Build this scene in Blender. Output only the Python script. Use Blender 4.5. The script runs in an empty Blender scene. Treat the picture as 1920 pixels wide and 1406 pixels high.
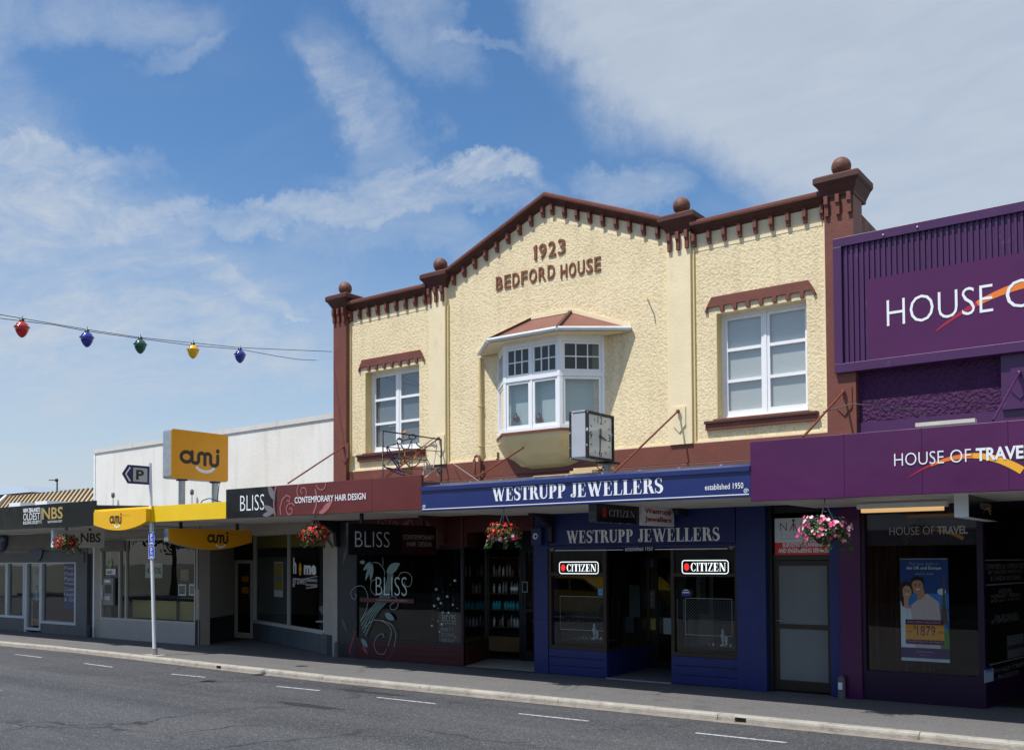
import bpy, bmesh, math, random
from mathutils import Vector, Matrix
random.seed(7)
sc = bpy.context.scene
COL = sc.collection
# ------------------------------------------------------------------ camera
F, YAW, PITCH, ROLL, V0 = 1804.6, 0.638569, 0.0296104, 0.00551381, 994.3
CAM = Vector((0, -14.17, 2.04))
cy, sy = math.cos(YAW), math.sin(YAW)
FWD = Vector((-sy*math.cos(PITCH), cy*math.cos(PITCH), math.sin(PITCH)))
r0 = Vector((cy, sy, 0)); d0 = FWD.cross(r0)
RGT = math.cos(ROLL)*r0 + math.sin(ROLL)*d0
DWN = -math.sin(ROLL)*r0 + math.cos(ROLL)*d0
cam = bpy.data.cameras.new('camera'); cam.sensor_width = 36; cam.lens = F/1920*36
cam.shift_y = (V0-703)/1920; cam.clip_end = 3000; cam.clip_start = .05
co = bpy.data.objects.new('camera', cam); COL.objects.link(co)
co.matrix_world = Matrix.Translation(CAM) @ Matrix((RGT, -DWN, -FWD)).transposed().to_4x4()
sc.camera = co
# ------------------------------------------------------------------ sun, sky, exposure
LD = Vector((.20, .46, -1)).normalized()
sun = bpy.data.lights.new('sun', 'SUN'); sun.energy = 4.6; sun.angle = math.radians(.53); sun.color = (1, .955, .88)
so = bpy.data.objects.new('sun', sun); COL.objects.link(so)
so.rotation_euler = LD.to_track_quat('-Z', 'Y').to_euler()
sc.view_settings.view_transform = 'Standard'; sc.view_settings.look = 'None'
sc.view_settings.gamma = 1; sc.view_settings.use_curve_mapping = False
sc.view_settings.exposure = 0.16
W = bpy.data.worlds.new('World'); sc.world = W; W.use_nodes = True
nt = W.node_tree; nt.nodes.clear()
def N(t, **k):
    n = nt.nodes.new(t)
    for a, b in k.items(): setattr(n, a, b)
    return n
def LK(a, b): nt.links.new(a, b)
def MT(op, a, b=None, c=None, clamp=False):
    n = nt.nodes.new('ShaderNodeMath'); n.operation = op; n.use_clamp = clamp
    for i, v in enumerate((a, b, c)):
        if v is None: continue
        if isinstance(v, (int, float)): n.inputs[i].default_value = v
        else: nt.links.new(v, n.inputs[i])
    return n.outputs[0]
def RM(v, a, b, c=0., d=1., smooth=True):
    n = nt.nodes.new('ShaderNodeMapRange'); n.clamp = True
    n.interpolation_type = 'SMOOTHSTEP' if smooth else 'LINEAR'
    nt.links.new(v, n.inputs[0])
    for i, x in zip((1, 2, 3, 4), (a, b, c, d)): n.inputs[i].default_value = x
    return n.outputs[0]
out = N('ShaderNodeOutputWorld'); bg = N('ShaderNodeBackground'); bg.inputs[1].default_value = .1
LK(bg.outputs[0], out.inputs[0])
sky = N('ShaderNodeTexSky', sky_type='NISHITA'); sky.sun_disc = False
sky.sun_elevation = math.asin(-LD.z); sky.sun_rotation = math.atan2(-LD.x, -LD.y)
sky.air_density = 1.0; sky.dust_density = .6; sky.ozone_density = 2.2; sky.altitude = 10
tc = N('ShaderNodeTexCoord'); sep = N('ShaderNodeSeparateXYZ'); LK(tc.outputs['Generated'], sep.inputs[0])
# cloud layer: direction projected on a high plane (real perspective of a cloud deck)
zz = MT('MAXIMUM', sep.outputs[2], 0.0)
den = MT('ADD', zz, .10)
cxn = MT('DIVIDE', sep.outputs[0], den); cyn = MT('DIVIDE', sep.outputs[1], den)
cmb = N('ShaderNodeCombineXYZ'); LK(cxn, cmb.inputs[0]); LK(cyn, cmb.inputs[1])
def noise(vec, sc_, det, rough, dist=0., loc=(0, 0, 0), scl=(1, 1, 1), rot=0.):
    m = N('ShaderNodeMapping'); LK(vec, m.inputs[0]); m.inputs[1].default_value = loc; m.inputs[3].default_value = scl
    m.inputs[2].default_value = (0, 0, rot)
    n = N('ShaderNodeTexNoise'); LK(m.outputs[0], n.inputs['Vector'])
    n.inputs['Scale'].default_value = sc_; n.inputs['Detail'].default_value = det
    n.inputs['Roughness'].default_value = rough; n.inputs['Distortion'].default_value = dist
    return n.outputs[0]
cv = cmb.outputs[0]
big = noise(cv, .55, 5, .55, .6, (3.1, 1.7, 0))
wisp = noise(cv, 1.3, 8, .62, 1.0, (0.4, 5.2, 0), (1.0, 2.1, 1), .5)
fine = noise(cv, 5.0, 6, .6, .5, (2, 2, 0), (1, 1.8, 1), .5)
# azimuth in camera-independent world terms: a = angle from +y toward -x ; e = elevation
def dotn(v):
    n = N('ShaderNodeVectorMath', operation='DOT_PRODUCT'); LK(tc.outputs['Generated'], n.inputs[0]); n.inputs[1].default_value = v
    return n.outputs['Value']
# tangent coordinates about a fixed world direction, to lay out the individual cirrus streaks
fw = MT('MAXIMUM', dotn(FWD), .15)
warp = MT('MULTIPLY', MT('SUBTRACT', noise(tc.outputs['Generated'], 5.5, 8, .66, 0, (1, 2, 3)), .5), .24)
warp2 = MT('MULTIPLY', MT('SUBTRACT', noise(tc.outputs['Generated'], 5.5, 8, .66, 0, (7, 4, 1)), .5), .17)
su = MT('ADD', MT('DIVIDE', dotn(RGT), fw), warp); sv = MT('ADD', MT('DIVIDE', dotn(-DWN), fw), warp2)
def uv(px, py): return (px-960)/F, -(py-V0)/F
def streak(p1, p2, w1, w2, amp, soft=.55):
    """soft elongated cloud between two sky positions"""
    a, b = uv(*p1), uv(*p2); dx, dy = b[0]-a[0], b[1]-a[1]; L = math.hypot(dx, dy); dx, dy = dx/L, dy/L; cx, cyy = (a[0]+b[0])/2, (a[1]+b[1])/2
    al = MT('ADD', MT('MULTIPLY', MT('SUBTRACT', su, cx), dx), MT('MULTIPLY', MT('SUBTRACT', sv, cyy), dy))
    ac = MT('ADD', MT('MULTIPLY', MT('SUBTRACT', su, cx), -dy), MT('MULTIPLY', MT('SUBTRACT', sv, cyy), dx))
    q = MT('ADD', MT('POWER', MT('ABSOLUTE', MT('DIVIDE', al, L/2+w2/F)), 2), MT('POWER', MT('ABSOLUTE', MT('DIVIDE', ac, w1/F)), 2))
    return MT('MULTIPLY', RM(q, 1.3, .0), amp)
def edge(p1, p2, w):
    a, b = uv(*p1), uv(*p2); nx, ny = -(b[1]-a[1]), b[0]-a[0]; l = math.hypot(nx, ny); nx, ny = nx/l, ny/l; c = uv(1750, 100)
    if (c[0]-a[0])*nx+(c[1]-a[1])*ny < 0: nx, ny = -nx, -ny
    return RM(MT('ADD', MT('MULTIPLY', MT('SUBTRACT', su, a[0]), nx), MT('MULTIPLY', MT('SUBTRACT', sv, a[1]), ny)), -w, w)
front = MT('MULTIPLY', edge((1085, 200), (1560, 420), .045), edge((1040, 0), (1100, 210), .05))
fil = noise(cv, 3.4, 10, .72, 2.2, (1.4, 3.2, 0), (1.0, 1.7, 1), .35)
tex = RM(MT('ADD', MT('MULTIPLY', fil, .6), MT('MULTIPLY', fine, .4)), .32, .66, .28, 1.22, False)
acc = None
for a in (((-200, 60), (380, 20), 75, 90, .42), ((-200, 120), (150, 330), 130, 120, .40), ((-300, 420), (240, 380), 90, 120, .62), ((200, 385), (980, 395), 34, 80, .62), ((640, 120), (740, 330), 95, 90, .40), ((700, -60), (860, 120), 75, 80, .42),
          ((860, 70), (1040, 115), 16, 40, .30), ((-300, 540), (560, 500), 110, 160, .50), ((-300, 700), (640, 640), 130, 160, .50), ((480, 350), (520, 352), 14, 14, .5), ((840, 350), (985, 350), 26, 40, .5), ((1130, 350), (1240, 365), 42, 50, .45), ((560, 582), (590, 590), 9, 20, .5), ((620, 420), (900, 470), 50, 80, .30), ((-200, 880), (600, 860), 70, 200, .55), ((-100, 265), (240, 300), 34, 90, .55), ((20, 400), (330, 420), 40, 60, .5), ((380, 470), (560, 560), 36, 60, .42), ((300, 560), (620, 700), 60, 90, .35), ((-50, 640), (300, 600), 40, 90, .35), ((420, 60), (300, 110), 26, 50, .30), ((620, 130), (660, 260), 40, 50, .22), ((650, 340), (1000, 360), 26, 60, .40)):
    q = streak(*a); acc = q if acc is None else MT('ADD', acc, q)
acc = MT('MINIMUM', MT('MULTIPLY', acc, .96), .74)
base = MT('MULTIPLY', MT('MULTIPLY', RM(wisp, .42, .75), RM(big, .35, .62)), .38)
low = RM(sep.outputs[2], .40, .02, 0, .60)
cl = MT('ADD', MT('MULTIPLY', acc, tex), base)
cl = MT('ADD', cl, MT('MULTIPLY', low, MT('SUBTRACT', 1.0, cl)))
cl = MT('MAXIMUM', cl, MT('MULTIPLY', front, MT('ADD', MT('MULTIPLY', fine, .35), .66)))
cl = MT('MINIMUM', cl, .92)
hs = N('ShaderNodeHueSaturation'); hs.inputs['Saturation'].default_value = 1.22; hs.inputs['Value'].default_value = 1.26
LK(sky.outputs[0], hs.inputs['Color'])
mixc = N('ShaderNodeMix', data_type='RGBA'); LK(cl, mixc.inputs[0]); LK(hs.outputs[0], mixc.inputs[6])
mixc.inputs[7].default_value = (4.9, 5.5, 6.3, 1)
LK(mixc.outputs[2], bg.inputs[0])
SKYMIX = (hs, mixc, bg)

# ------------------------------------------------------------------ pixel -> world helpers (photo measurements onto real planes)
def ray(px, py): return RGT*((px-960)/F) + DWN*((py-V0)/F) + FWD
def P(px, py, Y=0.):
    v = ray(px, py); return CAM + v*((Y-CAM.y)/v.y)
def PX(px, py, X):
    v = ray(px, py); return CAM + v*((X-CAM.x)/v.x)
def G(px, py, Z=0.):
    v = ray(px, py); return CAM + v*((Z-CAM.z)/v.z)
def x_(px, py, Y=0.): return P(px, py, Y).x
def z_(px, py, Y=0.): return P(px, py, Y).z

# ------------------------------------------------------------------ materials
MATS = {}
def mat(name, col, rough=.6, spec=.5, metal=0., bump=None, var=None, grime=None, emit=None, coat=0., obj_coord=True, trans=None):
    """bump=(scale, distance, detail); var=(scale, amount); grime=(color, scale, lo, hi)"""
    if name in MATS: return MATS[name]
    m = bpy.data.materials.new(name); m.use_nodes = True; MATS[name] = m
    t = m.node_tree; b = t.nodes['Principled BSDF']
    b.inputs['Base Color'].default_value = (*col, 1); b.inputs['Roughness'].default_value = rough
    b.inputs['Metallic'].default_value = metal; b.inputs['Specular IOR Level'].default_value = spec
    b.inputs['Coat Weight'].default_value = coat
    tcn = t.nodes.new('ShaderNodeNewGeometry'); vec = tcn.outputs['Position']
    def nz(s, d, r=.6, stretch=None):
        n = t.nodes.new('ShaderNodeTexNoise'); n.inputs['Scale'].default_value = s; n.inputs['Detail'].default_value = d
        n.inputs['Roughness'].default_value = r
        if stretch:
            mp = t.nodes.new('ShaderNodeMapping'); mp.inputs[3].default_value = stretch; t.links.new(vec, mp.inputs[0]); t.links.new(mp.outputs[0], n.inputs['Vector'])
        else: t.links.new(vec, n.inputs['Vector'])
        return n.outputs[0]
    cur = None
    if var:
        n = nz(var[0], 6)
        cr = t.nodes.new('ShaderNodeMapRange'); t.links.new(n, cr.inputs[0]); cr.inputs[1].default_value = .3; cr.inputs[2].default_value = .7
        cr.inputs[3].default_value = 1-var[1]; cr.inputs[4].default_value = 1+var[1]
        mx = t.nodes.new('ShaderNodeVectorMath'); mx.operation = 'SCALE'; mx.inputs[0].default_value = col
        t.links.new(cr.outputs[0], mx.inputs['Scale']); cur = mx.outputs[0]
    if grime:
        n = nz(grime[1], 8, .65, grime[4] if len(grime) > 4 else None)
        cr = t.nodes.new('ShaderNodeMapRange'); t.links.new(n, cr.inputs[0]); cr.inputs[1].default_value = grime[2]; cr.inputs[2].default_value = grime[3]
        mx = t.nodes.new('ShaderNodeMix'); mx.data_type = 'RGBA'; t.links.new(cr.outputs[0], mx.inputs[0])
        if cur: t.links.new(cur, mx.inputs[6])
        else: mx.inputs[6].default_value = (*col, 1)
        mx.inputs[7].default_value = (*grime[0], 1); cur = mx.outputs[2]
    if cur: t.links.new(cur, b.inputs['Base Color'])
    if bump:
        h = nz(bump[0], bump[2] if len(bump) > 2 else 4)
        bp = t.nodes.new('ShaderNodeBump'); bp.inputs['Distance'].default_value = bump[1]; bp.inputs['Strength'].default_value = 1
        t.links.new(h, bp.inputs['Height']); t.links.new(bp.outputs[0], b.inputs['Normal'])
    if emit: b.inputs['Emission Color'].default_value = (*emit[0], 1); b.inputs['Emission Strength'].default_value = emit[1]
    return m
def roughcast(name, col, dist=.03, scale=17, pit=.25):
    if name in MATS: return MATS[name]
    m = mat(name, col, .75, .3)
    t = m.node_tree; b = t.nodes['Principled BSDF']; g = t.nodes.new('ShaderNodeNewGeometry'); v = g.outputs['Position']
    n = t.nodes.new('ShaderNodeTexNoise'); n.inputs['Scale'].default_value = scale; n.inputs['Detail'].default_value = 5; n.inputs['Roughness'].default_value = .55; n.inputs['Distortion'].default_value = .6
    n2 = t.nodes.new('ShaderNodeTexVoronoi'); n2.feature = 'SMOOTH_F1'; n2.inputs['Scale'].default_value = scale*1.15; n2.inputs['Smoothness'].default_value = .5
    ds = t.nodes.new('ShaderNodeMix'); ds.data_type = 'RGBA'; ds.inputs[0].default_value = .06
    t.links.new(v, n.inputs['Vector']); t.links.new(v, ds.inputs[6]); t.links.new(n.outputs[1], ds.inputs[7]); t.links.new(ds.outputs[2], n2.inputs['Vector'])
    ad = t.nodes.new('ShaderNodeMath'); ad.operation = 'MULTIPLY_ADD'; ad.inputs[1].default_value = -.9
    t.links.new(n2.outputs[0], ad.inputs[0]); t.links.new(n.outputs[0], ad.inputs[2])
    bp = t.nodes.new('ShaderNodeBump'); bp.inputs['Distance'].default_value = dist
    t.links.new(ad.outputs[0], bp.inputs['Height']); t.links.new(bp.outputs[0], b.inputs['Normal'])
    # darker tone in the small pits
    cr = t.nodes.new('ShaderNodeMapRange'); t.links.new(ad.outputs[0], cr.inputs[0]); cr.inputs[1].default_value = -.12; cr.inputs[2].default_value = .10
    cr.inputs[3].default_value = pit; cr.inputs[4].default_value = 0
    big = t.nodes.new('ShaderNodeTexNoise'); big.inputs['Scale'].default_value = 1.3; big.inputs['Detail'].default_value = 6; t.links.new(v, big.inputs['Vector'])
    c2 = t.nodes.new('ShaderNodeMapRange'); t.links.new(big.outputs[0], c2.inputs[0]); c2.inputs[1].default_value = .35; c2.inputs[2].default_value = .7; c2.inputs[3].default_value = 0; c2.inputs[4].default_value = .12
    sm = t.nodes.new('ShaderNodeMath'); sm.operation = 'ADD'; t.links.new(cr.outputs[0], sm.inputs[0]); t.links.new(c2.outputs[0], sm.inputs[1])
    mp = t.nodes.new('ShaderNodeMapping'); mp.inputs[3].default_value = (1, 1, .10); t.links.new(v, mp.inputs[0])
    st_ = t.nodes.new('ShaderNodeTexNoise'); st_.inputs['Scale'].default_value = 4.5; st_.inputs['Detail'].default_value = 7; t.links.new(mp.outputs[0], st_.inputs['Vector'])
    c3 = t.nodes.new('ShaderNodeMapRange'); t.links.new(st_.outputs[0], c3.inputs[0]); c3.inputs[1].default_value = .52; c3.inputs[2].default_value = .78; c3.inputs[3].default_value = 0; c3.inputs[4].default_value = .22
    s2_ = t.nodes.new('ShaderNodeMath'); s2_.operation = 'ADD'; t.links.new(sm.outputs[0], s2_.inputs[0]); t.links.new(c3.outputs[0], s2_.inputs[1]); sm = s2_
    mx = t.nodes.new('ShaderNodeMix'); mx.data_type = 'RGBA'; t.links.new(sm.outputs[0], mx.inputs[0]); mx.inputs[6].default_value = (*col, 1)
    mx.inputs[7].default_value = (col[0]*.35, col[1]*.31, col[2]*.25, 1); t.links.new(mx.outputs[2], b.inputs['Base Color'])
    return m
def glass(name, tint=(1, 1, 1), refl=1.0, ior=1.52, rough=.0):
    if name in MATS: return MATS[name]
    m = bpy.data.materials.new(name); m.use_nodes = True; MATS[name] = m; t = m.node_tree; t.nodes.clear()
    o = t.nodes.new('ShaderNodeOutputMaterial'); mx = t.nodes.new('ShaderNodeMixShader'); tr = t.nodes.new('ShaderNodeBsdfTransparent'); gl = t.nodes.new('ShaderNodeBsdfGlossy')
    fr = t.nodes.new('ShaderNodeFresnel'); fr.inputs[0].default_value = ior
    ml = t.nodes.new('ShaderNodeMath'); ml.operation = 'MULTIPLY'; ml.use_clamp = True; ml.inputs[1].default_value = refl*1.25
    gg = t.nodes.new('ShaderNodeNewGeometry'); nn = t.nodes.new('ShaderNodeTexNoise'); nn.inputs['Scale'].default_value = 1.1; nn.inputs['Detail'].default_value = 1
    t.links.new(gg.outputs['Position'], nn.inputs['Vector'])
    bp = t.nodes.new('ShaderNodeBump'); bp.inputs['Distance'].default_value = .0012; t.links.new(nn.outputs[0], bp.inputs['Height']); t.links.new(bp.outputs[0], gl.inputs['Normal'])
    tr.inputs[0].default_value = (*tint, 1); gl.inputs['Roughness'].default_value = rough; gl.inputs[0].default_value = (1, 1, 1, 1)
    bf = t.nodes.new('ShaderNodeMath'); bf.operation = 'SUBTRACT'; bf.inputs[0].default_value = 1; t.links.new(gg.outputs['Backfacing'], bf.inputs[1]); m2 = t.nodes.new('ShaderNodeMath'); m2.operation = 'MULTIPLY'; t.links.new(fr.outputs[0], m2.inputs[0]); t.links.new(bf.outputs[0], m2.inputs[1])
    t.links.new(m2.outputs[0], ml.inputs[0]); t.links.new(ml.outputs[0], mx.inputs[0]); t.links.new(tr.outputs[0], mx.inputs[1]); t.links.new(gl.outputs[0], mx.inputs[2]); t.links.new(mx.outputs[0], o.inputs[0])
    return m
ORD = ('first', 'second', 'third', 'fourth', 'fifth', 'sixth', 'seventh', 'eighth', 'ninth', 'tenth', 'eleventh', 'twelfth', 'thirteenth', 'fourteenth', 'fifteenth', 'sixteenth', 'seventeenth', 'eighteenth', 'nineteenth', 'twentieth', 'twenty-first', 'twenty-second')
def hexc(h):
    r = [int(h[i:i+2], 16)/255 for i in (0, 2, 4)]
    return tuple(((c+.055)/1.055)**2.4 if c > .04045 else c/12.92 for c in r)
CREAM = roughcast('cream_roughcast', (.83, .70, .455), .0072, 23, .20)
CREAM_S = mat('cream_smooth_plaster', (.81, .69, .46), .6, .3, bump=(30, .004), var=(2.2, .05), grime=((.45, .36, .22), 3, .62, .9, (1, 1, .3)))
OCHRE = mat('ochre_trim_and_shade', (.66, .52, .25), .6)  # pipe and hook paint; also the painted shade of side edges and reveals
BROWN = mat('oxide_brown_paint', (.165, .052, .036), .55, .4, bump=(22, .004), var=(2.5, .12), grime=((.26, .12, .09), 5, .62, .85))
BROWN_D = mat('oxide_brown_cornice', (.078, .025, .019), .6, .4, bump=(30, .003), var=(3, .2), grime=((.20, .12, .10), 9, .66, .78))
WHITE = mat('white_gloss_paint', (.82, .84, .87), .35, .5, var=(4, .03), grime=((.55, .52, .46), 9, .68, .9))
WHITEWALL = roughcast('white_roughcast', (.79, .77, .73), .0028, 32, .04)
BLUE = mat('deep_blue_paint', (.012, .022, .135), .42, .5, bump=(26, .003), var=(3, .12), grime=((.03, .04, .12), 6, .6, .85))
BLUE_F = mat('blue_fascia_paint', (.015, .026, .130), .28, .5, bump=(1.6, .006, 2), var=(1.5, .06), grime=((.05, .07, .22), 7, .66, .9))
BLUE_R = roughcast('blue_roughcast', (.02, .035, .17), .025, 22, .2)
PURP = mat('purple_fascia_paint', (.076, .008, .070), .30, .5, bump=(1.6, .012, 2), var=(.8, .12), grime=((.11, .04, .15), 5, .68, .95))
PURP_L = mat('purple_metal_paint', (.062, .015, .080), .38, .5, var=(2, .1), grime=((.19, .13, .24), 3.5, .62, .85))
PURP_R = roughcast('purple_roughcast', (.065, .016, .080), .030, 20, .3)
PURP_D = mat('dark_purple_paint', (.020, .004, .028), .4, .4)
BLACK = mat('black_sign_face', (.008, .008, .009), .22, .5, bump=(1.8, .010, 2), grime=((.03, .03, .03), 6, .6, .9))
BLACKM = mat('black_metal', (.012, .014, .018), .4, .5)
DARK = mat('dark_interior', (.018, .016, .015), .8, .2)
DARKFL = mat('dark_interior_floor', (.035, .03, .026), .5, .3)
MAROON = mat('maroon_sign_face', (.115, .020, .018), .32, .5, bump=(1.6, .010, 2), var=(1, .08), grime=((.2, .06, .06), 6, .70, .95))
MAROON_P = mat('maroon_paint', (.07, .012, .012), .5, .4, bump=(24, .004), var=(3, .1))
BRONZE = mat('bronze_aluminium', (.045, .032, .022), .35, .5, metal=.3)
YEL = mat('yellow_sign_face', (.83, .46, .006), .35, .5, var=(2, .04), grime=((.6, .3, .02), 6, .7, .95))
ORG = mat('orange_sign_face', (.80, .34, .004), .35, .5, var=(2, .04))
YELP = mat('yellow_fascia_paint', (.85, .56, .010), .35, .5, var=(2, .05), grime=((.55, .38, .05), 5, .66, .95, (1, 1, .4)))
SOFFIT = mat('pale_soffit', (.62, .60, .55), .6, .3, var=(1.5, .12), grime=((.22, .2, .17), 3, .6, .85))
GREYP = mat('grey_paint', (.115, .118, .125), .55, .4, bump=(26, .003), var=(3, .08))
GREYD = mat('charcoal_paint', (.035, .036, .042), .5, .4, bump=(26, .003), var=(3, .1))
BEIGE = mat('beige_plaster', (.40, .37, .32), .7, .3, bump=(40, .006), var=(5, .07))
GALV = mat('galvanised_steel', (.42, .45, .48), .38, .5, metal=.6, var=(8, .12))
RUST = mat('rusty_rod_paint', (.16, .04, .022), .6, .4, var=(14, .3))
ROOFG = mat('grey_roofing_iron', (.16, .17, .17), .5, .4, var=(3, .2), grime=((.07, .07, .07), 4, .5, .8))
TIMBER = mat('bare_timber', (.60, .46, .27), .6, .3, var=(6, .15))
TXTW = mat('white_lettering', (.82, .84, .88), .4, .4)
TXTB = mat('reflected_sun_lettering', (.95, .96, .97), .3, .6)  # whiter copy of the lettering paint, standing in for reflected sunlight
TXTD = mat('dark_brown_lettering', (.03, .022, .022), .4, .4)
TXTG = mat('dim_grey_lettering', (.42, .42, .43), .4, .4)
GOLD = mat('gold_lettering', (.42, .30, .10), .4, .4)
REDT = mat('red_lettering', (.42, .012, .012), .4, .4)
PAPER = mat('white_paper', (.78, .81, .84), .6, .3, var=(6, .05))
GL = glass('shop_window_glass', (.90, .93, .92), .9)
GLC = glass('clear_window_glass', (.96, .97, .97), 1.3)
GLU = glass('upper_window_glass', (.93, .95, .96), 1.9)
GLD = glass('tinted_window_glass', (.70, .73, .74), .9)

# ------------------------------------------------------------------ mesh builder
class Fr:
    def __init__(s, O=(0, 0, 0), U=(1, 0, 0), V=(0, 0, 1)):
        s.O = Vector(O); s.U = Vector(U).normalized(); s.V = Vector(V).normalized(); s.N = s.U.cross(s.V)
    def p(s, u, v, n=0.): return s.O + s.U*u + s.V*v + s.N*n
FAC = Fr()                                  # facade plane y=0; n points to the street (-y)
def PERP(x): return Fr((x, 0, 0), (0, 1, 0))  # faces +x, u = y
def fac(Y): return Fr((0, Y, 0))
class MB:
    def __init__(s): s.v = []; s.f = []; s.m = []; s.mats = []; s.sm = []
    def mi(s, m):
        if m not in s.mats: s.mats.append(m)
        return s.mats.index(m)
    def add(s, vs, fs, m, smooth=False):
        k = len(s.v); s.v += [Vector(q) for q in vs]; i = s.mi(m)
        for f in fs: s.f.append([k+a for a in f]); s.m.append(i); s.sm.append(smooth)
        return s
    def box(s, fr, u0, u1, v0, v1, n0, n1, m):
        if u0 > u1: u0, u1 = u1, u0
        if v0 > v1: v0, v1 = v1, v0
        if n0 > n1: n0, n1 = n1, n0
        q = [fr.p(u, v, n) for n in (n0, n1) for v in (v0, v1) for u in (u0, u1)]
        return s.add(q, [(0, 2, 3, 1), (4, 5, 7, 6), (0, 1, 5, 4), (2, 6, 7, 3), (0, 4, 6, 2), (1, 3, 7, 5)], m)
    def prism(s, fr, pts, n0, n1, m, smooth=False):
        a = sum(pts[i][0]*pts[(i+1) % len(pts)][1]-pts[(i+1) % len(pts)][0]*pts[i][1] for i in range(len(pts)))
        if a < 0: pts = pts[::-1]
        k = len(pts); q = [fr.p(u, v, n1) for u, v in pts] + [fr.p(u, v, n0) for u, v in pts]
        s.add(q, [tuple(range(k)), tuple(range(2*k-1, k-1, -1))], m)
        return s.add(q, [((i+1) % k, i, k+i, k+(i+1) % k) for i in range(k)], m, smooth)
    def hexa(s, q, m): return s.add(q, [(0, 2, 3, 1), (4, 5, 7, 6), (0, 1, 5, 4), (2, 6, 7, 3), (0, 4, 6, 2), (1, 3, 7, 5)], m)
    def tube(s, pts, r, m, n=8, cap=True):
        pts = [Vector(p) for p in pts]; rings = []
        for i, p in enumerate(pts):
            t = (pts[min(i+1, len(pts)-1)]-pts[max(i-1, 0)]).normalized()
            a = Vector((0, 0, 1)) if abs(t.z) < .9 else Vector((1, 0, 0))
            b = t.cross(a).normalized(); c = t.cross(b)
            rr = r[i] if isinstance(r, (list, tuple)) else r
            rings.append([p + (b*math.cos(2*math.pi*j/n) + c*math.sin(2*math.pi*j/n))*rr for j in range(n)])
        q = [x for g in rings for x in g]; fs = []
        for i in range(len(pts)-1):
            for j in range(n): fs.append((i*n+j, i*n+(j+1) % n, (i+1)*n+(j+1) % n, (i+1)*n+j))
        s.add(q, fs, m, n > 4)
        if cap: s.add(q, [tuple(range(n-1, -1, -1)), tuple(range(len(q)-n, len(q)))], m)
        return s
    def lathe(s, c, prof, m, n=20, axis=None):
        c = Vector(c); q = []
        for r, z in prof:
            for j in range(n): q.append(c + Vector((r*math.cos(2*math.pi*j/n), r*math.sin(2*math.pi*j/n), z)))
        fs = []
        for i in range(len(prof)-1):
            for j in range(n): fs.append((i*n+j, i*n+(j+1) % n, (i+1)*n+(j+1) % n, (i+1)*n+j))
        return s.add(q, fs, m, True)
    def ball(s, c, r, m, n=20, k=12):
        return s.lathe(c, [(max(r*math.sin(math.pi*i/k), .0001), -r*math.cos(math.pi*i/k)) for i in range(k+1)], m, n)
    def ribbon(s, fr, pts, w, m, n=.002, closed=False, caps=False):
        """flat band following 2D pts on a frame; w scalar or list"""
        k = len(pts); q = []
        for i, p in enumerate(pts):
            if closed: a, b = pts[(i-1) % k], pts[(i+1) % k]
            else: a, b = pts[max(i-1, 0)], pts[min(i+1, k-1)]
            dx, dy = b[0]-a[0], b[1]-a[1]; l = math.hypot(dx, dy) or 1
            ww = (w[i] if isinstance(w, (list, tuple)) else w)/2
            q += [fr.p(p[0]-dy/l*ww, p[1]+dx/l*ww, n), fr.p(p[0]+dy/l*ww, p[1]-dx/l*ww, n)]
        fs = [(2*i+1, 2*((i+1) % k)+1, 2*((i+1) % k), 2*i) for i in range(k if closed else k-1)]
        s.add(q, fs, m)
        if caps:
            for e in (0, k-1):
                ww = (w[e] if isinstance(w, (list, tuple)) else w)/2
                s.disc(fr, pts[e][0], pts[e][1], ww, m, n+.0004)
        return s
    def disc(s, fr, u, v, r, m, n=.002, ry=None, k=20):
        return s.add([fr.p(u+r*math.cos(2*math.pi*j/k), v+(ry or r)*math.sin(2*math.pi*j/k), n) for j in range(k)], [tuple(range(k))], m)
    def poly(s, fr, pts, m, n=.002):
        a = sum(pts[i][0]*pts[(i+1) % len(pts)][1]-pts[(i+1) % len(pts)][0]*pts[i][1] for i in range(len(pts)))
        if a < 0: pts = pts[::-1]
        return s.add([fr.p(u, v, n) for u, v in pts], [tuple(range(len(pts)))], m)
    def rect(s, fr, u0, u1, v0, v1, m, n=.002): return s.poly(fr, [(u0, v0), (u1, v0), (u1, v1), (u0, v1)], m, n)
    def mesh(s, name, off=Vector((0, 0, 0))):
        me = bpy.data.meshes.new(name); me.from_pydata([tuple(v-off) for v in s.v], [], s.f)
        for m in s.mats: me.materials.append(m)
        me.polygons.foreach_set('material_index', s.m); me.polygons.foreach_set('use_smooth', s.sm); me.update()
        return me
    def build(s, name, parent=None, bevel=0., **props):
        org = Vector((0, 0, 0)); p = parent
        while p is not None: org += p.location; p = p.parent
        o = bpy.data.objects.new(name, s.mesh(name, org)); COL.objects.link(o); o.parent = parent
        if bevel:
            b = o.modifiers.new('bevel', 'BEVEL'); b.width = bevel; b.segments = 2; b.limit_method = 'ANGLE'; b.harden_normals = False
        return tagp(o, **props)
def tagp(o, label=None, cat=None, group=None, kind=None):
    if label: o['label'] = label
    if cat: o['category'] = cat
    if group: o['group'] = group
    if kind: o['kind'] = kind
    return o
def thing(name, loc, label, cat, group=None):
    o = bpy.data.objects.new(name, None); COL.objects.link(o); o.location = loc; o.empty_display_size = .1
    return tagp(o, label, cat, group)
def inst(me, name, parent, loc, rot=None, scale=None, **props):
    """a copy that shares mesh data; loc is in world units"""
    o = bpy.data.objects.new(name, me); COL.objects.link(o)
    org = Vector((0, 0, 0)); p = parent
    while p is not None: org += p.location; p = p.parent
    o.parent = parent; o.location = Vector(loc)-org
    if rot: o.rotation_euler = rot
    if scale: o.scale = scale
    return tagp(o, **props)
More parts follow.
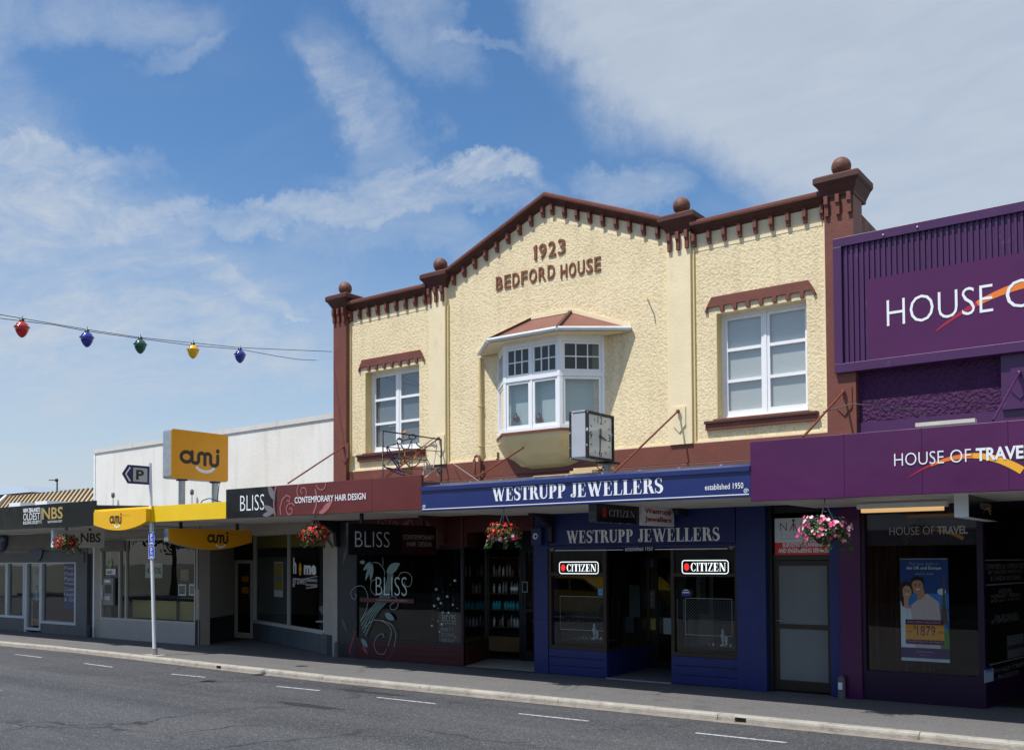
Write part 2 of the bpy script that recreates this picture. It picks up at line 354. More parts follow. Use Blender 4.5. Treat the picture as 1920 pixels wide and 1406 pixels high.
def copy_tree(o, parent=None):
    c = o.copy(); COL.objects.link(c); c.parent = parent
    for ch in [k for k in bpy.data.objects if k.parent == o]: copy_tree(ch, c)
    return c

# ------------------------------------------------------------------ lettering
_tx = {}
def text_geo(s, offset=0., space=1., shear=0.):
    key = (s, offset, space, shear)
    if key in _tx: return _tx[key]
    cu = bpy.data.curves.new('t', 'FONT'); cu.body = s; cu.resolution_u = 3; cu.offset = offset; cu.space_character = space; cu.shear = shear
    cu.size = 1; cu.fill_mode = 'FRONT'
    o = bpy.data.objects.new('t', cu); COL.objects.link(o)
    dg = bpy.context.evaluated_depsgraph_get(); me = bpy.data.meshes.new_from_object(o.evaluated_get(dg))
    vs = [(v.co.x, v.co.y) for v in me.vertices]; fs = [tuple(p.vertices) for p in me.polygons]
    bpy.data.objects.remove(o); bpy.data.curves.remove(cu); bpy.data.meshes.remove(me)
    _tx[key] = (vs, fs); return vs, fs
def text(mb, fr, s, u0, u1, v0, v1, m, n=.003, offset=0., space=1., shear=0., depth=0.):
    """fit the string's bounding box to u0..u1 x v0..v1"""
    vs, fs = text_geo(s, offset, space, shear)
    if not vs: return
    a0 = min(p[0] for p in vs); a1 = max(p[0] for p in vs); b0 = min(p[1] for p in vs); b1 = max(p[1] for p in vs)
    if u1 is None: u1 = u0 + (a1-a0)*(v1-v0)/(b1-b0)
    q = [fr.p(u0+(x-a0)/(a1-a0)*(u1-u0), v0+(y-b0)/(b1-b0)*(v1-v0), n) for x, y in vs]
    mb.add(q, fs, m)
    if depth:
        edges = {}
        for f in fs:
            for i in range(len(f)):
                e = (f[i], f[(i+1) % len(f)]); k = tuple(sorted(e)); edges.setdefault(k, []).append(e)
        for k, es in edges.items():
            if len(es) == 1:
                a, b = es[0]
                mb.add([q[a], q[b], q[b]-fr.N*depth, q[a]-fr.N*depth], [(1, 0, 3, 2)], m)
# serif capitals, drawn as polygons in a 1-high em: each glyph = (advance, [pieces])
T_, H_, S_ = .20, .055, .05
def bar(x0, x1, y0, y1): return [(x0, y0), (x1, y0), (x1, y1), (x0, y1)]
def stem(x, y0=0., y1=1., w=T_, sv=.07, top=True, bot=True):
    r = [bar(x, x+w, y0, y1)]
    if bot: r.append([(x-sv, y0), (x+w+sv, y0), (x+w+sv, y0+.03), (x+w, y0+.07), (x, y0+.07), (x-sv, y0+.03)])
    if top: r.append([(x-sv, y1), (x-sv, y1-.03), (x, y1-.07), (x+w, y1-.07), (x+w+sv, y1-.03), (x+w+sv, y1)])
    return r
def ringseg(cx, cy, rx, ry, tx, ty, a0, a1, k=14):
    o = []; i = []
    for j in range(k+1):
        a = math.radians(a0+(a1-a0)*j/k); o.append((cx+rx*math.cos(a), cy+ry*math.sin(a))); i.append((cx+(rx-tx)*math.cos(a), cy+(ry-ty)*math.sin(a)))
    return [[o[j], o[j+1], i[j+1], i[j]] for j in range(k)]
def diag(x0, y0, x1, y1, w): return [[(x0, y0), (x0+w, y0), (x1+w, y1), (x1, y1)]]
def ribb(pts, ws):
    r = []; k = len(pts); q = []
    for i, p in enumerate(pts):
        a, b = pts[max(i-1, 0)], pts[min(i+1, k-1)]; dx, dy = b[0]-a[0], b[1]-a[1]; l = math.hypot(dx, dy) or 1; w = ws[i]/2
        q.append(((p[0]-dy/l*w, p[1]+dx/l*w), (p[0]+dy/l*w, p[1]-dx/l*w)))
    return [[q[i][0], q[i+1][0], q[i+1][1], q[i][1]] for i in range(k-1)]
def s_glyph():
    pts = []; ws = []
    for j in range(9):
        a = math.radians(20+j*20*1.25); pts.append((.27+.17*math.cos(a), .745+.225*math.sin(a))); ws.append(.06+.10*max(0, (j-3)/5))
    for j in range(1, 10):
        a = math.radians(80-j*25); pts.append((.27+.19*math.cos(a), .26+.235*math.sin(a))); ws.append(.19-.13*max(0, (j-3)/6) if j > 1 else .2)
    return (.56, ribb(pts, ws) + [[(.42, .70), (.455, .70), (.455, 1.0), (.43, 1.0)], [(.05, 0), (.08, 0), (.095, .32), (.05, .32)]])
GLY = {
 'W': (1.12, diag(.06, 1, .30, 0, .19)+diag(.30, 0, .50, .86, .07)+diag(.44, 1, .66, 0, .19)+diag(.70, 0, .95, 1, .07)+[bar(-.02, .32, .965, 1), bar(.38, .68, .965, 1), bar(.85, 1.10, .965, 1)]),
 'E': (.66, stem(.08)+[bar(.28, .56, 0, .05), [(.50, .05), (.56, .05), (.60, .30), (.57, .30)], bar(.28, .54, .95, 1), [(.50, .95), (.54, .95), (.56, .72), (.53, .72)], bar(.28, .42, .48, .53), bar(.40, .43, .36, .65)]),
 'S': s_glyph(),
 'T': (.68, stem(.24, top=False)+[bar(.02, .66, .94, 1), [(.02, .94), (.08, .94), (.045, .70), (.015, .70)], [(.60, .94), (.66, .94), (.665, .70), (.635, .70)]]),
 'R': (.74, stem(.08)+ringseg(.34, .745, .24, .255, .19, .05, -90, 90)+[bar(.28, .34, .95, 1), bar(.28, .34, .49, .54)]+diag(.36, .50, .52, 0, .20)+[bar(.62, .78, 0, .035)]),
 'U': (.76, stem(.08, .3, 1, bot=False)+stem(.58, .3, 1, w=.06, bot=False)+ringseg(.36, .3, .28, .30, .20, .06, 180, 250)+ringseg(.36, .3, .28, .30, .10, .08, 250, 360)),
 'P': (.66, stem(.08)+ringseg(.34, .72, .25, .28, .20, .05, -90, 90)+[bar(.28, .34, .95, 1), bar(.28, .34, .44, .49)]),
 'J': (.52, stem(.22, .2, 1, bot=False)+ringseg(.24, .18, .18, .20, .17, .05, -90, 0)+ringseg(.20, .13, .15, .13, .10, .07, 90, 270)),
 'L': (.64, stem(.08)+[bar(.28, .58, 0, .05), [(.52, .05), (.58, .05), (.62, .34), (.59, .34)]]),
 'C': (.70, ringseg(.40, .5, .33, .52, .15, .05, 40, 320, 24)+[bar(.615, .645, .66, 1.0), bar(.63, .655, .12, .30)]),
 'I': (.34, stem(.10, w=.13)),
 'Z': (.66, [bar(.06, .60, .95, 1), bar(.06, .60, 0, .05), [(.06, .72), (.09, .72), (.12, .95), (.06, .95)], [(.57, .05), (.60, .05), (.64, .30), (.61, .30)]]+diag(.06, .05, .43, .95, .15)),
 'N': (.80, stem(.10, w=.06)+stem(.64, .07, 1, w=.06, bot=False)+diag(.10, .96, .52, 0, .18)),
 ' ': (.34, [])}
def serif(mb, fr, s, u0, u1, v0, v1, m, n=.003, wscale=None):
    tot = sum(GLY[c][0] for c in s); k = (u1-u0)/tot; h = v1-v0; u = u0; c_ = 0
    for ch in s:
        w, ps = GLY[ch]
        for p in ps:
            mb.poly(fr, [(u+x*k, v0+y*h) for x, y in p], m, n+.00015*(c_ % 9)); c_ += 1
        u += w*k
def arc(cx, cy, rx, ry, a0, a1, k=16): return [(cx+rx*math.cos(math.radians(a0+(a1-a0)*j/k)), cy+ry*math.sin(math.radians(a0+(a1-a0)*j/k))) for j in range(k+1)]
def ami(mb, fr, u0, u1, v0, v1, m, ms, n=.003):
    """rounded joined a-m-i word mark and the smile under it; the mark is 3.3 x 1.5 units"""
    sx = (u1-u0)/3.3; sz = (v1-v0)/2.15
    def q(pts): return [(u0+x*sx, v1-(1.5-y)*sz) for x, y in pts]
    w = .29*(sx+sz)/2
    L = [arc(.55, .60, .43, .45, 0, 360, 26),
         [(1.0, 1.1), (1.0, .5)]+arc(1.27, .38, .27, .27, 180, 360, 12)+[(1.54, .75)]+arc(1.80, .80, .26, .26, 180, 0, 12)+[(2.06, .5), (2.06, .05)],
         [(2.06, .70)]+arc(2.30, .80, .24, .26, 180, 0, 12)+[(2.54, .45)]+arc(2.84, .30, .30, .28, 180, 360, 12)+[(3.14, .95)]]
    for i, l in enumerate(L): mb.ribbon(fr, q(l), w, m, n+.0006*i, caps=(i > 0))
    c = q([(3.14, 1.38)])[0]; mb.disc(fr, c[0], c[1], w*.62, m, n)
    mb.ribbon(fr, q(arc(2.1, .15, .85, .75, 215, 325, 14)), w*.85, ms, n, caps=True)

# ================================================================== GROUND
KP = [(-60, -2.63), (-25.2, -2.63), (-21.0, -2.52), (-18.2, -2.66), (-15.3, -2.80), (-12.4, -2.90), (-9, -2.88), (-6.05, -2.85), (-1.8, -2.80), (12, -2.80)]
ZK, ZR = .075, -.012
ASPH = mat('asphalt', (.062, .066, .074), .75, .35)
def enrich_asphalt(m, base, dark, light, spk):
    t = m.node_tree; b = t.nodes['Principled BSDF']; g = t.nodes.new('ShaderNodeNewGeometry'); v = g.outputs['Position']
    def nz(s, d, st=None, r=.6):
        n = t.nodes.new('ShaderNodeTexNoise'); n.inputs['Scale'].default_value = s; n.inputs['Detail'].default_value = d; n.inputs['Roughness'].default_value = r
        if st: mp = t.nodes.new('ShaderNodeMapping'); mp.inputs[3].default_value = st; t.links.new(v, mp.inputs[0]); t.links.new(mp.outputs[0], n.inputs['Vector'])
        else: t.links.new(v, n.inputs['Vector'])
        return n.outputs[0]
    def rm(x, a, b_): n = t.nodes.new('ShaderNodeMapRange'); t.links.new(x, n.inputs[0]); n.inputs[1].default_value = a; n.inputs[2].default_value = b_; return n.outputs[0]
    def mx(f, a, b_):
        n = t.nodes.new('ShaderNodeMix'); n.data_type = 'RGBA'; t.links.new(f, n.inputs[0])
        for i, c in ((6, a), (7, b_)):
            if isinstance(c, tuple): n.inputs[i].default_value = (*c, 1)
            else: t.links.new(c, n.inputs[i])
        return n.outputs[2]
    c = mx(rm(nz(.9, 4, (.12, 1.4, 1)), .38, .62), dark, base)      # wheel tracks along the street
    c = mx(rm(nz(.5, 6), .55, .8), c, light)
    c = mx(rm(nz(55, 3, None, .7), .50, .74), c, spk)
    c = mx(rm(nz(24, 2, None, .7), .60, .78), c, spk)
    c = mx(rm(nz(48, 3, None, .8), .55, .30), c, tuple(x*.45 for x in dark))
    vo = t.nodes.new('ShaderNodeTexVoronoi'); vo.feature = 'DISTANCE_TO_EDGE'; vo.inputs['Scale'].default_value = .55
    wm = t.nodes.new('ShaderNodeMix'); wm.data_type = 'RGBA'; wm.inputs[0].default_value = .35; t.links.new(v, wm.inputs[6])
    nn = t.nodes.new('ShaderNodeTexNoise'); nn.inputs['Scale'].default_value = 2.2; nn.inputs['Detail'].default_value = 6; t.links.new(v, nn.inputs['Vector']); t.links.new(nn.outputs[1], wm.inputs[7]); t.links.new(wm.outputs[2], vo.inputs['Vector'])
    ck = t.nodes.new('ShaderNodeMath'); ck.operation = 'MULTIPLY'; t.links.new(rm(vo.outputs[0], .012, .004), ck.inputs[0]); t.links.new(rm(nz(.35, 3), .50, .62), ck.inputs[1])
    c = mx(ck.outputs[0], c, tuple(x*.5 for x in dark))                    # hairline cracks, in places
    c = mx(rm(nz(1.6, 5), .66, .80), c, tuple(x*.62 for x in dark))         # oil and tar stains
    t.links.new(c, b.inputs['Base Color'])
    bp = t.nodes.new('ShaderNodeBump'); bp.inputs['Distance'].default_value = .008; t.links.new(nz(70, 3), bp.inputs['Height']); t.links.new(bp.outputs[0], b.inputs['Normal'])
enrich_asphalt(ASPH, (.078, .081, .089), (.042, .045, .053), (.100, .100, .103), (.21, .215, .22))
PATH = mat('footpath_asphalt', (.16, .158, .160), .8, .3); enrich_asphalt(PATH, (.168, .165, .166), (.140, .138, .140), (.19, .185, .18), (.26, .26, .26))
CONC = mat('kerb_concrete', (.36, .34, .30), .75, .3, bump=(40, .008), var=(5, .16), grime=((.17, .14, .11), 7, .52, .80))
CHAN = mat('dusty_channel_concrete', (.235, .205, .175), .85, .2, bump=(40, .005), var=(5, .2), grime=((.12, .11, .10), 6, .5, .75))
MARK = mat('road_marking_paint', (.48, .50, .52), .6, .3, grime=((.09, .09, .10), 16, .48, .70))
mb = MB(); mb.add([(-600, -400, -.35), (500, -400, -.35), (500, 600, -.35), (-600, 600, -.35)], [(0, 1, 2, 3)], mat('open_ground', (.10, .11, .08), .9, var=(.05, .2)))
mb.build('ground', kind='structure')
mb = MB()
xs = [a for a, b in KP]
for (a, ya), (b, yb) in zip(KP, KP[1:]):
    mb.add([(a, -15.2, ZR), (b, -15.2, ZR), (b, yb+.02, ZR), (a, ya+.02, ZR)], [(0, 1, 2, 3)], ASPH)
mb.build('road', kind='structure')
mb = MB()
for (a, ya), (b, yb) in zip(KP, KP[1:]):
    mb.add([(a, ya+.13, ZK), (b, yb+.13, ZK), (b, -.02, 0), (a, -.02, 0)], [(0, 1, 2, 3)], PATH)
mb.add([(-60, -.02, 0), (12, -.02, 0), (12, 7, 0), (-60, 7, 0)], [(0, 1, 2, 3)], PATH)
mb.build('footpath', kind='structure')
# kerb stones, 2.4 m lengths with joints
kerb = thing('kerb', (-15, -2.8, 0), None, None); kerb['kind'] = 'structure'
def kerb_y(x):
    for (a, ya), (b, yb) in zip(KP, KP[1:]):
        if a <= x <= b: return ya+(yb-ya)*(x-a)/(b-a)
x = -46.
drains = [G(408, 1250, .03).x, G(1385, 1350, .03).x]
while x < 8:
    x2 = x+2.4; mb = MB(); a, b = x+.004, x2-.004; ya, yb = kerb_y(a), kerb_y(b); j = random.uniform(-.003, .003)
    prof = [(0, ZR-.05), (0, ZK-.035+j), (.008, ZK-.012+j), (.03, ZK+.002+j), (.13, ZK+.002+j), (.13, ZR-.05)]
    cuts = [a, b]
    for dx in drains:
        if a < dx-.08 and dx+.08 < b: cuts = [a, dx-.075, dx+.075, b]
    for k in range(len(cuts)-1):
        c, d = cuts[k], cuts[k+1]; yc, yd = kerb_y(c), kerb_y(d)
        hole = len(cuts) == 4 and k == 1
        pr = [(p[0]+(.10 if hole and p[1] < ZK-.002 and p[0] < .1 else 0), p[1]) for p in prof]
        if hole: pr = [(.0, ZK-.020+j), (.008, ZK-.012+j), (.03, ZK+.002+j), (.13, ZK+.002+j), (.13, ZR-.05), (.11, ZR-.05), (.11, ZK-.022+j)]
        q = [(c, yc+p[0], p[1]) for p in pr]+[(d, yd+p[0], p[1]) for p in pr]; n_ = len(pr)
        mb.add(q, [(i, (i+1) % n_, n_+(i+1) % n_, n_+i) for i in range(n_)]+[tuple(range(n_-1, -1, -1)), tuple(range(n_, 2*n_))], CONC)
    mb.build('kerb_stone', kerb); x = x2
mb = MB()
for (a, ya), (b, yb) in zip(KP, KP[1:]):
    mb.add([(a, ya-.10, ZR+.004), (b, yb-.10, ZR+.004), (b, yb+.01, ZR+.012), (a, ya+.01, ZR+.012)], [(0, 1, 2, 3)], CHAN)
mb.build('gutter_channel', kind='structure')
dash = [((28, 1226), (78, 1232)), ((158, 1243), (211, 1250)), ((322, 1263), (385, 1269)), ((520, 1286), (600, 1294)), ((706.6, 1306.5), (816.6, 1318.5)), ((973, 1337), (1103.6, 1351)), ((1303.7, 1373), (1475.5, 1391.4))]
for a, b in dash:
    A, B = G(*a, ZR+.004), G(*b, ZR+.004); y = (A.y+B.y)/2
    mb = MB(); mb.add([(A.x, A.y-.028, ZR+.004), (B.x, B.y-.028, ZR+.004), (B.x, B.y+.028, ZR+.004), (A.x, A.y+.028, ZR+.004)], [(0, 1, 2, 3)], MARK)
    mb.build('road_marking', kind='structure')
for q, l in (((-45, 1288), .75), ((600, 1409), 1.0)):
    A = G(*q, ZR+.004); mb = MB(); mb.add([(A.x, A.y-.06, ZR+.004), (A.x+l, A.y-.06, ZR+.004), (A.x+l, A.y+.06, ZR+.004), (A.x, A.y+.06, ZR+.004)], [(0, 1, 2, 3)], MARK); mb.build('road_marking', kind='structure')
# patches of darker repair tar on the road and path
mb = MB(); TAR = mat('tar_patch', (.03, .031, .034), .7, .3, var=(9, .3))
random.seed(5)
for px, py, w, d in ((690, 1297, .9, .10), (575, 1322, .8, .12), (1820, 1376, .5, .05)):
    c = G(px, py, ZR+.003); pts = []
    for j in range(14): a = 2*math.pi*j/14; pts.append((c.x+w*math.cos(a)*random.uniform(.6, 1), c.y+d*math.sin(a)*random.uniform(.5, 1), ZR+.003))
    mb.add(pts, [tuple(range(14))], TAR)
mb.build('tar_patch', kind='structure')
# ================================================================== BEDFORD HOUSE (two-storey shop building)
BH = thing('commercial_building', (-9.7, 0, 0), 'two-storey cream roughcast building with brown trim, pointed gable and white bay window', 'building')
# --- upper walls
def wallgrid(mb, fr, u0, u1, v0, v1, ops, n0, n1, m):
    us = sorted({u0, u1, *[o[0] for o in ops], *[o[1] for o in ops]})
    for a, b in zip(us, us[1:]):
        cuts = sorted((o[2], o[3]) for o in ops if o[0] <= a+1e-6 and o[1] >= b-1e-6); v = v0
        for c, d in cuts:
            if c > v+1e-6: mb.box(fr, a, b, v, c, n0, n1, m)
            v = d
        if v < v1-1e-6: mb.box(fr, a, b, v, v1, n0, n1, m)
WR = (-6.45, -4.99, 4.24, 5.92); WL = (-14.30, -12.79, 4.24, 5.92)
ZB = 3.88                                                      # bottom of the cream wall
ZT = 7.0                                                       # roughcast stops below the frieze
mb = MB(); wallgrid(mb, FAC, -14.74, -12.47, ZB, ZT, [WL], -.28, 0, CREAM); mb.build('roughcast_wall', BH)
mb = MB(); wallgrid(mb, FAC, -6.85, -4.66, ZB, ZT, [WR], -.28, 0, CREAM); mb.build('roughcast_wall', BH)
GX, GA, GS = -9.66, 8.60, .409                                 # gable apex (top of coping at the front) and slope
def gz(x): return GA-GS*abs(x-GX)
mb = MB(); xl, xr = -12.05, -7.25
mb.prism(FAC, [(xl, ZB), (-10.86, ZB), (-10.86, 4.02), (-10.8, 4.02), (-10.8, ZB-.5), (-8.5, ZB-.5), (-8.5, ZB), (xr, ZB), (xr, gz(xr)-.45), (GX, GA-.45), (xl, gz(xl)-.45)], -.28, 0, CREAM)
mb.build('roughcast_wall', BH)
# smooth friezes behind the brackets
for a, b in ((-14.74, -12.47), (-6.85, -4.66)):
    mb = MB(); mb.box(FAC, a, b, ZT, 7.30, -.28, -.012, CREAM_S); mb.box(FAC, a, b, ZT-.02, ZT+.03, -.012, .006, CREAM_S); mb.build('frieze', BH)
mb = MB(); mb.prism(FAC, [(xl, gz(xl)-.45), (GX, GA-.45), (xr, gz(xr)-.45), (xr, gz(xr)-.1), (GX, GA-.1), (xl, gz(xl)-.1)], -.28, -.012, CREAM_S); mb.build('frieze', BH)
# cornices
def cornice(path, name='cornice'):
    prof = [(-.30, -.02), (-.30, -.19), (.0, -.19), (.03, -.178), (.045, -.15), (.10, -.105), (.135, -.09), (.15, -.082), (.15, -.02), (.12, 0), (-.2, 0.01)]
    mb = MB(); q = []
    for x, z in path: q += [FAC.p(x, z+dz, n) for n, dz in prof]
    k = len(prof); fs = []
    for i in range(len(path)-1):
        for j in range(k): fs.append((i*k+j, i*k+(j+1) % k, (i+1)*k+(j+1) % k, (i+1)*k+j))
    fs += [tuple(range(k-1, -1, -1)), tuple(range((len(path)-1)*k, len(path)*k))]
    mb.add(q, fs, BROWN_D)
    # lighter brown top fillet
    q = []
    for x, z in path: q += [FAC.p(x, z-.018, .153), FAC.p(x, z-.06, .153), FAC.p(x, z+.002, .122)]
    fs = []
    for i in range(len(path)-1): fs += [(3*i+1, 3*i, 3*i+3, 3*i+4), (3*i, 3*i+2, 3*i+5, 3*i+3)]
    mb.add(q, fs, BROWN)
    return mb.build(name, BH)
ZC = 7.455
cornice([(-14.74, ZC), (-12.50, ZC)]); cornice([(-6.82, ZC), (-4.66, ZC)])
cornice([(-12.02, gz(-12.02)), (GX, GA)]); cornice([(GX, GA), (-7.28, gz(-7.28))])
# brackets
mb = MB(); B0 = Fr()
mb.prism(Fr((0, 0, 0), (0, 1, 0)), [(.01, 0), (-.085, 0), (-.085, -.13), (-.06, -.15), (-.055, -.215), (.01, -.215)], -.027, .027, BROWN)
brm = mb.mesh('bracket')
for a, b in ((-14.69, -12.60), (-6.80, -4.72)):
    for i in range(9): inst(brm, 'bracket', BH, (a+(b-a)*i/8, 0, 7.262), scale=(1, 1, .92))
for i in range(9):
    d = .10+2.26*i/8.6
    for s in (-1, 1): inst(brm, 'bracket', BH, (GX+s*d, 0, gz(GX+d)-.185), scale=(1, 1, .86))
# piers, pilasters, caps, finials
mb = MB(); mb.prism(PERP(0), [(.0, 0), (-.075, 0), (-.075, -.12), (-.05, -.14), (-.045, -.29), (0, -.29)], -.028, .028, BROWN)
lbm = mb.mesh('cap_bracket')
def cap(cx, w, n, top=7.63, dz=0):
    mb = MB(); st = [(w/2+.012, -.32), (w/2+.02, -.27), (w/2+.035, -.24), (w/2+.085, -.15), (w/2+.115, -.12), (w/2+.125, -.10), (w/2+.125, -.03), (w/2+.09, 0)]
    cyy = .10; q = []                                          # square plan, centred a little behind the wall face
    for h, z in st:
        q += [Vector((cx-h, cyy-(h-w/2)-n-.1, top+z)), Vector((cx+h, cyy-(h-w/2)-n-.1, top+z)), Vector((cx+h, cyy+.36, top+z)), Vector((cx-h, cyy+.36, top+z))]
    fs = []
    for i in range(len(st)-1):
        for j in range(4): fs.append((4*i+j, 4*i+(j+1) % 4, 4*i+4+(j+1) % 4, 4*i+4+j))
    fs += [(3, 2, 1, 0), tuple(range(4*len(st)-4, 4*len(st)))]
    mb.add(q, fs, BROWN_D); mb.build('cap', BH)
BALLM = mat('weathered_brown_ball', (.15, .06, .042), .6, .4, bump=(25, .006), var=(7, .35), grime=((.30, .17, .05), 6, .58, .75))
for cx, w, n, br, m in ((-14.93, .38, .12, True, BROWN), (-12.26, .42, .08, False, CREAM_S), (-7.05, .40, .08, False, CREAM_S), (-4.45, .42, .12, True, BROWN)):
    z0 = ZB if not br else 2.95
    if br: z0 = 3.3
    mb = MB(); mb.box(FAC, cx-w/2, cx+w/2, z0, 7.34, -.30, n, m)
    mb.build('pier' if br else 'pilaster', BH)
    cap(cx, w, n)
    mb = MB(); mb.box(Fr((cx, 0, 0)), -.10, .10, 7.60, 7.665, -.20, .02, BROWN); mb.ball((cx, .04, 7.80), .142, BALLM, 24, 14); mb.build('ball_finial', BH)
    for k in (-1, 0, 1): inst(lbm, 'cap_bracket', BH, (cx+k*(w/2-.045), -n, 7.33))
for cx, sg in ((-14.74, 1), (-12.47, -1), (-12.05, 1), (-7.25, -1), (-6.85, 1), (-4.66, -1)):
    mb = MB(); u = cx+sg*.022; mb.box(FAC, cx, cx+sg*.045, ZB, 7.0, -.02, .035, OCHRE if sg > 0 else CREAM_S); mb.build('edge_moulding', BH)  # right-hand edges in ochre: shade of the side faces put in the colour
for a, b in ((-14.74, -12.47), (-6.85, -4.66), (-12.05, -10.86), (-8.5, -7.25)): mb = MB(); mb.box(FAC, a, b, ZB, ZB+.03, -.02, .025, CREAM_S); mb.build('edge_moulding', BH)
# brown belt course
mb = MB(); mb.box(FAC, -14.74, -4.66, 3.30, ZB, -.28, .045, BROWN); mb.box(FAC, -14.74, -4.66, 3.50, 3.56, .045, .09, BROWN); mb.box(FAC, -14.74, -4.66, 3.56, 3.585, .045, .07, BROWN_D)
mb.box(FAC, -14.74, -4.66, 3.20, 3.32, -.1, .11, BROWN); mb.build('belt_course', BH, bevel=.008)
# side walls and roof
q1, q2, q3 = PX(1613, 342, -4.24), PX(1615, 402, -4.24), PX(1643, 432, -4.24)
mb = MB(); ys = Fr((-4.24, 0, 0), (0, 1, 0))
mb.prism(ys, [(.30, 0), (.30, q2.z), (max(.34, q2.y), q2.z), (q3.y+.05, q3.z), (q3.y+2.5, q3.z-1.6), (12, 4.6), (12, 0)], -.2, 0, mat('streaked_brown_side_wall', (.13, .045, .035), .7, .3, var=(3, .2), grime=((.30, .20, .16), 5, .5, .8, (1, 1, .15))))
mb.prism(Fr((-15.12, 0, 0), (0, 1, 0)), [(.28, 0), (.28, 7.2), (3.2, 6.0), (12, 5.6), (12, 0)], 0, .2, BROWN)
mb.box(FAC, -15.12, -4.24, 0, 5.6, -12.2, -12, BROWN); mb.build('side_wall', BH)
mb = MB(); mb.hexa([Vector(p) for p in ((-14.9, .3, 5.9), (-4.5, .3, 5.9), (-14.9, .3, 6.0), (-4.5, .3, 6.0), (-14.9, 12, 5.2), (-4.5, 12, 5.2), (-14.9, 12, 5.3), (-4.5, 12, 5.3))], ROOFG); mb.build('roof', BH)
# raised lettering
LETB = mat('letter_brown_paint', (.20, .075, .036), .6, .3, var=(12, .2))
for s, a, b, off in (('1923', (1001, 489), (1061, 478), .035), ('BEDFORD', (931, 545), (1041, 525.5), .035), ('HOUSE', (1052, 523.4), (1127, 505), .035)):
    pa, pb = P(*a), P(*b); hgt = .27 if s == '1923' else .25
    tot = {'1923': .245, }.get(s, 0)
    n = len(s); wds = {'1': .5, '9': 1, '2': 1, '3': 1, 'B': 1, 'E': .92, 'D': 1, 'F': .88, 'O': 1.08, 'R': 1, 'H': 1, 'U': 1, 'S': .95}
    tw = sum(wds[c] for c in s)+.30*(n-1); u = pa.x; k = (pb.x-pa.x)/tw
    for c in s:
        mb = MB(); text(mb, FAC, c, u, u+wds[c]*k, pa.z, pa.z+hgt, LETB, .022, offset=.010, depth=.02) if c != '1' else mb.prism(FAC, [(u+.02, pa.z), (u+.075, pa.z), (u+.075, pa.z+hgt), (u+.045, pa.z+hgt), (u-.01, pa.z+hgt-.05), (u+.02, pa.z+hgt-.06)], 0, .022, LETB); mb.build('letter', BH); u += (wds[c]+.30)*k
# --- windows
def panes_grid(parent, fr, u0, u1, v0, v1, cols, rows, bw, n, gm, name='pane', back=None):
    """glass panes as separate objects in a cols x rows grid with bars bw wide"""
    W_ = (u1-u0-bw*(cols-1))/cols; H = (v1-v0-bw*(rows-1))/rows
    for i in range(cols):
        for j in range(rows):
            a = u0+i*(W_+bw); b = v0+j*(H+bw); mb = MB(); mb.box(fr, a-.004, a+W_+.004, b-.004, b+H+.004, n-.004, n, gm); mb.build(name, parent)
def bars(mb, fr, u0, u1, v0, v1, cols, rows, bw, n0, n1, m):
    W_ = (u1-u0-bw*(cols-1))/cols; H = (v1-v0-bw*(rows-1))/rows
    for i in range(1, cols): a = u0+i*(W_+bw)-bw; mb.box(fr, a, a+bw, v0, v1, n0, n1, m)
    for i in range(cols):
        for j in range(1, rows): a = u0+i*(W_+bw); b = v0+j*(H+bw)-bw; mb.box(fr, a, a+W_, b, b+bw, n0, n1, m)
def ringbox(mb, fr, u0, u1, v0, v1, w, n0, n1, m, wb=None):
    wb = wb or w
    mb.box(fr, u0, u0+w, v0, v1, n0, n1, m); mb.box(fr, u1-w, u1, v0, v1, n0, n1, m); mb.box(fr, u0+w, u1-w, v0, v0+wb, n0, n1, m); mb.box(fr, u0+w, u1-w, v1-w, v1, n0, n1, m)
def slats(name, base, dark, freq, emitn=0):
    m = mat(name, base, .6, .3); t = m.node_tree; b = t.nodes['Principled BSDF']; g = t.nodes.new('ShaderNodeNewGeometry'); s = t.nodes.new('ShaderNodeSeparateXYZ'); t.links.new(g.outputs['Position'], s.inputs[0])
    w = t.nodes.new('ShaderNodeMath'); w.operation = 'MULTIPLY'; w.inputs[1].default_value = freq; t.links.new(s.outputs[2], w.inputs[0])
    f = t.nodes.new('ShaderNodeMath'); f.operation = 'FRACT'; t.links.new(w.outputs[0], f.inputs[0])
    r = t.nodes.new('ShaderNodeMapRange'); t.links.new(f.outputs[0], r.inputs[0]); r.inputs[1].default_value = .78; r.inputs[2].default_value = .98
    x = t.nodes.new('ShaderNodeMix'); x.data_type = 'RGBA'; t.links.new(r.outputs[0], x.inputs[0]); x.inputs[6].default_value = (*base, 1); x.inputs[7].default_value = (*dark, 1); t.links.new(x.outputs[2], b.inputs['Base Color'])
    return m
BLIND = slats('venetian_blind', (.60, .60, .57), (.42, .43, .42), 36)
SHEET_G = slats('grey_window_sheet', (.21, .22, .24), (.14, .15, .165), 36)  # added grey sheet for the left window, which has no blind
NET = mat('sky_tinted_blind', (.46, .54, .52), .8, .2, var=(2, .05))  # net curtain; green tint stands for sky reflected in the bay glass
